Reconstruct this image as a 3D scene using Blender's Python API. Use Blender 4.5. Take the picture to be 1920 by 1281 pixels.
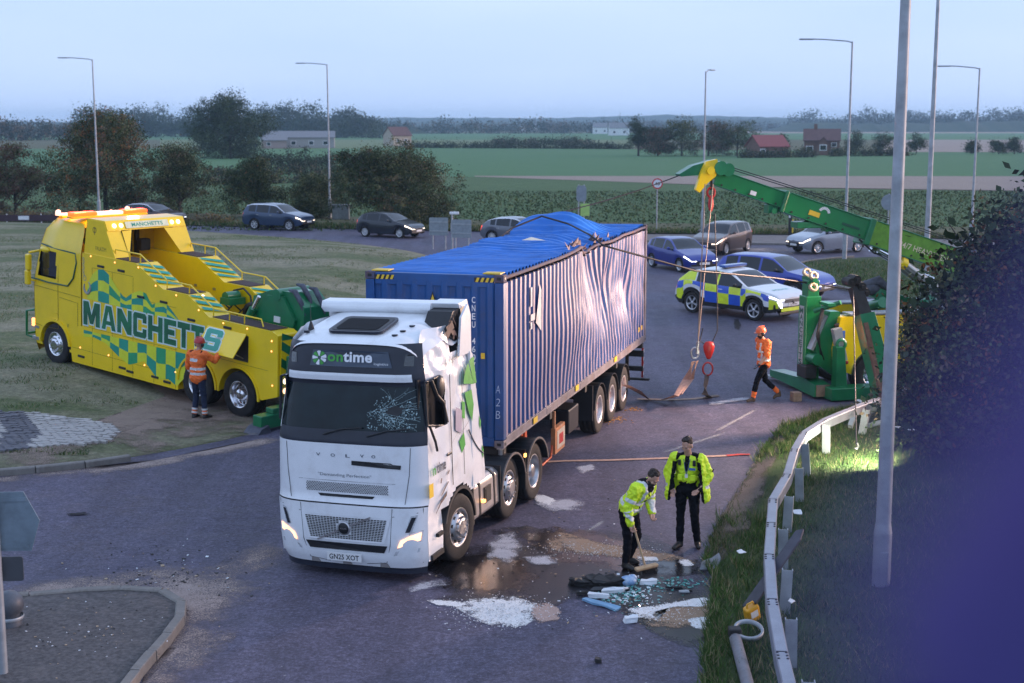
import bpy, bmesh, math, random
import numpy as np
from math import sin, cos, pi, radians as R, sqrt, atan2
from mathutils import Vector, Matrix, noise as mnoise
random.seed(7); RNG = np.random.default_rng(7)
for o in list(bpy.data.objects): bpy.data.objects.remove(o)
SC = bpy.context.scene; COL = SC.collection
# ------------------------------------------------------------------ camera
F, PITCH, HC = 2600.0, R(8.9), 6.6
cam = bpy.data.cameras.new('camera'); co = bpy.data.objects.new('camera', cam); COL.objects.link(co)
co.location = (0, 0, HC); co.rotation_euler = (pi/2 - PITCH, 0, 0)
cam.sensor_width = 36; cam.lens = 36*F/1920; cam.clip_end = 12000; cam.clip_start = .05
cam.dof.use_dof = True; cam.dof.focus_distance = 23.0; cam.dof.aperture_fstop = 2.0
SC.camera = co
# ------------------------------------------------------------------ sky, sun, exposure (dusk, thin overcast)
SUN_EL, SUN_ROT = R(7), R(78)           # low evening sun behind thin cloud, off to the right
w = bpy.data.worlds.new('World'); SC.world = w; w.use_nodes = True
nt = w.node_tree; nt.nodes.clear()
sky = nt.nodes.new('ShaderNodeTexSky'); sky.sky_type = 'NISHITA'; sky.sun_disc = False
sky.sun_elevation = SUN_EL; sky.sun_rotation = SUN_ROT; sky.air_density = 1.3; sky.dust_density = 2.0; sky.ozone_density = 3.0
ov = nt.nodes.new('ShaderNodeMixRGB'); ov.inputs[0].default_value = .92      # thin even cloud over the clear sky
ov.inputs[2].default_value = (3.0, 3.85, 5.35, 1)
nt.links.new(sky.outputs[0], ov.inputs[1])
wtc = nt.nodes.new('ShaderNodeTexCoord'); wmp = nt.nodes.new('ShaderNodeMapping'); wmp.inputs['Scale'].default_value = (1, 1, 5); wnz = nt.nodes.new('ShaderNodeTexNoise'); wnz.inputs['Scale'].default_value = 3.2; wnz.inputs['Detail'].default_value = 7
wrp = nt.nodes.new('ShaderNodeValToRGB'); wrp.color_ramp.elements[0].position = .3; wrp.color_ramp.elements[1].position = .75; wrp.color_ramp.elements[0].color = (2.3, 3.0, 4.5, 1); wrp.color_ramp.elements[1].color = (2.6, 3.25, 4.65, 1)
nt.links.new(wtc.outputs['Generated'], wmp.inputs['Vector']); nt.links.new(wmp.outputs[0], wnz.inputs['Vector']); nt.links.new(wnz.outputs['Fac'], wrp.inputs['Fac']); nt.links.new(wrp.outputs['Color'], ov.inputs[2])
bg = nt.nodes.new('ShaderNodeBackground'); bg.inputs[1].default_value = .14
wo = nt.nodes.new('ShaderNodeOutputWorld')
nt.links.new(ov.outputs[0], bg.inputs[0]); nt.links.new(bg.outputs[0], wo.inputs[0])
sl = bpy.data.lights.new('sun', 'SUN'); sl.energy = 1.4; sl.angle = R(24); sl.color = (1, .66, .52)
so = bpy.data.objects.new('sun', sl); COL.objects.link(so)
so.rotation_euler = (pi/2 - SUN_EL, 0, pi - SUN_ROT)
so.location = (30, -40, 40)
SC.view_settings.view_transform = 'Standard'; SC.view_settings.look = 'None'
SC.view_settings.exposure = .98; SC.view_settings.gamma = 1; SC.view_settings.use_curve_mapping = False
SC.render.engine = 'CYCLES'; SC.cycles.use_denoising = True
SC.cycles.max_bounces = 6; SC.cycles.diffuse_bounces = 3; SC.cycles.glossy_bounces = 3; SC.cycles.volume_bounces = 1
SC.cycles.transparent_max_bounces = 8
# ------------------------------------------------------------------ helpers
CP, SP = cos(PITCH), sin(PITCH)
def gnd(px, py, z=0.0):                 # where the ray of a photo pixel meets height z
    a, b = (px - 960)/F, -(py - 640.5)/F
    dy, dz = CP + b*SP, -SP + b*CP
    t = (z - HC)/dz
    return Vector((a*t, dy*t, z))
def dep(px, py, y):                     # the point on that ray at distance y
    a, b = (px - 960)/F, -(py - 640.5)/F
    dy, dz = CP + b*SP, -SP + b*CP
    t = y/dy
    return Vector((a*t, y, HC + dz*t))
def lerp(a, b, t): return a + (b - a)*t
def interp(x, pts):
    if x <= pts[0][0]: return pts[0][1]
    for (a, b), (c, d) in zip(pts, pts[1:]):
        if x <= c: return b + (d - b)*(x - a)/(c - a) if c > a else d
    return pts[-1][1]
def frame(o, r, u):                     # matrix from an origin, a right and an up vector
    r = Vector(r).normalized(); u = Vector(u); n = r.cross(u).normalized(); u = n.cross(r)
    M = Matrix((r, u, n)).transposed().to_4x4(); M.translation = Vector(o); return M
class MB:                               # collects shapes for one mesh
    def __init__(s): s.v = []; s.f = []; s.m = []; s.sm = []
    def add(s, vs, fs, m=0, sm=False, M=None):
        n = len(s.v)
        s.v.extend([tuple(M @ Vector(p)) if M is not None else tuple(p) for p in vs])
        for k, f in enumerate(fs):
            s.f.append([n + i for i in f]); s.m.append(m if isinstance(m, int) else m[k]); s.sm.append(sm)
        return s
    def box(s, c, d, m=0, M=None, rot=None, taper=1.0):
        x, y, z = d[0]/2, d[1]/2, d[2]/2; t = taper
        vs = [(-x,-y,-z),(x,-y,-z),(x,y,-z),(-x,y,-z),(-x*t,-y*t,z),(x*t,-y*t,z),(x*t,y*t,z),(-x*t,y*t,z)]
        T = Matrix.Translation(c)
        if rot: T = T @ Matrix.Rotation(rot[2],4,'Z') @ Matrix.Rotation(rot[1],4,'Y') @ Matrix.Rotation(rot[0],4,'X')
        if M is not None: T = M @ T
        return s.add(vs, [(3,2,1,0),(4,5,6,7),(0,1,5,4),(1,2,6,5),(2,3,7,6),(3,0,4,7)], m, False, T)
    def prism(s, poly, a, b, m=0, axis='x', M=None, sm=False):   # polygon of two coordinates swept along the third
        def P(q, t): return {'x': (t, q[0], q[1]), 'y': (q[0], t, q[1]), 'z': (q[0], q[1], t)}[axis]
        n = len(poly); vs = [P(q, a) for q in poly] + [P(q, b) for q in poly]
        fs = [(i, (i+1) % n, n + (i+1) % n, n + i) for i in range(n)]
        s.add(vs, fs, m, sm, M); s.add(vs, [tuple(range(n))[::-1], tuple(range(n, 2*n))], m, False, M); return s
    def cyl(s, p, q, r, r2=None, n=14, m=0, cap=True, sm=True, M=None):
        p, q = Vector(p), Vector(q); r2 = r if r2 is None else r2
        d = (q - p).normalized(); a = d.orthogonal().normalized(); b = d.cross(a)
        vs = [p + (a*cos(2*pi*i/n) + b*sin(2*pi*i/n))*r for i in range(n)] + [q + (a*cos(2*pi*i/n) + b*sin(2*pi*i/n))*r2 for i in range(n)]
        s.add(vs, [(i, (i+1) % n, n + (i+1) % n, n + i) for i in range(n)], m, sm, M)
        if cap: s.add(vs, [tuple(range(n))[::-1], tuple(range(n, 2*n))], m, False, M)
        return s
    def tube(s, pts, r, n=8, m=0, M=None, flat=None):
        pts = [Vector(p) for p in pts]; k = len(pts); vs = []; up = Vector((0, 0, 1)) if flat else None
        for i, p in enumerate(pts):
            d = (pts[min(i+1, k-1)] - pts[max(i-1, 0)]).normalized()
            if flat or i == 0:
                a = d.orthogonal().normalized() if not flat or abs(d.z) > .98 else d.cross(Vector((0, 0, 1))).normalized()
            else: a = (a - d*a.dot(d)).normalized()
            b = d.cross(a); rr = r[i] if isinstance(r, (list, tuple)) else r
            for j in range(n):
                ca, sa = cos(2*pi*j/n), sin(2*pi*j/n)
                vs.append(p + a*ca*(flat[0] if flat else rr) + b*sa*(flat[1] if flat else rr))
        fs = [(i*n + j, i*n + (j+1) % n, (i+1)*n + (j+1) % n, (i+1)*n + j) for i in range(k-1) for j in range(n)]
        s.add(vs, fs, m, not flat, M)
        s.add(vs, [tuple(range(n))[::-1], tuple(range((k-1)*n, k*n))], m, False, M); return s
    def lathe(s, prof, M, n=24, m=0, sm=True):  # profile of (radius, height) about the matrix's z axis; m may be one index for each band
        vs = [(r*cos(2*pi*j/n), r*sin(2*pi*j/n), h) for r, h in prof for j in range(n)]; fs = []; mm = []
        for i in range(len(prof)-1):
            for j in range(n):
                fs.append((i*n + j, i*n + (j+1) % n, (i+1)*n + (j+1) % n, (i+1)*n + j)); mm.append(m if isinstance(m, int) else m[i])
        return s.add(vs, fs, mm, sm, M)
    def ball(s, c, r, nu=12, nv=8, m=0, M=None, sm=True):
        r = (r, r, r) if not isinstance(r, (tuple, list)) else r
        vs = [(c[0]+r[0]*sin(pi*i/nv)*cos(2*pi*j/nu), c[1]+r[1]*sin(pi*i/nv)*sin(2*pi*j/nu), c[2]+r[2]*cos(pi*i/nv)) for i in range(nv+1) for j in range(nu)]
        return s.add(vs, [(i*nu+j, (i+1)*nu+j, (i+1)*nu+(j+1) % nu, i*nu+(j+1) % nu) for i in range(nv) for j in range(nu)], m, sm, M)
    def poly(s, pts, m=0, M=None): return s.add(pts, [tuple(range(len(pts)))], m, False, M)
    def plate(s, pts, th, m=0, M=None):      # flat polygon (x, y) in the matrix's plane, given a thickness
        return s.prism(pts, 0, th, m, 'z', M)
    def grid(s, fn, nu, nv, m=0, sm=True, M=None):
        vs = [fn(i/nu, j/nv) for i in range(nu+1) for j in range(nv+1)]
        return s.add(vs, [(i*(nv+1)+j, (i+1)*(nv+1)+j, (i+1)*(nv+1)+j+1, i*(nv+1)+j+1) for i in range(nu) for j in range(nv)], m, sm, M)
    def text(s, t, M, h, w=None, bold=0.0, m=0, shear=0.0, fn=None, ext=.004):
        vs, fs = text_mesh(t, bold, shear); xs = [p[0] for p in vs]; ys = [p[1] for p in vs]
        x0, x1, y0, y1 = min(xs), max(xs), min(ys), max(ys); k = h/(y1-y0); kx = k if w is None else w/(x1-x0)
        W = (x1-x0)*kx
        q = [((p[0]-x0)*kx - W/2, (p[1]-y0)*k - h/2, 0) for p in vs]
        if fn: q = [fn(a, b) for a, b, _ in q]
        return s.add(q, fs, m, False, M)
    def mesh(s, name, mats):
        me = bpy.data.meshes.new(name); me.from_pydata(s.v, [], s.f)
        for k in (mats if isinstance(mats, (list, tuple)) else [mats]): me.materials.append(k)
        me.polygons.foreach_set('material_index', s.m); me.polygons.foreach_set('use_smooth', s.sm)
        me.update(); return me
    def build(s, name, mats, parent=None, bev=0, loc=None, seg=2, fix=False):
        me = s.mesh(name, mats)
        if fix:
            bm = bmesh.new(); bm.from_mesh(me); bmesh.ops.recalc_face_normals(bm, faces=bm.faces); bm.to_mesh(me); bm.free()
        o = bpy.data.objects.new(name, me); COL.objects.link(o); o.parent = parent
        if loc is not None: o.location = loc
        if bev:
            b = o.modifiers.new('bevel', 'BEVEL'); b.width = bev; b.segments = seg; b.limit_method = 'ANGLE'; b.angle_limit = R(35); b.harden_normals = False
        return o
_txt = {}
def text_mesh(t, bold=0.0, shear=0.0):
    k = (t, bold, shear)
    if k not in _txt:
        c = bpy.data.curves.new('lettering', 'FONT'); c.body = t; c.offset = bold; c.resolution_u = 3; c.fill_mode = 'FRONT'; c.shear = shear
        c.space_character = 1.0 + bold*1.6
        o = bpy.data.objects.new('lettering', c); COL.objects.link(o)
        bpy.context.view_layer.update()
        me = bpy.data.meshes.new_from_object(o.evaluated_get(bpy.context.evaluated_depsgraph_get()))
        _txt[k] = ([tuple(v.co) for v in me.vertices], [tuple(p.vertices) for p in me.polygons])
        bpy.data.objects.remove(o); bpy.data.curves.remove(c); bpy.data.meshes.remove(me)
    return _txt[k]
def thing(name, label, cat, loc=(0, 0, 0), rot=0.0, group=None):
    o = bpy.data.objects.new(name, None); COL.objects.link(o); o.location = loc
    o.rotation_euler = rot if isinstance(rot, (tuple, list)) else (0, 0, rot); o.empty_display_size = .2
    return tag(o, label, cat, group)
def tag(o, label, cat, group=None, kind=None):
    if label: o['label'] = label
    if cat: o['category'] = cat
    if group: o['group'] = group
    if kind: o['kind'] = kind
    return o
def struct(o): o['kind'] = 'structure'; return o
def stuff(o, label=None, cat=None): o['kind'] = 'stuff'; return tag(o, label, cat)
def link_copy(o, parent=None):
    c = o.copy(); COL.objects.link(c); c.parent = parent
    for ch in o.children: link_copy(ch, c)
    return c
def fastmesh(name, V, Fq, mats, mi=None, smooth=False):    # numpy vertices and equal-sized faces
    me = bpy.data.meshes.new(name); V = np.asarray(V, np.float32); Fq = np.asarray(Fq, np.int32); k = Fq.shape[1]
    me.vertices.add(len(V)); me.vertices.foreach_set('co', V.ravel())
    me.loops.add(Fq.size); me.loops.foreach_set('vertex_index', Fq.ravel())
    me.polygons.add(len(Fq)); me.polygons.foreach_set('loop_start', np.arange(len(Fq), dtype=np.int32)*k)
    for q in (mats if isinstance(mats, (list, tuple)) else [mats]): me.materials.append(q)
    if mi is not None: me.polygons.foreach_set('material_index', np.asarray(mi, np.int32))
    if smooth: me.polygons.foreach_set('use_smooth', np.ones(len(Fq), bool))
    me.update(calc_edges=True); return me
def fastobj(name, V, Fq, mats, parent=None, mi=None, smooth=False):
    o = bpy.data.objects.new(name, fastmesh(name, V, Fq, mats, mi, smooth)); COL.objects.link(o); o.parent = parent; return o
# ------------------------------------------------------------------ materials
def mat(name, col, rough=.5, metal=0.0, var=.12, scale=6.0, bump=0.0, bscale=40.0, coat=0.0, emit=None, es=0.0, spec=.5, col2=None, dirt=0.0, dirtcol=(.06, .05, .04), sheen=0.0):
    m = bpy.data.materials.new(name); m.use_nodes = True; n = m.node_tree; L = n.links
    b = n.nodes['Principled BSDF']; b.inputs['Roughness'].default_value = rough; b.inputs['Metallic'].default_value = metal
    b.inputs['Specular IOR Level'].default_value = spec; b.inputs['Coat Weight'].default_value = coat; b.inputs['Coat Roughness'].default_value = .06
    tc = n.nodes.new('ShaderNodeTexCoord')
    def nz(sc, det=5, ro=.6):
        t = n.nodes.new('ShaderNodeTexNoise'); t.inputs['Scale'].default_value = sc; t.inputs['Detail'].default_value = det; t.inputs['Roughness'].default_value = ro
        L.new(tc.outputs['Object'], t.inputs['Vector']); return t
    c = (*col, 1); out = None
    if var > 0 or col2:
        t = nz(scale); r = n.nodes.new('ShaderNodeValToRGB'); r.color_ramp.elements[0].position = .3; r.color_ramp.elements[1].position = .7
        a = col2 if col2 else tuple(x*(1-var) for x in col); d = col if col2 else tuple(min(1, x*(1+var)) for x in col)
        r.color_ramp.elements[0].color = (*a, 1); r.color_ramp.elements[1].color = (*d, 1)
        L.new(t.outputs['Fac'], r.inputs['Fac']); out = r.outputs['Color']
    if dirt > 0:
        t2 = nz(2.3, 8, .72); r2 = n.nodes.new('ShaderNodeValToRGB'); r2.color_ramp.elements[0].position = .52; r2.color_ramp.elements[1].position = .72
        r2.color_ramp.elements[0].color = (0, 0, 0, 1); r2.color_ramp.elements[1].color = (dirt, dirt, dirt, 1)
        L.new(t2.outputs['Fac'], r2.inputs['Fac']); x = n.nodes.new('ShaderNodeMixRGB'); L.new(r2.outputs['Color'], x.inputs[0])
        if out: L.new(out, x.inputs[1])
        else: x.inputs[1].default_value = c
        x.inputs[2].default_value = (*dirtcol, 1); out = x.outputs[0]
    if out: L.new(out, b.inputs['Base Color'])
    else: b.inputs['Base Color'].default_value = c
    if bump > 0:
        t = nz(bscale, 6); bp = n.nodes.new('ShaderNodeBump'); bp.inputs['Strength'].default_value = bump; bp.inputs['Distance'].default_value = .02
        L.new(t.outputs['Fac'], bp.inputs['Height']); L.new(bp.outputs[0], b.inputs['Normal'])
    if emit: b.inputs['Emission Color'].default_value = (*emit, 1); b.inputs['Emission Strength'].default_value = es
    return m
def srgb(r, g, b): return tuple(((x/255)/12.92 if x/255 <= .04045 else ((x/255+.055)/1.055)**2.4) for x in (r, g, b))
BLACK = mat('black_plastic', (.012, .013, .016), .45, var=.2); RUB = mat('rubber', (.014, .013, .014), .8, var=.35, scale=9, bump=.3, dirt=.5, dirtcol=(.05, .042, .036))
GLASS = mat('dark_glass', (.012, .016, .02), .04, var=0, coat=.6, spec=.8); STEEL = mat('steel', (.5, .5, .52), .32, .9, dirt=.4)
CHROME = mat('polished_alloy', (.75, .75, .78), .14, 1, var=.05); GALV = mat('galvanised_steel', (.36, .39, .42), .5, .35, var=.22, scale=3, dirt=.35, dirtcol=(.16, .16, .17), bump=.05)
WHITE = mat('white_paint', (.78, .79, .8), .3, coat=.5, var=.04); REDP = mat('red_paint', (.45, .02, .015), .4, dirt=.3); DARK = mat('dark_chassis', (.02, .019, .019), .65, var=.3, dirt=.6)
LAMPW = mat('lamp_white', (.9, .85, .75), .2, emit=(1, .8, .55), es=3); LAMPA = mat('lamp_amber', (.9, .45, .1), .2, emit=(1, .42, .1), es=2.2); LAMPR = mat('lamp_red', (.5, .01, .01), .2, emit=(1, .03, .02), es=2.2)
LENS = mat('clear_lens', (.55, .57, .6), .12, var=.3, scale=30, spec=.8); REDL = mat('red_lens', (.35, .01, .012), .15, var=.1); REFL = mat('reflective_tape', (.62, .64, .64), .35, var=.08)
PLATEW = mat('plate_white', (.75, .75, .74), .4, var=.03); PLATEY = mat('yellow_sticker', (.75, .5, .03), .5, var=.05)
# ================================================================== setting
def nodemat(name, rough=.9):
    m = bpy.data.materials.new(name); m.use_nodes = True; n = m.node_tree; b = n.nodes['Principled BSDF']; b.inputs['Roughness'].default_value = rough
    b.inputs['Specular IOR Level'].default_value = .3
    tc = n.nodes.new('ShaderNodeTexCoord')
    def nz(sc, det=6, ro=.6, vec=None, dist=0.0):
        t = n.nodes.new('ShaderNodeTexNoise'); t.inputs['Scale'].default_value = sc; t.inputs['Detail'].default_value = det; t.inputs['Roughness'].default_value = ro; t.inputs['Distortion'].default_value = dist
        n.links.new(vec or tc.outputs['Object'], t.inputs['Vector']); return t.outputs['Fac']
    def ramp(fac, stops):
        r = n.nodes.new('ShaderNodeValToRGB'); e = r.color_ramp.elements
        while len(e) < len(stops): e.new(.5)
        for k, (p, c) in enumerate(stops): e[k].position = p; e[k].color = (*c, 1) if not isinstance(c, (int, float)) else (c, c, c, 1)
        n.links.new(fac, r.inputs['Fac']); return r.outputs['Color']
    def mix(f, a, c2, mode='MIX'):
        x = n.nodes.new('ShaderNodeMixRGB'); x.blend_type = mode
        for i, q in ((0, f), (1, a), (2, c2)):
            if isinstance(q, (int, float)): x.inputs[i].default_value = q if i == 0 else (q, q, q, 1)
            elif isinstance(q, tuple): x.inputs[i].default_value = (*q, 1)
            else: n.links.new(q, x.inputs[i])
        return x.outputs[0]
    def bump(h, st, dist=.03):
        bp = n.nodes.new('ShaderNodeBump'); bp.inputs['Strength'].default_value = st; bp.inputs['Distance'].default_value = dist
        n.links.new(h, bp.inputs['Height']); n.links.new(bp.outputs[0], b.inputs['Normal'])
    return m, n, b, tc, nz, ramp, mix, bump
def stretch(n, tc, sx, sy, sz=1):
    mp = n.nodes.new('ShaderNodeMapping'); mp.inputs['Scale'].default_value = (sx, sy, sz); n.links.new(tc.outputs['Object'], mp.inputs['Vector']); return mp.outputs[0]
# asphalt: aggregate speckle, long faint patches, fine cracks, polished wheel paths
m, n, b, tc, nz, ramp, mix, bump = nodemat('asphalt', .62)
agg = nz(19, 6, .9); big = nz(.16, 5, .6); mid = nz(1.3, 7, .65)
c = ramp(agg, [(.25, (.028, .026, .038)), (.5, (.095, .088, .122)), (.75, (.30, .28, .34))])
c = mix(.36, c, ramp(big, [(.3, (.066, .060, .090)), (.7, (.135, .120, .16))]), 'MIX')
c = mix(.25, c, ramp(mid, [(.35, (.048, .044, .066)), (.7, (.165, .148, .185))]), 'MIX')
spk = n.nodes.new('ShaderNodeTexVoronoi'); spk.inputs['Scale'].default_value = 22; n.links.new(tc.outputs['Object'], spk.inputs['Vector'])
c = mix(ramp(spk.outputs['Distance'], [(.05, .8), (.16, 0.0)]), c, ramp(nz(9, 2), [(.5, (.07, .07, .075)), (.8, (.36, .35, .34))]))
spots = nz(3.1, 3, .5); c = mix(ramp(spots, [(.64, 0.0), (.76, .35)]), c, (.02, .02, .023))
cr = n.nodes.new('ShaderNodeTexVoronoi'); cr.feature = 'DISTANCE_TO_EDGE'; cr.inputs['Scale'].default_value = .23
wv = n.nodes.new('ShaderNodeMixRGB'); wv.inputs[0].default_value = .12; n.links.new(tc.outputs['Object'], wv.inputs[1])
wn = n.nodes.new('ShaderNodeTexNoise'); wn.inputs['Scale'].default_value = 1.2; wn.inputs['Detail'].default_value = 6; n.links.new(tc.outputs['Object'], wn.inputs['Vector']); n.links.new(wn.outputs['Color'], wv.inputs[2]); n.links.new(wv.outputs[0], cr.inputs['Vector'])
trk = nz(.9, 3, .5, stretch(n, tc, 1.4, .16)); c = mix(ramp(trk, [(.42, .38), (.58, 0.0)]), c, (.048, .043, .058))
crk = mix(ramp(cr.outputs['Distance'], [(.0, 1.0), (.004, 0.0)]), 0.0, ramp(nz(.5, 2), [(.5, 0.0), (.6, 1.0)]), 'MULTIPLY')
c = mix(ramp(cr.outputs['Distance'], [(.0, .10), (.0025, 0.0)]), c, (.02, .02, .022))
c = mix(1.0, c, ramp(nz(15, 6, .95), [(.34, (.38, .375, .385)), (.5, (.81, .83, .92)), (.64, (1.76, 1.78, 1.94))]), 'MULTIPLY'); c = mix(.8, c, ramp(nz(4.2, 5, .8), [(.36, .72), (.64, 1.35)]), 'MULTIPLY')
sp2 = n.nodes.new('ShaderNodeTexVoronoi'); sp2.inputs['Scale'].default_value = 5.5; n.links.new(tc.outputs['Object'], sp2.inputs['Vector']); c = mix(ramp(sp2.outputs['Distance'], [(.06, .75), (.10, 0.0)]), c, ramp(nz(2.3, 2), [(.45, (.06, .055, .07)), (.7, (.42, .40, .42))]))
n.links.new(c, b.inputs['Base Color']); n.links.new(ramp(mid, [(.3, .55), (.7, .8)]), b.inputs['Roughness']); bump(agg, .35, .012)
ASPHALT = m
m, n, b, tc, nz, ramp, mix, bump = nodemat('island_turf')
p1 = nz(.23, 6, .65, stretch(n, tc, .55, 1.3)); p2 = nz(2.2, 8, .7); p3 = nz(26, 4, .7)
c = ramp(p1, [(.34, (.06, .105, .032)), (.44, (.11, .135, .055)), (.51, (.29, .25, .18)), (.62, (.44, .38, .30))])
c = mix(.5, c, ramp(p2, [(.3, (.035, .07, .02)), (.52, (.12, .14, .06)), (.75, (.32, .28, .2))]))
c = mix(.25, c, ramp(p3, [(.3, (.02, .035, .012)), (.75, (.24, .25, .15))]))
c = mix(.9, c, ramp(nz(8, 6, .9), [(.34, .55), (.5, 1.0), (.66, 1.7)]), 'MULTIPLY'); n.links.new(c, b.inputs['Base Color']); bump(p3, .7, .05); TURF = m
m, n, b, tc, nz, ramp, mix, bump = nodemat('verge_grass')
p1 = nz(.6, 6, .65); p2 = nz(5, 8, .7); p3 = nz(30, 4, .7)
c = ramp(p1, [(.35, (.045, .085, .022)), (.55, (.07, .12, .034)), (.7, (.14, .13, .07))])
c = mix(.5, c, ramp(p2, [(.3, (.012, .025, .008)), (.7, (.055, .075, .028))])); c = mix(.25, c, ramp(p3, [(.3, (.01, .02, .006)), (.75, (.09, .10, .045))]))
n.links.new(c, b.inputs['Base Color']); bump(p3, .8, .06); VERGE = m
m, n, b, tc, nz, ramp, mix, bump = nodemat('bare_earth')
p1 = nz(1.2, 8, .7); p3 = nz(30, 4, .75)
c = ramp(p1, [(.3, (.055, .043, .033)), (.55, (.12, .095, .072)), (.75, (.21, .175, .14))]); c = mix(.35, c, ramp(p3, [(.3, (.03, .025, .02)), (.75, (.3, .26, .22))]))
n.links.new(c, b.inputs['Base Color']); bump(p3, .7, .04); EARTH = m
def fieldmat(name, cols, rows=None, sc=(.012, .2, 2.5)):
    m, n, b, tc, nz, ramp, mix, bump = nodemat(name)
    c = ramp(nz(sc[0], 5), [(.3, cols[0]), (.7, cols[1])]); c = mix(.5, c, ramp(nz(sc[1], 7, .7), [(.3, cols[0]), (.5, cols[1]), (.75, cols[2])]))
    h = nz(sc[2], 6, .75); c = mix(.45, c, ramp(h, [(.3, tuple(x*.45 for x in cols[0])), (.5, cols[1]), (.75, cols[2])]))
    n.links.new(c, b.inputs['Base Color']); bump(h, .8, .2); return m
CROP = fieldmat('leafy_crop', [(.04, .085, .028), (.08, .145, .05), (.15, .2, .09)], sc=(.03, .35, 3.2))
MEADOW = fieldmat('green_meadow', [(.06, .15, .06), (.085, .19, .075), (.12, .21, .1)])
STUBBLE = fieldmat('stubble_strip', [(.26, .2, .17), (.34, .27, .22), (.4, .33, .28)])
ROUGH = fieldmat('rough_grass', [(.07, .08, .035), (.12, .12, .06), (.2, .18, .11)], sc=(.05, .5, 4))
PALE = fieldmat('pale_field', [(.11, .17, .07), (.16, .2, .09), (.2, .22, .13)])
KERB = mat('kerb_concrete', (.2, .185, .17), .85, var=.2, scale=4, bump=.4, dirt=.6, dirtcol=(.1, .075, .055))
def sheet(name, pts, z, m):
    return struct(MB().poly([(p[0], p[1], z) for p in pts]).build(name, m))
# ground to the horizon, then the fields as strips above it
sheet('ground', [(-3100, -60), (3100, -60), (3100, 3850), (-3100, 3850)], -.10, ROUGH)
def px(*pp): return [gnd(a, c) for a, c in pp]
def strip(name, near, far, z, m):                  # between two lines given as pixel points, near from left to right
    return sheet(name, px(*near) + px(*far)[::-1], z, m)
strip('crop_field', [(-900, 432), (300, 428), (860, 428), (1300, 430), (2000, 438), (2900, 445)], [(-900, 330), (300, 330), (860, 330), (940, 331), (1440, 351), (1930, 358), (2900, 368)], -.075, CROP)
strip('meadow_field', [(-900, 330), (850, 331), (1930, 331), (2900, 331)], [(-900, 281), (800, 277), (1920, 285), (2900, 285)], -.055, MEADOW)
strip('stubble_field', [(890, 330.5), (960, 333), (1440, 350), (1930, 357), (2900, 367)], [(890, 329), (960, 329.5), (1440, 329.5), (1930, 330), (2900, 330)], -.045, STUBBLE)
strip('pale_field', [(300, 281), (800, 277), (1190, 279), (1190, 279)], [(300, 262), (800, 262), (1180, 262), (1190, 262)], -.05, PALE)
strip('distant_field', [(-900, 262), (900, 262), (2900, 262)], [(-900, 250), (900, 250), (2900, 250)], -.04, MEADOW)
strip('distant_stubble', [(1650, 285), (2900, 285)], [(1650, 262), (2900, 262)], -.03, STUBBLE)
strip('distant_stubble', [(1400, 250), (2900, 250)], [(1400, 245), (2900, 245)], -.03, STUBBLE)
# road surface of the roundabout
OUT = [(-900, 416), (-100, 418), (200, 420), (450, 426), (660, 430), (850, 434), (1000, 436), (1220, 439), (1500, 441), (1700, 446), (1950, 456), (2300, 470)]
outer = px(*OUT)
rp = [(-45, 3), (40, 3)] + [(40, outer[-1].y)] + [(p.x, p.y) for p in outer[::-1]]
sheet('road', rp, 0.0, ASPHALT)
# footway beyond the ring road
strip('footway', [(1180, 452), (1300, 457), (1480, 459), (1700, 462), (2000, 474), (2300, 486)], [(1180, 439), (1300, 439.8), (1480, 441), (1700, 446), (2000, 457), (2300, 470)], .004, mat('footway_asphalt', (.16, .14, .135), .85, var=.25, scale=1.5, bump=.3, bscale=60))
# verge beyond the kerb
def vz(a, c): return .10
strip('far_verge', OUT, [(-900, 395), (300, 400), (860, 413), (1300, 421), (2000, 430), (2300, 436)], .06, ROUGH)
# kerb stones, each one of its own
KST = {}
def kerb(name, pts, L=.915, wd=.14, hgt=.125, mtl=None, base=0.0, near=45):
    root = struct(thing(name, None, None)); root.pop('label', None); root.pop('category', None)
    pts = [Vector((p[0], p[1], 0)) for p in pts]; seg = []; cum = [0]
    for a, c in zip(pts, pts[1:]): cum.append(cum[-1] + (c - a).length)
    def at(s):
        for i in range(len(pts)-1):
            if s <= cum[i+1] or i == len(pts)-2: return pts[i].lerp(pts[i+1], (s - cum[i])/(cum[i+1]-cum[i]))
    s = 0; far = MB(); k = 0
    while s + L*.5 < cum[-1]:
        a, c = at(s), at(min(s+L, cum[-1])); d = c - a; l = d.length - .012; mid = (a + c)/2
        key = (round(l, 1), wd, hgt)
        if key not in KST:
            mb = MB(); h = hgt; mb.prism([(-wd/2, -.1), (wd/2, -.1), (wd/2, h-.02), (wd/2-.02, h), (-wd/2+.01, h), (-wd/2, h-.01)], -.5, .5, 0, 'y'); KST[key] = mb.mesh('kerb_stone', mtl or KERB)
        o = bpy.data.objects.new('kerb_stone', KST[key]); COL.objects.link(o); o.parent = root
        o.location = (mid.x + random.uniform(-.006, .006), mid.y, base + random.uniform(-.008, .006)); o.rotation_euler = (0, 0, atan2(-d.x, d.y)); o.scale = (1, l, 1)
        s += L; k += 1
    return root
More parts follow.
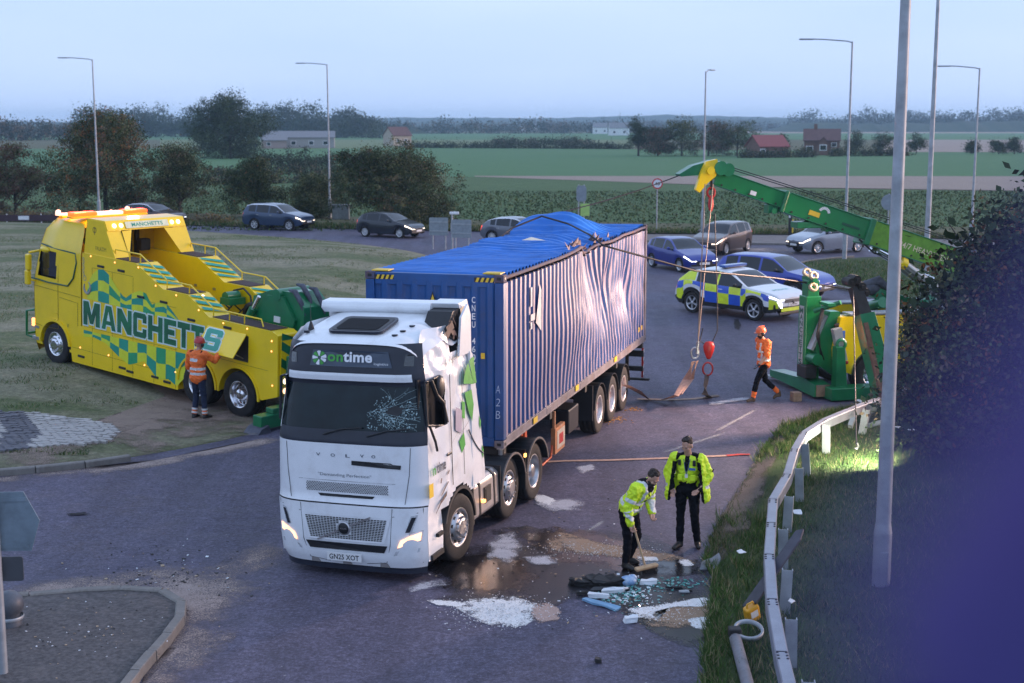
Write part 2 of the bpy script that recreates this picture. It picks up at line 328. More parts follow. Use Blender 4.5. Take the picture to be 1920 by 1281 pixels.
# ------------------------------------------------------------------ central island: a low turf mound
ISL_PX = [(-320, 905), (-120, 898), (0, 889), (120, 879), (200, 868), (290, 852), (360, 838), (440, 824), (500, 812), (560, 790), (640, 740), (690, 680), (720, 620), (745, 570), (790, 520), (830, 497), (805, 480), (760, 470), (650, 456), (560, 448), (450, 440), (330, 432), (200, 425), (0, 420.5), (-250, 419), (-520, 440), (-620, 520), (-560, 700)]
ISL = px(*ISL_PX)
def resample(pts, n, closed=True):
    P = [Vector((p[0], p[1])) for p in pts] + ([Vector((pts[0][0], pts[0][1]))] if closed else []); cum = [0]
    for a, c in zip(P, P[1:]): cum.append(cum[-1] + (c - a).length)
    out = []
    for k in range(n):
        s = cum[-1]*k/(n if closed else n-1); i = max(j for j in range(len(cum)-1) if cum[j] <= s + 1e-9)
        out.append(P[i].lerp(P[i+1], (s - cum[i])/max(cum[i+1]-cum[i], 1e-9)))
    return out
def smooth_loop(L, it=2):
    for _ in range(it): L = [(L[i-1] + L[i]*2 + L[(i+1) % len(L)])/4 for i in range(len(L))]
    return L
ISL_L = smooth_loop(resample(ISL, 160), 3)
def edge_dist(x, y, loop):
    p = Vector((x, y)); best = 1e9
    for i in range(len(loop)):
        a, c = loop[i], loop[(i+1) % len(loop)]; d = c - a; t = max(0, min(1, (p-a).dot(d)/max(d.length_squared, 1e-9)))
        best = min(best, (p - a - d*t).length)
    return best
def inside(x, y, loop):
    r = False
    for i in range(len(loop)):
        a, c = loop[i], loop[i-1]
        if (a.y > y) != (c.y > y) and x < (c.x-a.x)*(y-a.y)/(c.y-a.y) + a.x: r = not r
    return r
def sstep(a, c, x): t = max(0, min(1, (x-a)/(c-a))); return t*t*(3-2*t)
def mound(x, y):
    e = edge_dist(x, y, ISL_L); s = (-6.21 - x)*.79 + (y - 30.95)*.61        # metres along the parked recovery truck
    base = .03 + .09*sstep(0, 1.2, e)
    up = .40*sstep(1.5, 6.8, s)*sstep(.5, 5, e) + .12*sstep(5, 16, e)
    near = sstep(-9.5, -6.8, x)*sstep(36, 33, y)                              # flat where the wheels have worn the edge
    return base*(1-near*.8) + up + .03*mnoise.noise((x*.35, y*.35, 0))*sstep(.5, 3, e)
def radial(loop, rings, zf, c=None):
    cx = sum(p.x for p in loop)/len(loop) if c is None else c[0]; cy = sum(p.y for p in loop)/len(loop) if c is None else c[1]
    N = len(loop); V = []; Fc = []
    for k in range(rings+1):
        t = 1 - (1-k/rings)**1.0
        for p in loop:
            x, y = lerp(p.x, cx, t), lerp(p.y, cy, t); V.append((x, y, zf(x, y)))
    for k in range(rings):
        for i in range(N): Fc.append((k*N+i, k*N+(i+1) % N, (k+1)*N+(i+1) % N, (k+1)*N+i))
    return V, Fc
V, Fc = radial(ISL_L, 40, mound, c=(-14, 47))
V2 = V + [(p.x, p.y, -.08) for p in ISL_L]; N = len(ISL_L); nb = len(V)
Fc2 = Fc + [(nb+i, nb+(i+1) % N, (i+1) % N, i) for i in range(N)]
struct(fastobj('island_lawn', V2, Fc2, TURF, smooth=True))
kerb('island_kerb', resample(px((-320, 908), (-120, 901), (0, 892), (120, 882), (200, 871), (245, 864)), 12, False), hgt=.13)
# worn earth and block paving on the island's near edge
def faded(name, mcol, rough=.9, edge=.5, nscale=1.3, bumpst=.4, col2=None, hard=.08, fine=40, alpha=1.0, spec=.3):
    m, n, b, tc, nz, ramp, mix, bump = nodemat(name, rough); b.inputs['Specular IOR Level'].default_value = spec
    at = n.nodes.new('ShaderNodeAttribute'); at.attribute_name = 'fade'
    g = nz(nscale, 8, .68); f = nz(fine, 4, .7)
    def ma(x, mul, add):
        q = n.nodes.new('ShaderNodeMath'); q.operation = 'MULTIPLY_ADD'; n.links.new(x, q.inputs[0]); q.inputs[1].default_value = mul
        if isinstance(add, float): q.inputs[2].default_value = add
        else: n.links.new(add, q.inputs[2])
        return q.outputs[0]
    v = ma(f, 2.6, ma(g, 4.2, ma(at.outputs['Fac'], 1.15, -3.4 + .5 - edge + .14)))     # ragged, granular edge
    hard = min(.48, hard*1.6 + .06); a = ramp(v, [(.5 - hard, 0.0), (.5 + hard, alpha)])
    n.links.new(a, b.inputs['Alpha'])
    c1 = mcol; c2 = col2 or tuple(min(1, x*1.5) for x in mcol)
    c = mix(.4, ramp(nz(nscale*2.3, 6, .7), [(.3, c1), (.7, c2)]), ramp(f, [(.3, tuple(x*.55 for x in c1)), (.72, tuple(min(1, x*1.3) for x in c2))]))
    n.links.new(c, b.inputs['Base Color'])
    if bumpst: bump(f, bumpst, .02)
    return m
def decal(name, loop, z, m, jit=.0, rings=6, zf=None, N=48, inner=.8):
    inner = max(inner, .6)
    L = resample(loop, N); c = Vector((sum(p.x for p in L)/N, sum(p.y for p in L)/N))
    L = smooth_loop(L, 2); L = [c + (p-c)*(1.06 + jit*mnoise.noise((i*.7, z*50, len(name)))) for i, p in enumerate(L)]
    f = (lambda x, y: z) if zf is None else (lambda x, y: zf(x, y) + z)
    V, Fc = radial(L, rings, f, (c.x, c.y)); fade = []
    for k in range(rings+1): fade += [min(1, (k/rings)/inner)]*N
    o = fastobj(name, V, Fc, m, smooth=True); a = o.data.attributes.new('fade', 'FLOAT', 'POINT'); a.data.foreach_set('value', fade); return o
DUST = faded('road_dust', (.24, .185, .165), edge=.78, nscale=.8, col2=(.40, .32, .29), hard=.26)
WORN = faded('worn_earth', (.19, .14, .115), edge=.6, nscale=.9, col2=(.33, .255, .21), hard=.22, bumpst=.7)
struct(decal('worn_earth', px((-20, 884), (120, 874), (260, 853), (400, 828), (500, 808), (560, 780), (640, 720), (560, 735), (470, 740), (400, 745), (300, 705), (215, 672), (130, 672), (210, 715), (300, 740), (315, 775), (270, 805), (180, 835), (80, 848), (-20, 860)), .03, WORN, zf=mound, rings=10, N=90))
PAVE = []
pv = struct(thing('block_paving', None, None)); pv.pop('label', None); pv.pop('category', None)
lp = [Vector((p.x, p.y)) for p in px((-60, 862), (-60, 800), (0, 795), (60, 793), (140, 796), (205, 806), (222, 818), (205, 838), (150, 846), (80, 852), (20, 858))]
pm = [MB().box((0, 0, 0), (.205, .098, .06)).mesh('paver', mat('paver_grey', (.42, .40, .38), .85, var=.3, scale=2, bump=.4, dirt=.6, dirtcol=(.12, .1, .085))), MB().box((0, 0, 0), (.205, .098, .06)).mesh('paver', mat('paver_slate', (.13, .13, .15), .85, var=.3, scale=2, bump=.4, dirt=.5, dirtcol=(.16, .13, .11)))]
M0 = Matrix.Rotation(R(-16), 4, 'Z'); rest = MB(); cells = []
for i in range(-70, 70):
    for j in range(-80, 80):
        q = M0 @ Vector((i*.217 + (j % 2)*.108, j*.108, 0)); x, y = q.x - 8.6, q.y + 29.2
        if abs(x + 9) < 6 and abs(y - 29) < 5 and inside(x, y, lp): cells.append((y, x, i, j))
cells.sort()
for k, (y, x, i, j) in enumerate(cells):
    d = dep(0, 0, y); u = 960 + F*x/(y*CP + HC*SP); dk = 1 if u < 78 - abs((y - 28.7))*18 and u > 8 - abs(y - 28.7)*12 else 0
    z = mound(x, y) + .022 + random.uniform(-.012, .012); rz = R(-16) + random.gauss(0, .02); rx = random.gauss(0, .03)
    if k < 300:
        o = bpy.data.objects.new('paver', pm[dk]); COL.objects.link(o); o.parent = pv; o.location = (x, y, z); o.rotation_euler = (rx, 0, rz)
    else: rest.box((x, y, z), (.205, .098, .06), dk, rot=(rx, 0, rz))
if rest.v: stuff(rest.build('pavers', [pm[0].materials[0], pm[1].materials[0]], pv))
# ------------------------------------------------------------------ near traffic island, lower left
NI = px((-120, 1140), (0, 1134), (70, 1127), (140, 1121), (220, 1117), (275, 1117), (312, 1123), (336, 1136), (347, 1152), (340, 1172), (318, 1200), (285, 1238), (246, 1285), (190, 1360), (120, 1460), (-200, 1500))
L = resample(NI, 90); V, Fc = radial(L, 6, lambda x, y: .105)
struct(fastobj('traffic_island', V + [(p.x, p.y, -.05) for p in L], Fc + [(len(V)+i, len(V)+(i+1) % 90, (i+1) % 90, i) for i in range(90)], mat('island_asphalt', (.085, .075, .075), .8, var=.55, scale=16, bump=.6, bscale=40, dirt=.6, dirtcol=(.17, .14, .125))))
kerb('traffic_island_kerb', resample(NI[:15], 26, False), L=.62, hgt=.135)
struct(decal('road_dust', px((-60, 1128), (60, 1118), (200, 1112), (310, 1112), (352, 1135), (360, 1165), (330, 1210), (250, 1300), (330, 1300), (430, 1200), (480, 1120), (520, 1050), (515, 1010), (420, 1035), (300, 1065), (150, 1085), (-60, 1100)), .006, DUST, rings=9, N=90))
struct(decal('road_dust', px((-40, 898), (200, 880), (400, 843), (560, 808), (560, 818), (420, 852), (220, 888), (-40, 908)), .005, DUST, rings=4, N=70, inner=.6))
struct(decal('road_dust', px((1220, 470), (1400, 478), (1480, 482), (1480, 466), (1300, 462), (1220, 458)), .009, DUST, rings=4, inner=.5))
# small splitter island at the exit on the right
SI = px((1496, 505), (1505, 497), (1540, 491), (1600, 487), (1700, 486), (1800, 492), (1850, 505), (1850, 560), (1780, 585), (1700, 573), (1640, 556), (1560, 537), (1510, 522))
L = smooth_loop(resample(SI, 60), 1); V, Fc = radial(L, 8, lambda x, y: .12 + .06*mnoise.noise((x*.5, y*.5, 3)))
struct(fastobj('splitter_island', V + [(p.x, p.y, -.05) for p in L], Fc + [(len(V)+i, len(V)+(i+1) % 60, (i+1) % 60, i) for i in range(60)], VERGE, smooth=True))
kerb('splitter_kerb', [(p.x, p.y) for p in resample(px((1600, 485), (1540, 490), (1503, 496), (1494, 505), (1508, 523), (1560, 539), (1640, 558), (1700, 576), (1780, 588)), 40, False)], hgt=.15)
kerb('footway_kerb', resample(px((1180, 453), (1300, 458), (1480, 460), (1700, 463), (1950, 474)), 40, False), hgt=.12)
# ------------------------------------------------------------------ verge on the right with its bank
VE = [(1312, 1330), (1314, 1281), (1318, 1200), (1330, 1130), (1338, 1095), (1318, 1062), (1330, 1015), (1362, 955), (1400, 890), (1435, 835), (1470, 800), (1540, 778), (1610, 764), (1660, 746), (1760, 720)]
vedge = px(*VE)
def bank(x, y):
    e = edge_dist_line(x, y); return .015 + .10*sstep(0, .5, e) + .16*sstep(.3, 3.2, e) + .03*mnoise.noise((x*1.3, y*1.3, 5))*sstep(.1, 1, e)
def edge_dist_line(x, y):
    p = Vector((x, y)); best = 1e9
    for a, c in zip(vedge, vedge[1:]):
        a = Vector((a.x, a.y)); c = Vector((c.x, c.y)); d = c - a; t = max(0, min(1, (p-a).dot(d)/max(d.length_squared, 1e-9))); best = min(best, (p-a-d*t).length)
    return best
EV = resample([(p.x, p.y) for p in vedge], 90, False); EV = [p + Vector((.09*mnoise.noise((i*.9, 0, 0)), .05*mnoise.noise((0, i*.9, 0)))) for i, p in enumerate(EV)]
V = []; Fc = []; K = 46
for i, p in enumerate(EV):
    for k in range(K+1):
        t = (k/K)**1.6; x = p.x + t*(26 - p.x*.6); y = p.y + t*2.0
        V.append((x, y, bank(x, y) if k else -.03))
for i in range(len(EV)-1):
    for k in range(K): Fc.append((i*(K+1)+k, i*(K+1)+k+1, (i+1)*(K+1)+k+1, (i+1)*(K+1)+k))
struct(fastobj('verge', V, Fc, VERGE, smooth=True))
struct(decal('bare_bank', px((1318, 1064), (1332, 1015), (1364, 952), (1402, 888), (1440, 830), (1480, 800), (1465, 850), (1440, 900), (1425, 960), (1400, 1010), (1370, 1050)), .025, faded('bare_bank_earth', (.09, .072, .06), edge=.4, nscale=1.2, col2=(.17, .14, .115), hard=.25, bumpst=1.0), zf=bank, rings=9, N=80))
# ------------------------------------------------------------------ wooded ridges far off
HILLM = fieldmat('distant_woodland', [(.02, .034, .018), (.03, .05, .024), (.05, .07, .035)], sc=(.004, .02, .08))
def ridge(y, x0, x1, h, rough, dy, seed):
    V = []; Fc = []; n = 420
    for i in range(n+1):
        x = lerp(x0, x1, i/n); e = min(1, min(i, n-i)/12)
        z = h*e*(.55 + .45*mnoise.noise((x*.0011, seed, 0)) + .25*mnoise.noise((x*.004, seed, 1))) + rough*e*(.5*mnoise.noise((x*.02, seed, 2)) + .5*mnoise.noise((x*.07, seed, 3)) + .35*mnoise.noise((x*.2, seed, 4)))
        z = max(z, .5)
        V += [(x, y - dy*.15, -.8), (x, y, z*.8), (x, y + dy*.06, z), (x, y + dy*.6, z*1.02), (x, y + dy, -.8)]
    for i in range(n):
        for k in range(4): Fc.append((i*5+k, (i+1)*5+k, (i+1)*5+k+1, i*5+k+1))
    return struct(fastobj('hills', V, Fc, HILLM))
ridge(2900, -2200, 2200, 26, 3, 600, 1.3); ridge(2300, -1500, 1700, 17, 3, 400, 5.1); ridge(1750, -1200, 1300, 9, 4, 200, 8.4)
ridge(1250, 240, 1300, 13, 4, 180, 11.2); ridge(1250, -800, -210, 13, 4, 160, 14.9); ridge(1000, -360, -60, 7, 3, 70, 17.7); ridge(1450, -120, 260, 6, 3, 50, 21.0)
# ------------------------------------------------------------------ evening haze: one closed box of even, thin air
hm = bpy.data.materials.new('evening_haze'); hm.use_nodes = True; hn = hm.node_tree; hn.nodes.clear()
pvn = hn.nodes.new('ShaderNodeVolumePrincipled'); pvn.inputs['Color'].default_value = (.50, .75, 1, 1); pvn.inputs['Density'].default_value = .00025; pvn.inputs['Anisotropy'].default_value = .2
ho = hn.nodes.new('ShaderNodeOutputMaterial'); hn.links.new(pvn.outputs[0], ho.inputs['Volume'])
hz = MB().box((0, 1900, 18), (6400, 4000, 40)).build('haze', hm); stuff(hz)
# ================================================================== wheels shared by the heavy vehicles
def tyre_prof(r, w, rr):
    return [(rr, -w*.46), (rr+.03, -w*.5), (r*.9, -w*.5), (r*.97, -w*.46), (r, -w*.36), (r, -w*.3), (r-.014, -w*.29), (r-.014, -w*.25), (r, -w*.24), (r, -w*.05), (r-.014, -w*.04), (r-.014, w*.0), (r, w*.01), (r, w*.24), (r-.014, w*.25), (r-.014, w*.29), (r, w*.3), (r, w*.36), (r*.97, w*.46), (r*.9, w*.5), (rr+.03, w*.5), (rr, w*.46)]
_tm = {}
def truck_wheel(parent, loc, side, r=.515, w=.3, style='steer', rim=None, hub=None, steer=0.0):
    key = (r, w, style, rim.name if rim else '', hub.name if hub else '')
    if key not in _tm:
        rr = r*.57; rim = rim or STEEL; hub = hub or DARK; Z = Matrix.Identity(4)
        t = MB().lathe(tyre_prof(r, w, rr), Z, 40)
        q = MB(); o = w*.44
        if style == 'steer':      # dish that stands proud at the hub
            q.lathe([(rr+.012, o+.015), (rr-.005, o+.02), (rr-.03, o-.01), (rr*.86, o-.05), (rr*.82, o-.02), (rr*.62, o+.045), (rr*.55, o+.05), (rr*.52, o+.03), (rr*.5, o+.07), (rr*.3, o+.075), (.0, o+.075)], Z, 40)
            for k in range(10):
                a = 2*pi*k/10; q.cyl((rr*.72*cos(a), rr*.72*sin(a), o+.0), (rr*.72*cos(a), rr*.72*sin(a), o+.016), .03, n=10, m=1); a += pi/10
                q.cyl((rr*.57*cos(a), rr*.57*sin(a), o+.03), (rr*.57*cos(a), rr*.57*sin(a), o+.085), .016, n=6, m=0)
        elif style == 'drive':    # deep dish
            q.lathe([(rr+.012, o+.015), (rr-.005, o+.02), (rr-.03, o-.01), (rr*.9, o-.11), (rr*.84, o-.15), (rr*.62, o-.16), (rr*.55, o-.15), (rr*.5, o-.13), (rr*.42, o-.02), (rr*.36, o+.0), (.0, o+.0)], Z, 40)
            for k in range(10):
                a = 2*pi*k/10; q.cyl((rr*.73*cos(a), rr*.73*sin(a), o-.17), (rr*.73*cos(a), rr*.73*sin(a), o-.145), .032, n=10, m=1); a += pi/10
                q.cyl((rr*.57*cos(a), rr*.57*sin(a), o-.16), (rr*.57*cos(a), rr*.57*sin(a), o-.12), .016, n=6, m=0)
        else:                     # trailer super single: wide flat cone
            q.lathe([(rr+.012, o+.015), (rr-.005, o+.02), (rr-.03, o-.01), (rr*.92, o-.10), (rr*.86, o-.14), (rr*.5, o-.09), (rr*.48, o-.06), (rr*.34, o-.05), (.0, o-.05)], Z, 40)
            for k in range(10):
                a = 2*pi*k/10; q.cyl((rr*.7*cos(a), rr*.7*sin(a), o-.13), (rr*.7*cos(a), rr*.7*sin(a), o-.105), .026, n=8, m=1)
                a += pi/10; q.cyl((rr*.56*cos(a), rr*.56*sin(a), o-.1), (rr*.56*cos(a), rr*.56*sin(a), o-.06), .015, n=6, m=1)
        _tm[key] = (t.mesh('wheel', RUB), q.mesh('rim', [rim, hub]))
    a, c = _tm[key]
    o = bpy.data.objects.new('wheel', a); COL.objects.link(o); o.parent = parent; o.location = loc
    o.rotation_euler = (0, R(90)*side, 0) if not steer else (Matrix.Rotation(steer, 4, 'Z') @ Matrix.Rotation(R(90)*side, 4, 'Y')).to_euler()
    q = bpy.data.objects.new('rim', c); COL.objects.link(q); q.parent = o; return o
def arch(mb, y, z, r, x0, x1, a0=0, a1=180, th=.02, m=0, n=16):     # mudguard band round a wheel
    for i in range(n):
        t0, t1 = R(lerp(a0, a1, i/n)), R(lerp(a0, a1, (i+1)/n)); q = []
        for x in (x0, x1):
            for t in (t0, t1):
                for rr in (r, r+th): q.append((x, y + rr*cos(t), z + rr*sin(t)))
        mb.add(q, [(0, 1, 3, 2), (4, 6, 7, 5), (0, 2, 6, 4), (1, 5, 7, 3), (0, 4, 5, 1), (2, 3, 7, 6)], m)
def side_fn(x, y0, z0): return lambda a, c: (x, y0 - a, z0 + c)      # print on the -x flank
def nose_fn(x0, y, z0): return lambda a, c: (x0 - a, y, z0 + c)      # print on a +y face
# ================================================================== container
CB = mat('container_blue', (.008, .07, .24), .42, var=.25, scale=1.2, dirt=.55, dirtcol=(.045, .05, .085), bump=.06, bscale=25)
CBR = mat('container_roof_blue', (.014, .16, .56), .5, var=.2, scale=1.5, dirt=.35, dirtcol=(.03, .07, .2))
CBS = mat('container_lit_crest', (.29, .23, .32), .5, var=.25, scale=.7, dirt=.75, dirtcol=(.13, .12, .28), bump=.15, bscale=18)  # warm side light painted into the outward rib faces
CBM = mat('container_half_lit_trough', (.15, .135, .28), .5, var=.3, scale=.9, dirt=.6, dirtcol=(.36, .27, .27), bump=.15, bscale=18)  # weaker side light painted into the troughs
RUST = mat('rusty_edge', (.16, .085, .055), .8, var=.5, scale=8, bump=.4, col2=(.05, .08, .17))
RAIL = mat('container_rail', (.17, .15, .17), .55, var=.35, scale=2, dirt=.7, dirtcol=(.16, .085, .055), bump=.2)
ct = thing('shipping_container', 'long blue corrugated shipping container with crumpled side and torn roof on trailer', 'container', (-1.307, 22.913, 1.257), R(163.4))
CL, CW, CH = 12.19, 2.438, 2.9
def dent(s, z):                           # inward push of the damaged flank, s metres behind the front
    t = sstep(.5, 2.8, z)
    return (.26*math.exp(-((s-6.9)/1.0)**2)*t + .05*abs(mnoise.noise((s*1.1, z*.5, 6)))*sstep(4.5, 6, s)*sstep(12, 9.5, s)*t + .10*math.exp(-((s-9.3)/1.2)**2)*math.exp(-((z-1.7)/.8)**2) - .07*math.exp(-((s-5.2)/1.5)**2)*math.exp(-((z-1.4)/.7)**2) + .16*max(0, 1 - abs(s - 8.0 - .5*(z-1.5))/.55)*max(0, 1 - abs(z-1.7)/1.0) + .12*max(0, 1 - abs(s - 10.3 + .4*(z-1.2))/.45)*max(0, 1 - abs(z-1.5)/.9)
            + .025*mnoise.noise((s*.8, z*1.1, 2))*sstep(.4, 3, s) + .03*(abs(mnoise.noise((s*1.6, z*1.9, 9))) - .2)*sstep(4, 5.5, s))
def rail_dz(s): return -.17*math.exp(-((s-6.85)/.55)**2) + .04*math.exp(-((s-5.5)/.8)**2) - .05*math.exp(-((s-8.3)/1.2)**2)
def corr(s, pitch=.278, d=.05):
    t = (s/pitch) % 1.0
    return d*(min(1, max(0, (t-.12)/.09)) - min(1, max(0, (t-.62)/.09)))
def bend(s, z):                           # ribs kink sharply along the container where it is crushed
    k = 0
    for sc, w_, zc_, amp in ((5.6, 1.0, 1.25, -.10), (7.2, 1.3, 1.75, .20), (8.6, 1.0, 1.35, -.16), (9.9, .9, 1.8, .17), (10.9, .6, 1.2, -.08)):
        zz = zc_ + .35*mnoise.noise((s*.9, sc, 0)); k += amp*math.exp(-((s-sc)/w_)**2)*max(0, 1 - abs(z - zz)/1.05)
    return k + .02*mnoise.noise((s*1.3, z*1.9, 4))*sstep(2, 4, s)
def flank(side):
    mb = MB(); V = []; Fc = []; cols = []; s = .17
    n = 426*1; nr = 26
    for i in range(n+1):
        s = .17 + (CL-.34)*i/n
        for j in range(nr+1):
            z = .16 + (CH-.30)*j/nr
            if side < 0:
                x = -CW/2 + .018 + corr(s) + dent(s, z); y = -(s + bend(s, z)*(1-abs(2*i/n-1)**8)); zz = z + rail_dz(s)*sstep(1.6, 2.9, z)
            else: x, y, zz = CW/2 - .018 - corr(s), -s, z
            V.append((x, y, zz))
    for i in range(n):
        for j in range(nr): Fc.append((i*(nr+1)+j, i*(nr+1)+j+1, (i+1)*(nr+1)+j+1, (i+1)*(nr+1)+j))
    mi = []
    for i in range(n):                    # warm light painted on the crests, half-lit tone in troughs, webs dark blue
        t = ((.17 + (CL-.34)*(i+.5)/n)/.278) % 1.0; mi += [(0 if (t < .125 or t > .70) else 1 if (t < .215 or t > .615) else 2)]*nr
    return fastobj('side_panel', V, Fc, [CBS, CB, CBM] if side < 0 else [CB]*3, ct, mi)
sp = flank(-1); sp['label'] = 'warm-lit crumpled corrugated flank'; flank(1)
mb = MB(); W2 = CW/2
nf = 8*12; V = []; Fc = []
for i in range(nf+1):
    x = lerp(-W2+.16, W2-.16, i/nf)
    for z in (.17, 2.76): V.append((x, -.055 + corr(x+.03, .265, .045), z))
for i in range(nf): Fc.append((2*i, 2*i+1, 2*i+3, 2*i+2))
fastobj('front_panel', V, Fc, CB, ct)
V = []; Fc = []; n = 58*8; nr = 22                 # roof sheet: cross ribs, wrinkles, a torn-up hump and a crease along the crushed rail
def roofz(s, x):
    u = (x + W2)/CW
    hump = (.27 + .10*(1 - abs(2*((s*1.1 + u*.6) % 1) - 1)))*math.exp(-((s-9.5)/.95)**4 - ((u-.66)/.36)**4) + .10*math.exp(-((s-7.2)/1.0)**2 - ((u-.35)/.25)**2)
    sag = -.09*math.exp(-((s-5.0)/2.2)**2)*math.exp(-((u-.35)/.35)**2) + rail_dz(s)*math.exp(-(u/.22)**2)
    fold = .11*(1 - abs(2*(((s*.55 + u*.9) % 1) - .5)))*sstep(3.5, 6, s)*sstep(11.6, 9.8, s)*sstep(.02, .2, u)*(.5 + mnoise.noise((s*.7, u*1.5, 2)))
    wr = fold + .07*(abs(mnoise.noise((s*1.7, u*2.2, 11))) - .2)*sstep(4.5, 6.5, s)*sstep(12, 11, s) + .045*mnoise.noise((s*1.3 + u*1.5, u*1.2, 1))*sstep(1.0, 3.5, s)*sstep(0, .15, 1-u) + .02*mnoise.noise((s*3.1 - u*2, u*2, 7))*sstep(3, 5, s)
    return CH - .035 + hump + sag + wr + corr(s + .25*sstep(3, 7, s)*(u-.5) + .12*mnoise.noise((s*.5, u*2, 3))*sstep(2, 5, s), .21, .045)
for i in range(n+1):
    s = .16 + (CL-.32)*i/n
    for j in range(nr+1):
        u = j/nr; x = lerp(-W2+.05, W2-.05, u); xx = x + (dent(s, 2.85)+.01)*(1-u)**2
        V.append((xx, -s, roofz(s, x)))
for i in range(n):
    for j in range(nr): Fc.append((i*(nr+1)+j, (i+1)*(nr+1)+j, (i+1)*(nr+1)+j+1, i*(nr+1)+j+1))
rf = fastobj('roof_panel', V, Fc, CBR, ct); rf['label'] = 'bright blue roof sheet torn and buckled into a hump'
# frame
for sx in (-1, 1):
    for y, nm in ((-.08, 'corner_post'), (-CL+.08, 'corner_post')):
        mb = MB(); mb.box((sx*(W2-.08), y, CH/2), (.155, .155, CH-.26), 0); mb.box((sx*(W2-.19), y - (.03 if y > -1 else -.03), CH/2), (.07, .05, CH-.26), 0); o = mb.build(nm, CB if (y > -1) else RAIL, ct, bev=.012)
    mb = MB(); pts = [(-s, CH-.06 + (rail_dz(s) if sx < 0 else 0), sx*(W2-.035) + (dent(s, 2.85) if sx < 0 else 0)) for s in np.linspace(.17, CL-.17, 60)]
    mb.tube([(x, y, z) for y, z, x in pts], .035, 6); mb.build('top_rail', RUST if sx < 0 else CB, ct)
    mb = MB(); mb.box((sx*(W2-.03), -CL/2, .09), (.06, CL-.34, .16)); mb.box((sx*(W2-.012), -CL/2, .02), (.03, CL-.36, .03))
    for s in (2.9, 5.5, 6.7, 9.1): mb.box((sx*(W2-.005), -s, .08), (.024, .32, .12))
    mb.build('bottom_rail', RAIL, ct, bev=.006)
    for y in (-.09, -CL+.09):
        for z in (.06, CH-.06):
            mb = MB(); mb.box((sx*(W2-.081), y, z), (.166, .182, .124)); yo = .095 if y > -1 else -.095
            mb.box((sx*(W2-.081), y + yo*.96, z), (.07, .012, .05), 1); mb.box((sx*(W2+.0005), y, z), (.012, .09, .05), 1)
            mb.build('corner_casting', [RUST if z > 1 else RAIL, BLACK], ct, bev=.006)
MB().box((0, -.075, CH-.11), (CW-.34, .12, .2)).build('front_header', CB, ct, bev=.01)
MB().box((0, -.075, .09), (CW-.34, .12, .15)).build('front_sill', CB, ct, bev=.01)
MB().box((0, -CL+.075, CH-.09), (CW-.34, .12, .16)).build('rear_header', RUST, ct, bev=.01)
for sx in (-1, 1):                          # cargo doors at the far end
    mb = MB(); mb.box((sx*.53, -CL+.04, CH/2), (1.03, .05, CH-.34))
    for k in range(5): mb.box((sx*.53, -CL+.012, .5 + k*.48), (.9, .02, .2))
    d = mb.build('cargo_door', CBS, ct, bev=.008)
    for q in (.25, .8): MB().cyl((sx*q, -CL-.03, .1), (sx*q, -CL-.03, CH-.1), .017, n=8).build('lock_rod', STEEL, d)
mb = MB(); mb.box((0, -CL/2, .1), (CW-.3, CL-.4, .06)); mb.build('floor_pan', DARK, ct)
# torn metal along the crushed rail
mb = MB(); rn = random.Random(3)
for k in range(34):
    s = rn.choice([rn.gauss(5.3, .25), rn.gauss(6.1, .3), rn.gauss(6.9, .2), rn.gauss(7.9, .3)]); x = -W2 + .05 + dent(s, 2.85) + rn.uniform(-.02, .12); z = CH + rail_dz(s) - .02; a = Vector((x, -s, z)); l = rn.uniform(.05, .2)
    mb.add([a, a + Vector((rn.uniform(-.02, .05), l*.9, rn.uniform(0, .05))), a + Vector((rn.uniform(-.12, .1), l*.5, l*rn.uniform(.5, 1.2))), a + Vector((rn.uniform(.0, .14), l*.2, l*.3))], [(0, 1, 2), (0, 2, 3)])
stuff(mb.build('torn_metal', mat('torn_paint', (.45, .33, .3), .6, var=.4, scale=6, col2=(.1, .07, .08)), ct))
# printing
WHT = mat('white_lettering', (.8, .82, .85), .5, var=.06)
for k, ch in enumerate('CNEU 460793'):
    if ch != ' ': MB().text(ch, None, .105, .062, .012, fn=nose_fn(-.70, -.004, 2.48 - k*.137)).build('serial_character', WHT, ct)
MB().text('3', None, .1, .055, .012, fn=nose_fn(-.70, -.004, .93)).build('serial_character', WHT, ct)
mb = MB(); o, q = (.045, .0665), (.037, .0585); mb.add([(-.70 + sx*a[0], -.004, .93 + sz*a[1]) for a in (o, q) for sx, sz in ((-1, -1), (1, -1), (1, 1), (-1, 1))], [(0, 1, 5, 4), (1, 2, 6, 5), (2, 3, 7, 6), (3, 0, 4, 7)]); mb.build('check_digit_box', WHT, ct)
CHALK = mat('chalk', (.5, .6, .75), .9)
for t, z in (('A', 1.0), ('2', .78), ('B', .57)): MB().text(t, None, .13, .075, -.018, 0, .1, fn=nose_fn(-1.12, .003, z)).build('chalk_letter', CHALK, ct)
for x in (-.88, .88):
    mb = MB(); mb.box((x, -.012, CH-.085), (.34, .004, .075), 0)
    for k in range(4):
        u = x + .17 - .02 - k*.085; mb.add([(u, -.0085, CH-.122), (u-.045, -.0085, CH-.122), (u-.075, -.0085, CH-.048), (u-.03, -.0085, CH-.048)], [(0, 1, 2, 3)], 1)
    mb.build('hazard_stripes', [BLACK, PLATEY], ct)
    mb = MB(); mb.box((x*1.12, -.22, CH+.012), (.30, .26, .02)); mb.build('yellow_patch', PLATEY, ct)
mb = MB(); mb.add([(.13, .0, 2.28), (-.1, .0, 2.28), (.015, .0, 2.6)], [(0, 1, 2)], 0); mb.add([(.10, .003, 2.295), (-.07, .003, 2.295), (.015, .003, 2.55)], [(0, 1, 2)], 1); mb.box((.015, .005, 2.40), (.012, .002, .1), 0); mb.box((.015, .005, 2.34), (.07, .002, .012), 0)
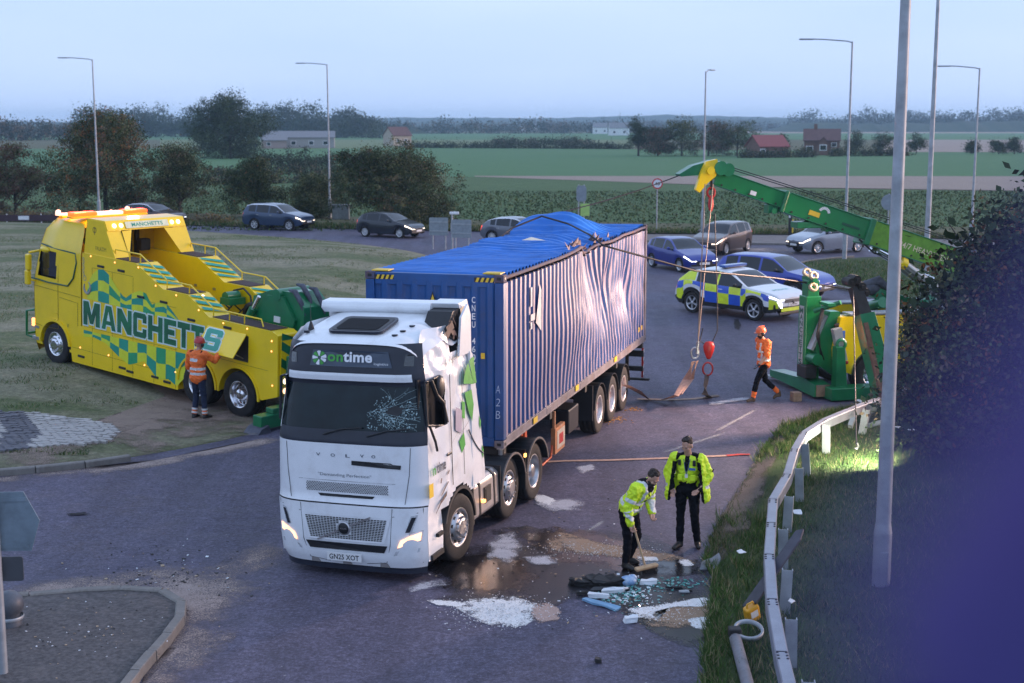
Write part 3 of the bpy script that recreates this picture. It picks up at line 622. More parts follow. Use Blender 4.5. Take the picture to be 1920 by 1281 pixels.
mb.build('warning_triangle', [BLACK, PLATEY], ct)
mb = MB(); mb.box((-.86, -.002, 1.55), (.07, .004, .1)); mb.build('yellow_label', PLATEY, ct)
mb = MB()
for (s, z0, wd, h) in ((1.62, 2.18, .10, .34), (1.62, 1.78, .10, .12), (1.62, 1.92, .28, .12)): mb.box((-W2-.004, -s-wd/2, z0+h/2), (.006, wd, h))
mb.add([(-W2-.007, -1.95, 1.86), (-W2-.007, -2.32, 1.66), (-W2-.007, -2.32, 2.4), (-W2-.007, -2.2, 2.52), (-W2-.007, -2.1, 2.2)], [(0, 1, 2, 3, 4)])
mb.build('company_letters', mat('worn_white_print', (.62, .6, .6), .6, var=.25, scale=5, dirt=.6, dirtcol=(.2, .2, .35)), ct)
for s, z in ((1.9, .1), (5.0, .12), (8.6, .12), (11.2, .42), (11.55, .42)):
    MB().box((-W2-.02, -s, z), (.006, .26 if z < .2 else .12, .11)).build('yellow_tag', PLATEY, ct)
mb = MB(); mb.add([(-.25, -6.2, CH+.06), (.22, -6.0, CH+.07), (.15, -6.5, CH+.1)], [(0, 1, 2)]); mb.build('torn_label', mat('torn_label', (.7, .62, .48), .7), ct)
# ================================================================== trailer
tr = thing('container_trailer', 'dark skeletal container trailer with three axles under the blue container', 'trailer', (-1.307, 22.913, 0), R(163.4))
ORG = mat('orange_steel', (.62, .09, .02), .5, var=.2, dirt=.4)
for sx in (-1, 1):
    mb = MB(); mb.prism([(-.3, 1.2), (-.3, 1.06), (-3.0, 1.0), (-3.6, .82), (-11.9, .82), (-11.9, 1.2)], sx*.5-.06, sx*.5+.06); mb.build('main_beam', DARK, tr, bev=.008)
for y in (-.2, -3.2, -6.0, -9.0, -12.0): MB().box((0, y, 1.17), (2.36, .16, .14)).build('cross_member', DARK, tr, bev=.006)
for y in (-4.2, -5.2, -7.6, -10.4): MB().box((0, y, 1.0), (1.1, .1, .12)).build('cross_member', DARK, tr, bev=.006)
for sx in (-1, 1):
    for y in (-.12, -12.07): MB().box((sx*1.13, y, 1.245), (.1, .14, .05)).cyl((sx*1.13, y, 1.12), (sx*1.13, y, 1.26), .04, n=10).build('twist_lock', STEEL, tr)
for y in (-7.1, -8.35, -9.6):
    for sx in (-1, 1): truck_wheel(tr, (sx*1.04, y, .52), sx, .52, .37, 'trailer', mat('trailer_rim', (.62, .62, .64), .35, .6, dirt=.5) if (y == -7.1 and sx == -1) else bpy.data.materials['trailer_rim'], REDP)
    MB().cyl((-1, y, .52), (1, y, .52), .07).build('axle', DARK, tr)
    for sx in (-1, 1):
        mb = MB(); arch(mb, y, .52, .56, sx*.84, sx*1.25, 8, 172, .018); mb.build('mudguard', BLACK, tr)
for sx in (-1, 1):
    mb = MB(); mb.box((sx*.9, -2.25, .78), (.12, .14, .84)); mb.box((sx*.9, -2.25, .5), (.09, .11, .5)); mb.box((sx*.9, -2.25, .27), (.26, .26, .05)); mb.prism([(-2.3, .95), (-2.3, 1.05), (-1.5, 1.2), (-1.4, 1.2)], sx*.9-.03, sx*.9+.03)
    mb.build('landing_leg', ORG, tr, bev=.006)
mb = MB(); mb.box((-1.17, -3.75, .62), (.09, .72, .5), 0); mb.box((-1.22, -3.8, .62), (.01, .58, .36), 1); mb.box((-1.225, -3.8, .62), (.01, .3, .2), 2)
mb.box((-1.17, -3.45, .95), (.05, .06, .5), 0)
mb.build('side_marker_box', [mat('dusty_orange', (.42, .16, .06), .7, dirt=.5, dirtcol=(.4, .34, .28)), mat('pale_panel', (.45, .38, .3), .7, dirt=.4), REDP], tr, bev=.01)
mb = MB(); mb.tube([(-1.0, -2.5, .3), (-1.1, -2.9, .28), (-1.15, -3.3, .34), (-1.15, -3.4, .55)], .022); mb.build('air_hose', ORG, tr)
MB().box((-.95, -5.1, .72), (.4, .8, .5)).build('tool_box', BLACK, tr, bev=.03)
MB().box((.95, -4.7, .72), (.4, .8, .5)).build('tool_box', BLACK, tr, bev=.03)
mb = MB(); mb.cyl((-.2, -5.9, .66), (-.2, -6.7, .66), .17); mb.build('air_tank', DARK, tr)
mb = MB(); mb.box((-1.02, -6.42, .78), (.42, .04, .76)); mb.build('mud_flap', BLACK, tr)
mb = MB(); mb.box((0, -12.0, .58), (2.4, .1, .12)); mb.box((-.8, -11.95, .8), (.08, .08, .4)); mb.box((.8, -11.95, .8), (.08, .08, .4)); mb.build('rear_bumper', DARK, tr, bev=.008)
for sx in (-1, 1):
    mb = MB(); mb.box((sx*.95, -12.05, .95), (.5, .06, .16)); lb = mb.build('rear_lamp', BLACK, tr, bev=.01); MB().box((sx*.95, -12.085, .95), (.42, .02, .11)).build('lens', REDL, lb)
    mb = MB(); mb.box((sx*1.17, -12.06, .72), (.05, .03, .75), 0)
    for k in range(4): mb.add([(sx*1.2, -12.02, .38+k*.19), (sx*1.2, -12.1, .42+k*.19), (sx*1.2, -12.1, .51+k*.19), (sx*1.2, -12.02, .47+k*.19)], [(0, 1, 2, 3)], 1)
    mb.build('marker_board', [REDP, WHITE], tr)
MB().box((-1.16, -11.75, .36), (.5, .12, .05)).build('bumper_arm', DARK, tr)
# ================================================================== white tractor unit, damaged on its near side
VW = mat('tractor_white', (.80, .82, .84), .28, coat=.45, var=.05, scale=3, dirt=.4, dirtcol=(.50, .47, .45))
VD = mat('tractor_dark_trim', (.012, .016, .03), .38, var=.2, coat=.1)
VGRN = mat('leaf_green_print', (.06, .36, .05), .4, var=.2, scale=4); VGRY = mat('slate_print', (.07, .085, .11), .45)
vt = thing('tractor_unit', 'white articulated lorry cab with smashed windscreen and crushed side, lights on', 'lorry', (-2.40, 19.56, 0), (0, R(1.2), R(160.2)))
HW = [(.2, 1.14), (.35, 1.19), (1.1, 1.21), (1.2, 1.215), (2.1, 1.2), (2.9, 1.13), (3.45, 1.06), (3.6, 1.0)]
YF = [(.2, -.06), (.35, .0), (.6, .03), (1.0, .02), (1.14, .01), (1.2, -.03), (2.05, -.06), (2.2, -.09), (2.88, -.23), (3.0, -.22), (3.45, -.29), (3.62, -.5)]
def nose_y(x, z): h = interp(z, HW); u = min(1, abs(x)/h); return interp(z, YF) - .035*u*u - .20*u**7
def crush(y, z): return (.055*mnoise.noise((y*2.3, z*2.1, 3)) + .03*mnoise.noise((y*6, z*5, 8)) + .05)*sstep(1.5, 3.3, z)*sstep(-.15, -.6, y) + .02*mnoise.noise((y*4, z*4, 5))*sstep(-.1, -.5, y)
def nose(name, z0, z1, m, x0=-1, x1=1, off=0.0, nx=40, nz=10, parent=None, xcut=None):
    mb = MB()
    def fn(u, v):
        z = lerp(z0, z1, v); h = interp(z, HW); t = lerp(x0, x1, u); x = h*t; return (x, nose_y(x, z) + off, z)
    mb.grid(fn, nx, nz); return mb.build(name, m, parent or vt)
nose('bumper', .22, 1.13, VW, nz=14); nose('front_lid', 1.15, 2.02, VW, nz=12); nose('windscreen_surround', 2.02, 2.22, VD); nose('sun_visor', 2.86, 3.47, VD, nz=10); nose('bumper_lip', .13, .235, VD, off=-.01)
nose('bumper_joint', 1.125, 1.155, BLACK, off=-.02); nose('visor_stripe', 2.93, 3.04, VW, -.88, .90, .035); nose('visor_underlip', 2.915, 2.93, VD, -.88, .9, .03)
ws = nose('windscreen', 2.215, 2.875, mat('windscreen_glass', (.008, .016, .02), .07, var=.5, scale=2, coat=.0, spec=.28), -.985, .985, -.01); ws['label'] = 'dark windscreen with a shattered hole on the passenger side'
for sx in (-1, 1): nose('windscreen_pillar', 2.18, 2.9, VW if sx > 0 else VD, .975*sx, 1.0*sx, .004, nx=3)
# cracks fanning out from the hole
mb = MB(); rn = random.Random(5); cx, cz = -.72, 2.47
def wsp(x, z, o=.004): x = max(-1.1, min(1.1, x)); z = max(2.23, min(2.86, z)); return (x, nose_y(x, z) - .01 + o, z)
for i in range(-22, 20):                  # crazed glass: small shards, each tilted its own way, thinning outwards
    for j in range(-14, 17):
        x, z = cx + (i + rn.uniform(-.4, .4))*.021, cz + (j + rn.uniform(-.4, .4))*.021; q = sqrt(((x-cx)/.46)**2 + ((z-cz+.06)/.33)**2) + .35*mnoise.noise((x*7, z*7, 0))
        if rn.random() < max(0, q)**1.6 or abs(x) > 1.1 or not 2.235 < z < 2.85: continue
        r = rn.uniform(.006, .013); a0 = rn.uniform(0, 6.3); pts = []
        for t in range(rn.choice((3, 4, 5))): a = a0 + t*2*pi/5 + rn.uniform(-.3, .3); w3 = wsp(x + r*cos(a), z + r*sin(a)); pts.append((w3[0], w3[1] + rn.uniform(-.003, .003), w3[2]))
        mb.poly(pts, rn.choice((0, 0, 1)))
for k in range(16):
    a = rn.uniform(2.0, 4.4) if k % 3 else rn.uniform(0, 6.28); x, z = cx + .2*cos(pi-a), cz + .12*sin(a)
    for q in range(9):
        a += rn.gauss(0, .12); nx_, nz_ = x + .09*-cos(a)*rn.uniform(.5, 1.2)*-1, z + .05*sin(a); t = .0016
        if not (2.23 < nz_ < 2.86 and abs(nx_) < 1.12): break
        mb.add([wsp(x, z+t), wsp(x, z-t), wsp(nx_, nz_-t), wsp(nx_, nz_+t)], [(0, 1, 2, 3)]); x, z = nx_, nz_
stuff(mb.build('shattered_glass', [mat('crazed_glass', (.32, .46, .47), .25, var=.4, scale=30, spec=.8), mat('crazed_glass_dark', (.05, .11, .12), .2, spec=.8)], ws))
mb = MB(); pts = []
for k in range(14): a = 2*pi*k/14; r = .6 + .5*rn.random(); pts.append(wsp(cx - .03 + .15*r*cos(a), cz + .06 + .085*r*sin(a), .009))
mb.poly(pts); mb.build('hole', BLACK, ws)
mb = MB(); mb.ball((-.55, -.35, 2.72), (.17, .1, .05)); mb.box((-.5, -.32, 2.76), (.36, .05, .02)); mb.build('dangling_visor', VD, vt)
for x, r in ((.35, -.5), (-.35, -.5)):          # wipers
    mb = MB(); mb.tube([(x, nose_y(x, 2.17)+.03, 2.15), (x-.3, nose_y(x-.3, 2.22)+.03, 2.24), (x-.62, nose_y(x-.62, 2.26)+.025, 2.27)], .013, 6); mb.build('wiper', BLACK, vt)
# roof: slopes up to the deflector, with hatch, marker lamps and aerial
mb = MB()
def roof(u, v):
    y = lerp(-.27, -1.85, u); t = lerp(-1, 1, v); z0 = interp(-y, [(.27, 3.46), (.5, 3.56), (1.2, 3.68), (1.9, 3.76)]); h = interp(-y, [(.27, 1.06), (.8, 1.13), (1.9, 1.17)])
    x = t*h; yy = y - (.2*abs(t)**7 if u < .3 else 0)*(1-u/.3); z = z0 - .02*t*t - .22*abs(t)**8
    if t < -.55 and u > .45: z -= .18*sstep(.45, .8, u)*sstep(-.55, -.95, t) + .05*mnoise.noise((x*5, y*5, 0))
    return (x, yy, z)
mb.grid(roof, 30, 34); mb.build('roof', VW, vt)
def roofz_at(y): return interp(-y, [(.27, 3.46), (.5, 3.56), (1.2, 3.68), (1.9, 3.76)])
Mh = frame((.02, -.86, 3.638), (-1, 0, 0), Vector((0, -1, .18)))
def rrect(w, h, r, n=5): return [(sx*(w/2-r) + r*cos(a), sy*(h/2-r) + r*sin(a)) for sx, sy, a0 in ((1, 1, 0), (-1, 1, 90), (-1, -1, 180), (1, -1, 270)) for a in [R(a0 + 90*k/n) for k in range(n+1)]]
hp = rrect(.88, .72, .1); mb = MB(); mb.plate(hp, .035, 0, Mh); ht = mb.build('roof_hatch', VD, vt, bev=.008)
mb = MB(); mb.plate(rrect(.68, .5, .06), .012, 0, Mh @ Matrix.Translation((0, -.02, .034))); mb.build('hatch_dark_hole', mat('hatch_dark', (.006, .006, .008), .6, spec=.1), ht)  # matte black plate painted in for the dark of the open hatch
mb = MB(); mb.plate(rrect(.8, .62, .08), .01, 0, Mh @ Matrix.Translation((0, 0, .03))); mb.build('hatch_seal', BLACK, ht)
for x, y in ((-.62, -.55), (-.66, -.75), (-.70, -1.0), (.85, -.62)):
    mb = MB(); mb.cyl((x, y, roofz_at(y)-.03), (x, y, roofz_at(y)+.006), .045, n=14); mb.build('roof_cap', VD, vt)
mb = MB(); mb.lathe([(.05, 0), (.045, .04), (.02, .12), (.004, .15), (.003, .5), (0, .5)], Matrix.Translation((.86, -.78, 3.56)), 10); mb.build('aerial', BLACK, vt)
# deflector across the back of the roof
mb = MB(); mb.prism([(-1.72, 3.72), (-1.62, 3.80), (-1.66, 3.90), (-1.95, 3.92), (-2.02, 3.70)], -.72, 1.12, sm=False); df = mb.build('roof_deflector', VW, vt, bev=.03)
mb = MB(); mb.prism([(-1.74, 3.82), (-1.70, 3.90), (-2.05, 3.93), (-2.08, 3.85)], -1.16, -.72); mb.build('bent_deflector_end', VW, df, bev=.015)
mb = MB(); mb.prism([(-1.28, 3.56), (-1.5, 3.80), (-1.98, 3.84), (-2.0, 3.3), (-1.6, 3.3)], -1.14, -.74); mb.build('torn_cavity', BLACK, vt)
mb = MB()
for k in range(16):
    u = rn.random(); a = Vector((-1.17 - .03*rn.random(), -1.35 - .6*u, 3.45 + .33*rn.random())); d = Vector((rn.uniform(-.03, .03), rn.uniform(-.25, .25), rn.uniform(-.2, .05))); e = Vector((0, .1*rn.random(), .12*rn.random()))
    mb.add([a, a+d, a+d+e, a+e], [(0, 1, 2, 3)])
stuff(mb.build('torn_lining', mat('torn_lining', (.13, .085, .07), .7, var=.4, scale=5), vt))
# flanks: door with broken window, sleeper side
def sidewall(sx):
    V = []; Fc = []; dmg = sx < 0; ny, nz_ = 48, 52; keep = {}
    for i in range(ny+1):
        y = lerp(0, -2.0, i/ny)
        for j in range(nz_+1):
            z = lerp(.98, 3.62, j/nz_); h = interp(z, HW); hb = lerp(h, 1.245 - .09*sstep(2.9, 3.6, z), sstep(0, .45, i/ny)); yf = nose_y(sx*h*.998, z)
            yy = lerp(yf, -2.0, i/ny); x = sx*(hb - (crush(yy, z) if dmg else 0)); V.append((x, yy, z))
    out = {'door': [], 'sleeper_panel': [], 'trim': []}
    for i in range(ny):
        for j in range(nz_):
            a = V[i*(nz_+1)+j]; c = V[(i+1)*(nz_+1)+j+1]; y, z = (a[1]+c[1])/2, (a[2]+c[2])/2
            win = 2.18 + .12*sstep(-.9, -.2, y) < z < 2.92 and -.98 < y < -.33
            if win: continue
            if ((y + 1.36)**2 + (z - .52)**2) < .66**2: continue
            if dmg and z > 3.28 - .3*(y + 1.7) and y < -1.32 and z > 3.2: continue
            f = (i*(nz_+1)+j, i*(nz_+1)+j+1, (i+1)*(nz_+1)+j+1, (i+1)*(nz_+1)+j)
            out['door' if -1.05 < y < -.3 and z < 3.0 else 'sleeper_panel'].append(f if sx < 0 else f[::-1])
    for k in ('door', 'sleeper_panel'):
        idx = sorted({q for f in out[k] for q in f}); mp = {q: n for n, q in enumerate(idx)}
        o = fastobj(k, [V[q] for q in idx], [[mp[q] for q in f] for f in out[k]], VW, vt, smooth=True)
        if dmg: o['label'] = 'dented scuffed white ' + k.replace('_', ' ')
        if k == 'door': dr = o
    mb = MB(); mb.box((sx*1.06, -.66, 2.55), (.02, .72, .82)); mb.build('window', GLASS if not dmg else BLACK, dr)
    mb = MB(); w = sx*(1.185 if dmg else 1.2)
    for p, q in (((-.33, 2.3), (-.36, 2.92)), ((-.36, 2.92), (-.98, 2.93)), ((-.98, 2.93), (-.98, 2.17)), ((-.98, 2.17), (-.33, 2.3))): mb.cyl((w - sx*.03*(p[1] > 2.5), p[0], p[1]), (w - sx*.03*(q[1] > 2.5), q[0], q[1]), .022, n=6)
    mb.build('window_frame', BLACK, dr); return dr
dL = sidewall(-1); dR = sidewall(1)
mb = MB(); mb.tube([(-1.22, -.42, 2.95), (-1.25, -.55, 2.7), (-1.24, -.8, 2.55), (-1.27, -.86, 2.25)], .035, 7); mb.ball((-1.24, -.72, 2.8), (.05, .13, .17)); mb.tube([(-1.24, -.3, 2.3), (-1.28, -.4, 2.05), (-1.26, -.5, 1.9)], .02, 6); mb.build('broken_mirror', BLACK, vt)
mb = MB(); mb.box((0, -1.3, 2.2), (2.02, 1.2, 1.7)); mb.build('cab_interior', BLACK, vt)
for x in (-.6, .6): MB().box((x, -.85, 2.05), (.5, .5, .14)).box((x, -1.05, 2.45), (.5, .14, .75)).build('seat', DARK, vt, bev=.04)
mb = MB(); mb.box((0, -2.0, 2.35), (2.34, .04, 2.7)); mb.build('rear_wall', VW, vt)
# side fairing behind the cab with its leaf print
def fairing(sx):
    mb = MB(); prof = [(-1.9, 3.15), (-2.0, 3.1), (-2.12, 2.5), (-2.28, 1.9), (-2.42, 1.2), (-2.42, 1.02), (-1.9, 1.02)]
    mb.prism(prof, sx*1.205, sx*1.25); return mb.build('side_fairing', VW, vt, bev=.012)
fairing(-1); fairing(1)
mb = MB(); mb.prism([(-1.5, 3.12), (-1.99, 3.12), (-2.0, 3.7), (-1.9, 3.88), (-1.62, 3.7)], -1.235, -1.2); mb.build('roof_fairing', VW, vt, bev=.01)
for sx in (-1, 1):                             # lower cab: wheel surround, step, mudguard
    mb = MB(); arch(mb, -1.36, .52, .585, sx*.95, sx*1.255, 20, 178, .05); mb.build('wheel_arch', mat('arch_trim', (.03, .028, .03), .6, dirt=.6) if sx < 0 else bpy.data.materials['arch_trim'], vt)
    mb = MB(); mb.prism([(-.24, .3), (-.24, 1.02), (-.72, 1.02), (-.8, .62), (-.78, .3)], sx*1.12, sx*1.19); mb.build('step_panel', VW, vt, bev=.02)
    mb = MB(); mb.box((sx*1.14, -.52, .34), (.18, .42, .07)); mb.box((sx*1.19, -.62, .62), (.1, .2, .05)); mb.build('step', DARK, vt)
    truck_wheel(vt, (sx*1.07, -1.36, .515), sx, .515, .32, 'steer', None, None, R(-6))
    for y in (-3.78, -5.02):
        truck_wheel(vt, (sx*1.0, y, .515), sx, .515, .34 if y == -5.02 else .3, 'steer' if y == -3.78 else 'drive')
        mb = MB(); arch(mb, y, .515, .57, sx*.62, sx*1.24, 12, 168, .02); arch(mb, y, .515, .58, sx*1.225, sx*1.25, 12, 168, .035, 1)
        mb.build('mudguard', [BLACK, mat('dusty_plastic', (.13, .11, .1), .7, var=.3) if 'dusty_plastic' not in bpy.data.materials else bpy.data.materials['dusty_plastic']], vt)
        MB().box((sx*.93, y+.62, .7), (.6, .02, .7)).build('mud_flap', BLACK, vt)
    mb = MB(); mb.box((sx*1.235, -4.38, .95), (.03, .06, .06)); mb.build('marker_lamp', LAMPA, vt)
for sx in (-1, 1):
    tk = MB(); pr = [(sx*.62, .38), (sx*.64, .95), (sx*.72, 1.03), (sx*1.1, 1.03), (sx*1.19, .95), (sx*1.2, .45), (sx*1.1, .36), (sx*.7, .34)]
    tk.prism(pr, -2.05, -3.15, 0, 'y'); t_ = tk.build('fuel_tank', mat('dusty_aluminium', (.5, .47, .46), .38, .7, var=.15, scale=2, dirt=.5, dirtcol=(.3, .26, .24)) if sx < 0 else bpy.data.materials['dusty_aluminium'], vt, bev=.03)
    for y in (-2.3, -2.95):
        b_ = MB(); q = [(sx*(abs(x)+.008 if abs(x) > .9 else abs(x)), z + (.012 if z > .9 else -.01 if z < .4 else 0)) for x, z in pr]; b_.prism(q, y-.03, y+.03, 0, 'y'); b_.build('tank_strap', BLACK, t_)
    MB().box((sx*1.205, -2.62, .72), (.02, .28, .26)).box((sx*1.212, -2.62, .72), (.02, .2, .18)).build('tank_step', DARK, t_)
    MB().box((sx*1.23, -2.38, .66), (.05, .07, .045)).build('side_lamp', LAMPA, t_)
    MB().box((sx*1.15, -2.0, .82), (.12, .06, .9)).build('tank_bracket', DARK, vt, bev=.01)
MB().box((0, -2.9, .45), (1.3, 4.6, .35)).build('chassis_shade_box', DARK, vt)  # box added under the chassis to block light and darken the road
# chassis
for sx in (-1, 1): MB().box((sx*.42, -3.2, .86), (.08, 5.0, .26)).build('chassis_rail', DARK, vt)
MB().lathe([(.05, .02), (.5, .0), (.52, .06), (.1, .07), (0, .07)], Matrix.Translation((0, -4.4, 1.03)), 24).build('fifth_wheel', DARK, vt)
mb = MB()
for x in (-.2, 0, .2): mb.tube([(x, -2.1, 2.0), (x*1.3, -2.35, 1.5), (x, -2.6, 1.15), (x*.4, -3.0, 1.2)], .02, 6)
mb.build('air_lines', BLACK, vt)
# face: headlamps, grilles, emblem, plate, lettering
for sx in (-1, 1):
    def hp_(pts, off): return [(sx*x, nose_y(x, z) + off, z) for x, z in pts]
    mb = MB(); mb.poly(hp_([(1.1, 1.03), (1.01, 1.02), (.80, .52), (1.13, .64), (1.16, .80), (1.02, .78)], .008)); hl = mb.build('headlamp', LENS, vt)
    mb = MB(); mb.poly(hp_([(.81, .545), (1.125, .66), (1.14, .77), (.99, .72), (.86, .655)], .016)); mb.build('lit_strip', LAMPA if 0 else mat('running_light', (1, .9, .8), .2, emit=(1, .44, .16), es=1.3) if sx < 0 else bpy.data.materials['running_light'], hl)
    mb = MB(); mb.poly(hp_([(1.08, 1.0), (1.02, 1.0), (.93, .78), (.99, .78)], .014)); mb.build('upper_lens', GLASS, hl)
    mb = MB(); mb.poly(hp_([(.74, .42), (1.1, .48), (1.12, .54), (.78, .49)], .012)); mb.build('fog_lamp', LENS, vt)
def nfn(x0, z0, off=.008): return lambda a, c: (x0 - a, nose_y(x0 - a, z0 + c) + off, z0 + c)
mb = MB()                                     # perforated upper grille
for j in range(7):
    for i in range(46):
        x = -.66 + 1.32*(i + .5*(j % 2))/46; z = 1.315 + j*.02; f = nfn(x, z, .006); r = .0095
        mb.add([f(r*cos(a), r*sin(a)) for a in (.5, 1.55, 2.6, 3.64, 4.7, 5.75)], [(0, 1, 2, 3, 4, 5)])
stuff(mb.build('upper_grille_holes', BLACK, vt))
def fpoly(name, pts, m, off=.006, parent=None):
    o = MB(); k = 8
    P_ = []
    for (a, c), (d, e) in zip(pts, pts[1:] + pts[:1]):
        for t in range(k): x, z = lerp(a, d, t/k), lerp(c, e, t/k); P_.append((x, nose_y(x, z) + off, z))
    o.poly(P_); return o.build(name, m, parent or vt)
fpoly('grille_slot', [(.42, 1.235), (-.42, 1.235), (-.46, 1.275), (.46, 1.275)], BLACK)
fpoly('torn_strip', [(-.1, 1.72), (-.86, 1.69), (-.87, 1.75), (-.75, 1.755), (-.72, 1.775), (-.1, 1.785)], BLACK, .01)
lg = fpoly('lower_grille', [(.62, .60), (-.62, .60), (-.72, .98), (.72, .98)], VW, .012)
mb = MB()
for j in range(13):
    for i in range(26):
        z = .64 + j*.025; wd = lerp(.58, .66, j/12); x = lerp(-wd, wd, (i+.5)/26)
        if (x-.02)**2 + (z-.79)**2 < .12**2: continue
        f = nfn(x, z, .018); w_ = wd/26*.78; mb.add([f(-w_, -.008), f(w_, -.008), f(w_, .008), f(-w_, .008)], [(0, 1, 2, 3)])
stuff(mb.build('grille_holes', BLACK, lg))
fpoly('air_intake', [(.60, .455), (-.60, .455), (-.66, .565), (.66, .565)], BLACK, .012)
mb = MB(); mb.lathe([(.0, .03), (.075, .03), (.085, .02), (.088, 0)], Matrix.Translation((.02, .035, .79)) @ Matrix.Rotation(-pi/2, 4, 'X'), 28, 1); mb.lathe([(.088, .034), (.1, .03), (.105, 0)], Matrix.Translation((.02, .035, .79)) @ Matrix.Rotation(-pi/2, 4, 'X'), 28, 0)
Mx = frame((.02, .052, .79), (-1, 0, 0), (0, 0, 1)); mb.box((0, 0, 0), (.95, .022, .01), 0, Mx @ Matrix.Rotation(R(24), 4, 'Z')); em = mb.build('round_emblem', [STEEL, BLACK], vt)
MB().text('VOLVO', None, .022, .11, .01, fn=nose_fn(.02, .072, .79)).build('emblem_lettering', STEEL, em)
mb = MB(); mb.box((.03, .045, .355), (.56, .012, .125)); pl = mb.build('number_plate', PLATEW, vt, bev=.004)
MB().text('GN25 XOT', None, .078, .48, .018, fn=nose_fn(.03, .0535, .355)).build('plate_lettering', BLACK, pl)
mb = MB()
for k, ch in enumerate('VOLVO'): mb.text(ch, None, .045, .07 if k < 3 else .06, .012, fn=nfn([.44, .2, -.04, -.27, -.45][k], 1.85 + (.012 if k > 2 else 0), .01))
mb.build('maker_lettering', VGRY, vt)
MB().text('"Demanding Perfection"', None, .058, .86, -.006, fn=nfn(.02, 1.555)).build('slogan', VGRY, vt)
for sx in (-1, 1): fpoly('visor_lamp', [(sx*.86, 3.16), (sx*.99, 3.15), (sx*.99, 3.32), (sx*.88, 3.32)], GLASS, .006)
sg = fpoly('sign_panel', [(.62, 3.13), (-.70, 3.13), (-.63, 3.36), (.57, 3.36)], mat('sign_slate', (.055, .075, .11), .35), .012)
MB().text('on', None, .105, .25, .03, fn=nfn(.20, 3.25, .018)).build('green_lettering', VGRN, sg); MB().text('time', None, .15, .46, .03, fn=nfn(-.16, 3.272, .018)).text('logistics', None, .045, .22, .0, fn=nfn(-.53, 3.18, .018)).build('white_lettering', WHT, sg)
mb = MB()
for k in range(9):
    a0, a1 = 2*pi*k/9, 2*pi*(k+.8)/9; f = nfn(.46, 3.245, .018); mb.add([f(.025*cos(a0), .025*sin(a0)), f(.115*cos(a0), .1*sin(a0)), f(.12*cos((a0+a1)/2), .105*sin((a0+a1)/2)), f(.115*cos(a1), .1*sin(a1)), f(.03*cos(a1), .03*sin(a1))], [(0, 1, 2, 3, 4)], k % 2)
mb.build('sphere_logo', [WHT, VGRN], sg)
X = -1.256
def leafprint(name, pts, m):
    return MB().poly([(X - .0025, y, z) for y, z in pts]).build(name, m, vt)
def fan(cy, cz, r, a0, a1): return [(cy, cz)] + [(cy + r*cos(R(a)), cz + r*sin(R(a))) for a in np.linspace(a0, a1, 10)]
for (cy, cz, r, a0, a1) in ((-2.0, 2.62, .42, 10, 60), (-2.0, 2.62, .42, 66, 96)): leafprint('leaf_print', fan(cy, cz, r, a0, a1), VGRN)
leafprint('leaf_print', [(-2.03, 2.62), (-2.12, 2.62), (-2.05, 2.9), (-2.0, 3.02), (-1.96, 2.9)], VGRN)
for pts in ([(-1.62, 2.55), (-1.9, 2.55), (-1.98, 2.3), (-1.9, 2.05), (-1.78, 2.2), (-1.7, 2.35)], [(-1.5, 2.45), (-1.62, 2.4), (-1.6, 2.15), (-1.48, 2.2)], [(-2.3, 1.6), (-2.36, 1.5), (-2.33, 1.36), (-2.28, 1.45)], [(-2.2, 2.08), (-2.27, 1.98), (-2.24, 1.85), (-2.19, 1.95)], [(-1.35, 1.85), (-1.55, 1.95), (-1.6, 1.75), (-1.45, 1.65)]): leafprint('leaf_print', pts, VGRN)
leafprint('grey_leaf_print', [(-1.25, 2.4), (-1.5, 2.3), (-1.45, 1.95), (-1.22, 2.05)], mat('lilac_print', (.38, .34, .42), .45)); 
mb = MB(); pts = [(X-.002, -1.75 - .6*t, 1.95 - .75*t + .25*t*t) for t in np.linspace(0, 1, 10)]; mb.tube(pts, .012, 5); mb.build('swoosh_print', VGRY, vt)
MB().text('n', None, .11, .1, .02, fn=side_fn(X+.004, -.40, 1.61)).build('green_lettering', VGRN, vt); MB().text('time', None, .16, .34, .02, fn=side_fn(X+.004, -.66, 1.635)).build('side_lettering', VGRY, vt)
MB().text('n .logistics', None, .11, .62, .0, fn=lambda a, c: (-1.222 + .0, -1.28 - a, 3.12 + c + a*.12)).build('side_lettering', VGRY, vt)
MB().box((X+.002, -.26, 1.36), (.004, .15, .2)).build('yellow_label', PLATEY, vt)
mb = MB(); rn = random.Random(9)
for (y, z, l, h) in ((-.75, 1.27, .34, .06), (-.7, 1.15, .28, .1), (-.62, 1.42, .06, .12), (-.9, 1.48, .12, .05), (-1.6, 2.02, .4, .012), (-1.2, 1.95, .3, .01), (-.5, 1.05, .25, .06), (-1.5, 2.62, .25, .012)):
    a = rn.uniform(.35, .6); pts = [(X - .003, y + l/2*q*cos(a) - h*s_*sin(a)*.5*rn.uniform(.5, 1), z - l/2*q*sin(a)*-1*-1 + h*s_*.5*rn.uniform(.4, 1)) for q, s_ in ((-1, -1), (-.4, -1), (.4, -.8), (1, -.5), (1, .6), (.3, 1), (-.5, .8), (-1, .5))]; mb.poly(pts)
stuff(mb.build('scrape_marks', mat('scrape', (.16, .11, .09), .8, var=.5, scale=20), vt))
mb = MB(); mb.tube([(-1.25, -1.06, 2.93), (-1.252, -1.06, 2.2), (-1.255, -1.08, 1.25)], .006, 4); mb.tube([(-1.253, -1.52, 2.9), (-1.255, -1.55, 1.3)], .004, 4); mb.build('shut_lines', BLACK, vt)
mb = MB(); mb.box((-1.257, -.95, 1.75), (.02, .16, .04)); mb.build('door_handle', BLACK, vt, bev=.008)

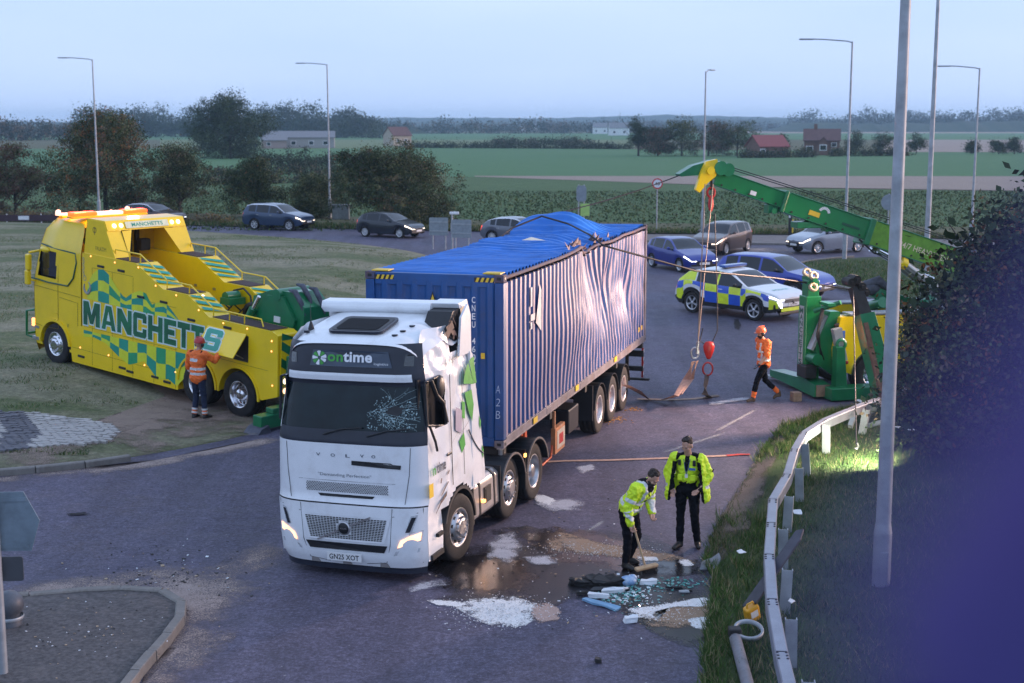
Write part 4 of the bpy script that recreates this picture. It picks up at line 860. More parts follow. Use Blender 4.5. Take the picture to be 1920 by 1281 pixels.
for sx in (-1, 1):                              # shut lines of the nose
    for pts in ([(.62, .30), (.70, .58), (.74, 1.12)], [(1.12, .3), (1.16, 1.12)], [(.92, 1.18), (.98, 1.6), (1.0, 2.0)], [(.3, .26), (.62, .30)], [(.74, 1.0), (1.1, 1.06)]):
        MB().tube([(sx*x, nose_y(x, z) + .003, z) for x, z in pts], .0045, 4).build('shut_line', BLACK, vt)
fpoly('lid_seam', [(1.0, 1.19), (-1.0, 1.19), (-1.0, 1.197), (1.0, 1.197)], mat('seam_grey', (.25, .26, .28), .6), .004); fpoly('lid_seam', [(.78, 1.47), (-.78, 1.47), (-.78, 1.476), (.78, 1.476)], bpy.data.materials['seam_grey'], .004)
for x in (-.5, .1, .62): fpoly('grime_streak', [(x, .22), (x-.16, .22), (x-.13, .29), (x-.02, .30)], mat('lower_grime', (.3, .28, .27), .8) if x == -.5 else bpy.data.materials['lower_grime'], .006)
# ================================================================== yellow recovery truck
YEL = mat('recovery_yellow', (.90, .62, .004), .3, coat=.5, var=.06, scale=1.5, dirt=.12, dirtcol=(.4, .28, .03)); YEL2 = mat('recovery_lime', (.68, .72, .03), .35, coat=.3, var=.08)
TEAL = mat('print_teal', (.012, .30, .21), .38, coat=.3, var=.12, scale=3); DKG = mat('print_dark_green', (.008, .085, .045), .38, coat=.3); GRN = mat('crane_green', (.007, .165, .06), .35, coat=.4, var=.2, scale=2, dirt=.25, dirtcol=(.03, .05, .03)); MIDG = mat('print_mid_green', (.02, .33, .14), .4, coat=.3)
TREAD = mat('antislip_tread', (.055, .035, .035), .85, var=.3, scale=30, bump=.4); CHV = mat('chevron_teal', (.01, .33, .24), .4, var=.06)
yaw0, p0 = R(52.59), R(4.108)
Ax = gnd(105, 683, .5); fwd = Vector((-sin(yaw0)*cos(p0), cos(yaw0)*cos(p0), sin(p0))); rgt = Vector((cos(yaw0), sin(yaw0), 0))
yt = thing('recovery_truck', 'yellow heavy recovery truck with green chequered flag print and glowing roof beacons', 'truck', Ax + rgt*1.24, (p0, 0, yaw0))
LAMPM = mat('marker_amber', (.9, .5, .2), .3, emit=(1, .38, .1), es=1.5)
RLW = mat('rear_lamp_white', (.9, .85, .75), .2, emit=(1, .72, .45), es=1.5)
# cab
def cabsec(z):   # front y, half width at that height
    return interp(z, [(.2, 1.1), (.45, 1.18), (1.9, 1.22), (2.2, 1.2), (3.0, 1.04), (3.45, .86), (3.7, .58)]), interp(z, [(.2, 1.18), (.6, 1.24), (2.0, 1.24), (2.9, 1.17), (3.45, 1.1), (3.7, .98)])
def cabloft(u, v, z0, z1):
    z = lerp(z0, z1, v); yf, h = cabsec(z); t = lerp(-1, 1, u); x = t*h; return (x, yf - .05*t*t - .25*abs(t)**6, z)
for nm, z0, z1, m in (('front_bumper', .22, .85, YEL), ('front_grille', .85, 2.05, YEL), ('windscreen', 2.05, 2.95, GLASS), ('cab_brow', 2.95, 3.72, YEL)): MB().grid(lambda u, v: cabloft(u, v, z0, z1), 24, 8).build(nm, m, yt)
MB().grid(lambda u, v: ((lerp(-.99, .99, v)), lerp(.58, -1.08, u), 3.7 + .1*sstep(0, .5, u) - .02*(2*v-1)**2 - .16*abs(2*v-1)**8), 10, 16).build('cab_roof', YEL, yt)
for sx in (-1, 1):
    V = []; ny, nz_ = 36, 48; Fo = {'cab_door': [], 'cab_side': []}
    for i in range(ny+1):
        for j in range(nz_+1):
            z = lerp(.42, 3.74, j/nz_); yf, h = cabsec(z); yy = lerp(yf - .3, -1.08, i/ny); V.append((sx*lerp(h*.995, 1.245 - .12*sstep(2.9, 3.74, z), sstep(0, .4, i/ny)), yy, z))
    for i in range(ny):
        for j in range(nz_):
            a, c = V[i*(nz_+1)+j], V[(i+1)*(nz_+1)+j+1]; y, z = (a[1]+c[1])/2, (a[2]+c[2])/2
            if 2.2 < z < 2.9 and -.05 < y < .80 - (z-2.2)*.14: continue
            if y*y + (z-.52)**2 < .62**2: continue
            f = (i*(nz_+1)+j, i*(nz_+1)+j+1, (i+1)*(nz_+1)+j+1, (i+1)*(nz_+1)+j); Fo['cab_door' if y > -.12 and .9 < z < 3 else 'cab_side'].append(f if sx < 0 else f[::-1])
    for k, fs in Fo.items():
        ids = sorted({q for f in fs for q in f}); mp = {q: n for n, q in enumerate(ids)}; o = fastobj(k, [V[q] for q in ids], [[mp[q] for q in f] for f in fs], YEL, yt, smooth=True)
        if k == 'cab_door': cd = o
    MB().box((sx*1.13, .36, 2.55), (.02, .86, .74)).build('door_window', GLASS, cd); MB().box((sx*1.25, -.02, 1.35), (.02, .14, .04)).build('door_handle', YEL, cd, bev=.008)
    mb = MB(); pts = [(sx*1.256, 1.0, 2.13), (sx*1.262, .3, 2.1), (sx*1.262, -.55, 2.12), (sx*1.262, -.78, 2.35), (sx*1.25, -.9, 2.75), (sx*1.24, -.85, 2.98), (sx*1.225, 0, 3.0), (sx*1.2, .62, 3.05)]; mb.tube(pts, .021, 6); mb.build('green_pinstripe', DKG, yt)
    mb = MB(); mb.box((sx*1.4, .92, 2.55), (.12, .16, .42)); mb.box((sx*1.4, .95, 2.15), (.12, .16, .38)); mb.cyl((sx*1.15, .8, 2.85), (sx*1.4, .9, 2.8), .03); mb.cyl((sx*1.2, .85, 2.05), (sx*1.4, .92, 2.1), .025); mb.build('mirror', YEL, yt, bev=.035)
    mb = MB(); mb.ball((sx*1.22, .45, 2.92), (.07, .2, .08)); mb.build('side_camera_pod', YEL, yt)
    mb = MB(); arch(mb, 0, .52, .60, sx*.9, sx*1.29, 0, 175, .06); mb.build('wheel_arch', YEL, yt)
    mb = MB(); mb.box((sx*1.2, .84, .55), (.1, .32, .08)); mb.box((sx*1.2, .86, .85), (.08, .28, .06)); mb.build('step', STEEL, yt)
    truck_wheel(yt, (sx*1.08, 0, .53), sx, .53, .34, 'steer', CHROME, DKG)
    for y in (-5.52, -6.95): truck_wheel(yt, (sx*1.06, y, .53), sx, .53, .4, 'drive', CHROME, BLACK)
    mb = MB(); mb.box((sx*1.21, .98, .95), (.06, .12, .2)); mb.build('front_lamp', LAMPM, yt)
MB().box((0, -.9, 1.9), (2.1, .3, 2.6)).build('cab_back', YEL, yt); MB().box((0, .2, 2.5), (2.0, 1.0, 1.2)).build('cab_interior', BLACK, yt)
mb = MB(); mb.ball((-.62, .35, 2.62), (.1, .1, .13)); mb.ball((-.62, .3, 2.36), (.2, .14, .2)); mb.build('driver_seat', mat('seat_red', (.35, .03, .02), .8), yt)
mb = MB(); mb.tube([(-1.1, 1.1, .5), (-1.2, 1.32, .55), (-1.2, 1.32, 1.2), (-1.1, 1.1, 1.25)], .035, 7); mb.tube([(1.1, 1.1, .5), (1.2, 1.32, .55), (1.2, 1.32, 1.2), (1.1, 1.1, 1.25)], .035, 7); mb.tube([(-1.2, 1.32, .6), (1.2, 1.32, .6)], .035, 7); mb.build('bull_bar', GRN, yt)
# roof bar with beacons
mb = MB(); mb.box((0, -.5, 3.84), (2.3, .26, .05)); mb.box((0, .1, 3.79), (2.0, .14, .05)); rb = mb.build('beacon_rail', YEL, yt, bev=.01)
AMB = mat('beacon_amber', (.6, .07, .015), .2, emit=(1, .07, .008), es=2.0)
for x in (-.78, .78):
    o = MB().box((x, -.5, 3.915), (.74, .24, .10)).build('light_bar', AMB, yt, bev=.03)
MB().box((0, -.5, 3.905), (.78, .22, .08)).build('light_bar_centre', mat('bar_white', (.8, .62, .55), .3, emit=(1, .5, .35), es=1.0), yt, bev=.02)
MB().box((-.75, .12, 3.84), (.4, .12, .07)).build('front_light_bar', bpy.data.materials['bar_white'], yt, bev=.03)
for x, y in ((-1.0, .3), (.2, -.25), (1.05, .2)): MB().lathe([(.07, 0), (.075, .05), (.06, .12), (0, .15)], Matrix.Translation((x, y-.1, 3.81)), 14).build('beacon_dome', mat('beacon_dome', (.9, .6, .5), .2, emit=(1, .4, .25), es=1.2) if x == -1.0 else bpy.data.materials['beacon_dome'], yt)
# body walls either side of the boom well
PROF = [(-1.14, 3.05), (-3.26, 3.05), (-4.26, 2.57), (-5.16, 2.57), (-5.9, 2.16), (-8.02, 2.16), (-8.18, 2.1), (-8.22, .72), (-7.72, .55)]
def bodypoly():
    p = list(PROF) + [(-7.62, .58)]
    for a in np.linspace(0, 180, 13): p.append((-6.95 - .66*cos(R(a)), .5 + .66*sin(R(a))))
    p += [(-6.26, .42)] if 0 else []
    for a in np.linspace(8, 180, 13): p.append((-5.52 - .66*cos(R(a)), .5 + .66*sin(R(a))))
    p += [(-4.84, .24), (-.72, .2), (-.66, .5), (-.72, .85), (-1.14, 1.2)]; return p
WALLS = {}
for sx in (-1, 1):
    a, c = (-1.255, -.62) if sx < 0 else (.62, 1.255)
    WALLS[sx] = MB().prism(bodypoly(), a, c).build('body_wall', YEL, yt, bev=.03)
    for (y0, y1, z) in ((-2.4, -3.2, 3.05), (-4.3, -5.12, 2.57), (-5.95, -7.9, 2.16)): MB().box(((a+c)/2, (y0+y1)/2, z+.006), (.5, abs(y1-y0), .02)).build('tread_plate', TREAD, yt)
    for (y0, z0, y1, z1) in ((-3.3, 3.03, -4.22, 2.59), (-5.2, 2.545, -5.86, 2.185)):
        ns = 4 if y0 > -4 else 3
        for k in range(ns):
            t0, t1 = (k+.1)/ns, (k+.6)/ns; mb = MB(); d = .55*sx*-1; q = []
            for x, sh in ((a+.03, 0), (c-.03, 1.0/ns)):
                for t in (t0, t1): tt = min(1, max(0, t + sh - .3/ns)); q.append((x, lerp(y0, y1, tt), lerp(z0, z1, tt) + .014 + .02))
            mb.add(q, [(0, 1, 3, 2)]); mb.build('chevron_stripe', CHV, yt)
    xo = sx*1.16                                # handrail on the outer edge
    r_ = [(-2.35, 3.05), (-2.35, 3.27), (-3.3, 3.27), (-4.3, 2.78), (-5.15, 2.78), (-5.95, 2.36), (-7.55, 2.36), (-7.62, 2.2)]
    mb = MB(); mb.tube([(xo, y, z) for y, z in r_], .018, 6)
    for y, z in ((-2.9, 3.05), (-3.3, 3.05), (-4.3, 2.57), (-5.1, 2.57), (-5.95, 2.16), (-6.5, 2.16), (-7.0, 2.16)): mb.tube([(xo, y, z), (xo, y, z+.21)], .016, 6)
    mb.build('handrail', YEL, yt)
    for (y, z) in ((-1.5, 3.0), (-2.45, 2.97), (-3.35, 2.97), (-4.0, 2.62), (-4.75, 2.5), (-5.55, 2.27), (-6.4, 2.1), (-7.2, 2.1), (-8.0, 1.95), (-8.0, 1.72), (-8.05, .95), (-1.05, .62), (-2.2, .62), (-3.6, .62), (-4.75, .66)):
        MB().lathe([(.02, 0), (.018, .012), (0, .016)], frame((sx*1.256, y, z), (0, -sx*-1, 0), (0, 0, 1)), 10).build('marker_light', LAMPM, yt)
    mb = MB(); mb.box((sx*.95, -8.235, 1.55), (.5, .02, .9), 0)
    for k in range(3): mb.add([(sx*(.71), -8.248, 1.12+k*.38), (sx*(1.19), -8.248, 1.40+k*.38), (sx*1.19, -8.248, min(1.99, 1.6+k*.38)), (sx*.71, -8.248, min(1.99, 1.32+k*.38))], [(0, 1, 2, 3)], 1)
    mb.build('rear_chevrons', [YEL, GRN], yt)
    for z in (1.06, .84):
        mb = MB(); mb.box((sx*.95, -8.235, z), (.44, .05, .17)); lb = mb.build('rear_lamp_box', STEEL, yt, bev=.01)
        for x in (.84, 1.06): MB().lathe([(.07, 0), (.06, .02), (0, .03)], frame((sx*x, -8.262, z), (sx*1, 0, 0), (0, 0, sx)) if 0 else frame((sx*x, -8.262, z), (1, 0, 0), (0, 0, 1)), 14).build('rear_lamp', RLW if z > .9 else mat('rear_amber', (1, .7, .5), .2, emit=(1, .5, .25), es=1.6) if 'rear_amber' not in bpy.data.materials else bpy.data.materials['rear_amber'], lb)
    mb = MB()
    for x in (-.12, .06):
        if sx < 0: MB().lathe([(.05, 0), (.045, .03), (0, .04)], frame((sx*.93 + x, -5.22, 2.5), (1, 0, 0), (0, 0, 1)), 14).build('work_lamp', RLW, yt)
    mb = MB(); arch(mb, -6.95, .5, .645, sx*1.24, sx*1.285, 0, 180, .05); arch(mb, -5.52, .5, .645, sx*1.24, sx*1.285, 0, 180, .05); mb.build('arch_lip', YEL, yt)
    # locker doors: seams, latches, lower skirt handles
    mb = MB(); xs = sx*1.2565
    for y, z0, z1 in ((-1.55, .25, 2.72), (-2.35, .25, 2.72), (-3.15, .25, 2.7), (-3.95, .25, 2.2), (-4.75, .25, 1.95)): mb.box((xs, y, (z0+z1)/2), (.003, .007, z1-z0))
    for y0, y1, z in ((-1.55, -3.15, 2.72), (-3.15, -4.75, 2.2), (-.72, -4.8, .58), (-4.8, -7.9, 1.26), (-1.2, -4.8, 1.2)): mb.box((xs, (y0+y1)/2, z), (.003, abs(y1-y0), .007))
    mb.build('locker_seams', mat('seam', (.2, .14, .01), .7) if sx < 0 else bpy.data.materials['seam'], WALLS[sx])
    for y, z in ((-1.9, 2.8), (-2.7, 2.8), (-3.45, 2.27), (-4.3, 2.27), (-5.3, 2.0), (-6.55, 2.02), (-2.75, .4), (-3.05, .36), (-4.0, .4), (-4.45, .36), (-1.1, .4)): MB().box((sx*1.265, y, z), (.03, .26, .06)).build('locker_handle', BLACK, WALLS[sx], bev=.012)
MB().box((0, -3.6, 1.2), (1.3, 4.9, .9)).build('well_floor', DARK, yt); MB().box((0, -4.2, .85), (.9, 8.0, .3)).build('chassis', DARK, yt)
# tower behind the cab
for sx in (-1, 1):
    mb = MB(); mb.prism([(-1.18, 3.05), (-1.3, 3.9), (-1.95, 3.9), (-2.42, 3.05)], min(sx*1.22, sx*.8), max(sx*1.22, sx*.8)); mb.build('tower_leg', YEL, yt, bev=.02)
mb = MB(); mb.prism([(-1.32, 3.6), (-1.32, 3.92), (-1.97, 3.92), (-2.1, 3.68)], -1.2, 1.2); mb.build('tower_beam', YEL, yt, bev=.02)
for sx in (-1, 1):
    mb = MB(); mb.add([(sx*.8, -2.12, 3.66), (sx*.8, -2.42, 3.06), (sx*.8, -2.05, 3.66), (sx*.5, -2.1, 3.68)], [(0, 2, 3), (0, 3, 1)]); mb.build('tower_gusset', YEL, yt)
    for x in (.78, .98): MB().lathe([(.06, 0), (.05, .02), (0, .03)], frame((sx*x, -2.055, 3.8), (1, 0, 0), (0, .44, .9)), 14).build('tower_lamp', RLW, yt)
mb = MB(); Mt = frame((0, -2.06, 3.8), (1, 0, 0), (0, .47, .88)); mb.box((0, 0, .0), (1.3, .17, .02), 0, Mt); sgn = mb.build('tower_sign', mat('sign_cream', (.7, .72, .5), .4), yt); MB().text('MANCHETTS', Mt @ Matrix.Translation((0, 0, .013)), .1, .95, .02).build('sign_lettering', TEAL, sgn)
MB().box((0, -1.3, 3.3), (1.6, .06, .8)).build('tower_back', mat('tower_inside', (.62, .36, .01), .5), yt)
for x in (-.25, -.02, .2): MB().box((x, -1.4, 3.3), (.1, .1, .75)).build('winch_guide', BLACK, yt, bev=.01)
MB().box((.3, -1.55, 3.2), (.3, .2, .3)).build('winch_motor', DARK, yt, bev=.03)
MB().text('FALKOM', None, .1, .42, .0, fn=side_fn(-1.222, -1.85, 3.22)).build('maker_lettering', mat('print_olive', (.2, .13, .02), .6), yt)
mb = MB(); mb.lathe([(.055, 0), (.075, .0)], frame((-1.223, -1.6, 3.66), (0, -1, 0), (0, 0, 1)), 16); mb.box((-1.224, -1.6, 3.62), (.003, .02, .16)); mb.box((-1.224, -1.63, 3.7), (.003, .09, .015)); mb.build('crest_print', bpy.data.materials['print_olive'], yt)
# chequered flag print: ribbons of cells, each flat on the flank
XL = -1.2585
def ribbon(u0, u1, lo, hi, nu, nv, ph):
    mb = MB()
    for i in range(nu):
        for j in range(nv):
            q = []
            for (a, c) in ((i, j), (i+1, j), (i+1, j+1), (i, j+1)):
                pass
            k = 4
            for s in range(k):
                ua, ub = lerp(u0, u1, (i+s/k)/nu), lerp(u0, u1, (i+(s+1)/k)/nu); za0, za1, zb0, zb1 = lo(ua), hi(ua), lo(ub), hi(ub)
                shade = 0 if (i+j) % 2 else 1
                if shade == 0 and (i % 3 == 2): shade = 2
                mb.add([(XL, ua, lerp(za0, za1, j/nv)), (XL, ub, lerp(zb0, zb1, j/nv)), (XL, ub, lerp(zb0, zb1, (j+1)/nv)), (XL, ua, lerp(za0, za1, (j+1)/nv))], [(0, 1, 2, 3)], shade)
    return mb
FM = [TEAL, YEL2, MIDG]
up = lambda u: interp(-u, [(1.35, 2.2), (1.5, 2.5), (1.75, 2.7), (2.0, 2.74), (2.25, 2.62), (2.6, 2.3), (2.85, 2.14), (3.1, 2.3), (3.4, 2.42), (3.65, 2.38), (3.85, 2.14), (4.05, 2.22), (4.3, 2.3), (4.6, 2.12), (4.85, 1.92)])
lo = lambda u: interp(-u, [(1.3, 1.92), (4.85, 1.88)])
ribbon(-1.35, -4.85, lo, up, 8, 3, 0).build('flag_print', FM, WALLS[-1])
up2 = lambda u: interp(-u, [(1.2, 1.1), (5.1, 1.16)])
lo2 = lambda u: interp(-u, [(1.2, .92), (1.6, .98), (2.1, .9), (2.6, .66), (3.0, .52), (3.3, .62), (3.6, .72), (3.9, .5), (4.1, .36), (4.5, .44), (4.8, .32), (5.1, .6)])
ribbon(-1.2, -5.1, lo2, up2, 11, 2, 1).build('flag_print', FM, WALLS[-1])
# big lettering: pale rim, two-tone green faces, drawn as heavy block shapes
GLY = {'M': [(0,0),(.25,0),(.25,.5),(.4,.08),(.6,.08),(.75,.5),(.75,0),(1,0),(1,1),(.68,1),(.5,.46),(.32,1),(0,1)], 'A': [(0,0),(.27,0),(.33,.2),(.67,.2),(.73,0),(1,0),(.7,1),(.3,1)],
 'N': [(0,0),(.27,0),(.27,.5),(.7,0),(1,0),(1,1),(.73,1),(.73,.5),(.3,1),(0,1)], 'C': [(1,.38),(.71,.38),(.71,.22),(.29,.22),(.29,.78),(.71,.78),(.71,.62),(1,.62),(1,.9),(.9,1),(.1,1),(0,.9),(0,.1),(.1,0),(.9,0),(1,.1)],
 'H': [(0,0),(.3,0),(.3,.38),(.7,.38),(.7,0),(1,0),(1,1),(.7,1),(.7,.62),(.3,.62),(.3,1),(0,1)], 'E': [(0,0),(1,0),(1,.23),(.34,.23),(.34,.39),(.86,.39),(.86,.61),(.34,.61),(.34,.77),(1,.77),(1,1),(0,1)],
 'T': [(.33,0),(.67,0),(.67,.75),(1,.75),(1,1),(0,1),(0,.75),(.33,.75)], 'S': [(0,.1),(.1,0),(.9,0),(1,.1),(1,.5),(.9,.6),(.3,.6),(.3,.78),(.7,.78),(.7,.68),(1,.68),(1,.9),(.9,1),(.1,1),(0,.9),(0,.5),(.1,.4),(.7,.4),(.7,.22),(.3,.22),(.3,.32),(0,.32)]}
def grow(p, d):                                   # push an outline outwards
    n = len(p); out = []
    for i in range(n):
        a, c, e = Vector(p[i-1]), Vector(p[i]), Vector(p[(i+1) % n]); d1, d2 = (c-a).normalized(), (e-c).normalized()
        n1, n2 = Vector((d1.y, -d1.x)), Vector((d2.y, -d2.x)); m = (n1 + n2); k = m.length_squared; m = m*(2/k) if k > .3 else m
        out.append((c.x + m.x*d, c.y + m.y*d))
    return out
def glyph(ch, wd, h, fn, d=0.0):
    p = [((x-.5)*wd, (z-.5)*h) for x, z in GLY[ch]]; p = grow(p, d) if d else p
    return MB().poly([fn(a, c) for a, c in p])
RIM = mat('print_pale', (.62, .76, .72), .4); NM = 'MANCHETT'; ws_ = [.74, .62, .62, .56, .60, .49, .49, .49]; y = -1.16
LG = mat('letter_green', (.012, .15, .06), .38, coat=.3, var=.55, scale=1.6)
for ch, wd in zip(NM, ws_):
    zc = 1.55 + (-1.15 - y)*.012; yy = y - wd/2
    glyph(ch, wd*.9, .60, side_fn(-1.2605, yy, zc), .035).build('letter_rim', RIM, WALLS[-1])
    lt = glyph(ch, wd*.9, .60, side_fn(-1.2635, yy, zc)).build('letter', LG, WALLS[-1])
    if ch == 'A': MB().poly([(-1.2665, yy + a, zc + c) for a, c in ((.07, -.08), (-.07, -.08), (0, .16))]).build('letter_counter', RIM, WALLS[-1])
    y -= wd*1.0
# opened locker flap carrying the last letter, with the dark locker behind it
MB().box((-1.25, -6.65, 1.63), (.02, 1.2, .6)).build('locker_opening', BLACK, WALLS[-1])
hinge = Vector((-1.27, 0, 1.97)); Mf = Matrix.Translation(hinge) @ Matrix.Rotation(R(38), 4, 'Y')
fl = MB().box((0, -6.55, -.32), (.025, 1.3, .64), 0, Mf).build('locker_flap', YEL, WALLS[-1], bev=.008)
for d_, o_, m_ in ((.035, -.016, RIM), (0, -.02, TEAL)): glyph('S', .56, .52, lambda a, c: tuple(Mf @ Vector((o_, -6.30 - a + c*.25, -.32 + c))), d_).build('letter', m_, fl)
mb = MB(); mb.tube([(-1.27, -7.1, 1.4), (-1.55, -7.1, 1.55)], .012, 6); mb.build('gas_strut', STEEL, fl)
# hook and chain print on the flank
mb = MB()
for k in range(6): mb.lathe([(.026, 0), (.040, 0)], frame((XL-.002, -1.2 - .012*(k % 2), 2.9 - k*.075), (0, -1, 0), (0, 0, 1)), 10)
mb.lathe([(.05, 0), (.07, 0)], frame((XL-.002, -1.25, 2.42), (0, -1, 0), (0, 0, 1)), 14)
pts = [(XL-.002, -1.36 + .13*cos(R(a)), 2.2 + .15*sin(R(a))) for a in range(110, 400, 20)]; mb.tube([(p[0], p[1], p[2]) for p in pts], .03, 5, flat=(.03, .002)) if 0 else mb.tube(pts, [.012 + .022*sin(pi*i/len(pts)) for i in range(len(pts))], 6)
mb.build('hook_print', mat('print_grey', (.3, .29, .27), .5), WALLS[-1])
MB().text('V', None, .1, .09, .0, fn=side_fn(-1.262, -.55, 1.1)).build('griffin_print', DKG, yt)
# boom, winch and underlift at the tail
mb = MB(); mb.prism([(-3.0, 1.5), (-3.0, 1.78), (-6.6, 1.95), (-7.0, 2.2), (-7.6, 2.2), (-7.6, 1.5)], -.34, .34); mb.build('boom', GRN, yt, bev=.02)
mb = MB(); mb.prism([(-6.3, 1.9), (-6.45, 2.66), (-7.05, 2.88), (-7.75, 2.92), (-8.1, 2.62), (-8.12, 1.75), (-8.42, 1.2), (-8.4, .75), (-8.1, .75), (-7.9, 1.6)], -.40, .40); mb.build('underlift_mast', GRN, yt, bev=.03)
for sx in (-1, 1): mb = MB(); mb.prism([(-6.6, 2.3), (-6.95, 2.75), (-7.5, 2.8), (-7.9, 2.3), (-7.7, 1.6), (-7.0, 1.7)], sx*.45-.04, sx*.45+.04); mb.build('mast_cheek', GRN, yt, bev=.01)
mb = MB(); mb.cyl((-.62, -6.35, 1.85), (-.56, -6.62, 2.4), .1); mb.build('lift_cylinder', GRN, yt); mb = MB(); mb.cyl((-.56, -6.62, 2.4), (-.53, -6.78, 2.7), .05); mb.build('cylinder_rod', CHROME, yt)
mb = MB(); mb.cyl((-.5, -7.3, 2.8), (.5, -7.3, 2.8), .14); mb.build('mast_head', GRN, yt)
GREYC = mat('grey_cover', (.075, .08, .105), .7, var=.4, scale=5, bump=.5, bscale=8)
for x, y, z, d in ((-.38, -7.6, 2.95, -.3), (.1, -7.75, 2.98, -.4), (-.1, -7.55, 3.05, -.2)):
    mb = MB(); pts = [(x, y, z), (x-.02, y-.2, z-.0), (x, y-.4, z-.2+d*.2), (x+.02, y-.5, z-.45+d*.2)]; mb.tube(pts, [.03, .065, .055, .02], 6); mb.build('hose_cover', GREYC, yt)
mb = MB(); mb.tube([(.1, -8.2, 2.7), (.15, -8.4, 2.5), (.12, -8.55, 2.2), (.12, -8.7, 2.1)], .03, 6); mb.build('hydraulic_hose', BLACK, yt)
MB().box((-.5, -7.35, 2.25), (.02, .2, .14)).build('instruction_label', PLATEW, yt)
for sx in (-1, 1):
    MB().box((sx*1.0, -8.42, 1.0), (.24, .2, 1.3)).build('stabiliser_leg', GRN, yt, bev=.015)
    mb = MB(); mb.box((sx*1.55, -8.5, .34), (1.1, .28, .3)); mb.box((sx*1.5, -8.5, .55), (.5, .24, .12)); mb.build('stabiliser_arm', GRN, yt, bev=.02)
    mb = MB(); mb.prism([(sx*1.95, .3), (sx*2.15, .24), (sx*2.32, .08), (sx*2.3, .03), (sx*1.85, .03)], -8.72, -8.28, 0, 'y'); mb.build('stabiliser_foot', GREYC, yt, bev=.02)
mb = MB(); mb.tube([(.55, -4.6, 2.0), (.5, -4.75, 2.45), (.5, -5.1, 2.55), (.5, -5.35, 2.4), (.52, -5.4, 2.1)], .025, 6); mb.build('winch_hoop', BLACK, yt)
mb = MB(); mb.cyl((.1, -4.9, 2.35), (.5, -4.9, 2.35), .12); mb.box((.3, -4.95, 2.25), (.5, .35, .16)); mb.build('winch', GRN, yt)
mb = MB(); mb.lathe([(.2, -.05), (.3, -.05), (.3, .05), (.2, .05)], Matrix.Translation((.35, -5.6, 2.0)) @ Matrix.Rotation(pi/2, 4, 'Y'), 20); mb.build('coiled_hose', BLACK, yt)
mb = MB(); mb.tube([(.3, -8.5, 1.6), (.6, -8.7, 1.65), (1.1, -8.75, 1.7), (1.1, -8.3, 1.8)], .02, 6); mb.build('yellow_guard', YEL, yt)

for x in (-.78, .78):
    l = bpy.data.lights.new('beacon_light', 'POINT'); l.energy = 45; l.color = (1, .22, .05); l.shadow_soft_size = .15; lo_ = bpy.data.objects.new('beacon_light', l); COL.objects.link(lo_); lo_.location = yt.matrix_basis @ Vector((x, -.5, 4.12))

# cab seams, well clutter
SEAM = bpy.data.materials['seam']
for sx in (-1, 1):
    for pts in ([(1.255, -.13, .95), (1.258, -.13, 2.1)], [(1.256, .95, .95), (1.258, .4, .92), (1.258, -.13, .95)], [(1.25, -.13, 2.15), (1.235, -.13, 2.98)], [(1.257, .98, 1.95), (1.26, -1.05, 1.9)], [(1.258, -.2, 1.78), (1.258, -.95, 1.74), (1.258, -.95, 1.15)]): MB().tube([(sx*x, y, z) for x, y, z in pts], .005, 4).build('panel_seam', SEAM, yt)
rn = random.Random(6)
for k in range(7): y = -3.4 - k*.42; MB().tube([(.3 + .05*rn.random(), y, 1.9), (.45, y - .15, 2.05 + .1*rn.random()), (.58, y - .3, 1.95)], .022, 6).build('hydraulic_hose', BLACK, yt)
for k in range(3): MB().box((-.3 + .25*k, -2.7, 1.78 + .05*k), (.2, .4, .2)).build('tool_case', (DARK, REDP, GREYC)[k], yt, bev=.02)
for k in range(5): MB().cyl((-.45 + .02*k, -3.3 - .1*k, 1.9), (-.5 + .03*k, -5.3 - .15*k, 2.0), .03, n=8).build('lift_fork', (GRN, DARK, STEEL, GRN, DARK)[k], yt)
for k in range(6): MB().box((.615, -3.2 - .7*k, 2.35 - (.25 if k > 2 else 0)), (.012, .1, .06)).build('lashing_eye', STEEL, yt)
# ================================================================== rotator crane truck behind the bush
cyaw = R(-76.1); kt = thing('crane_truck', 'green and yellow recovery crane truck with raised boom beside the tall bush', 'truck', (8.6, 34.75, 0), cyaw)
GR2 = mat('boom_green', (.007, .20, .055), .32, coat=.4, var=.15, scale=1.5, dirt=.2, dirtcol=(.02, .06, .03))
def kw(p):                                           # world point to the truck's own axes
    v = Vector(p) - Vector((8.6, 34.75, 0)); return Vector((v.x*cos(cyaw) + v.y*sin(cyaw), -v.x*sin(cyaw) + v.y*cos(cyaw), v.z))
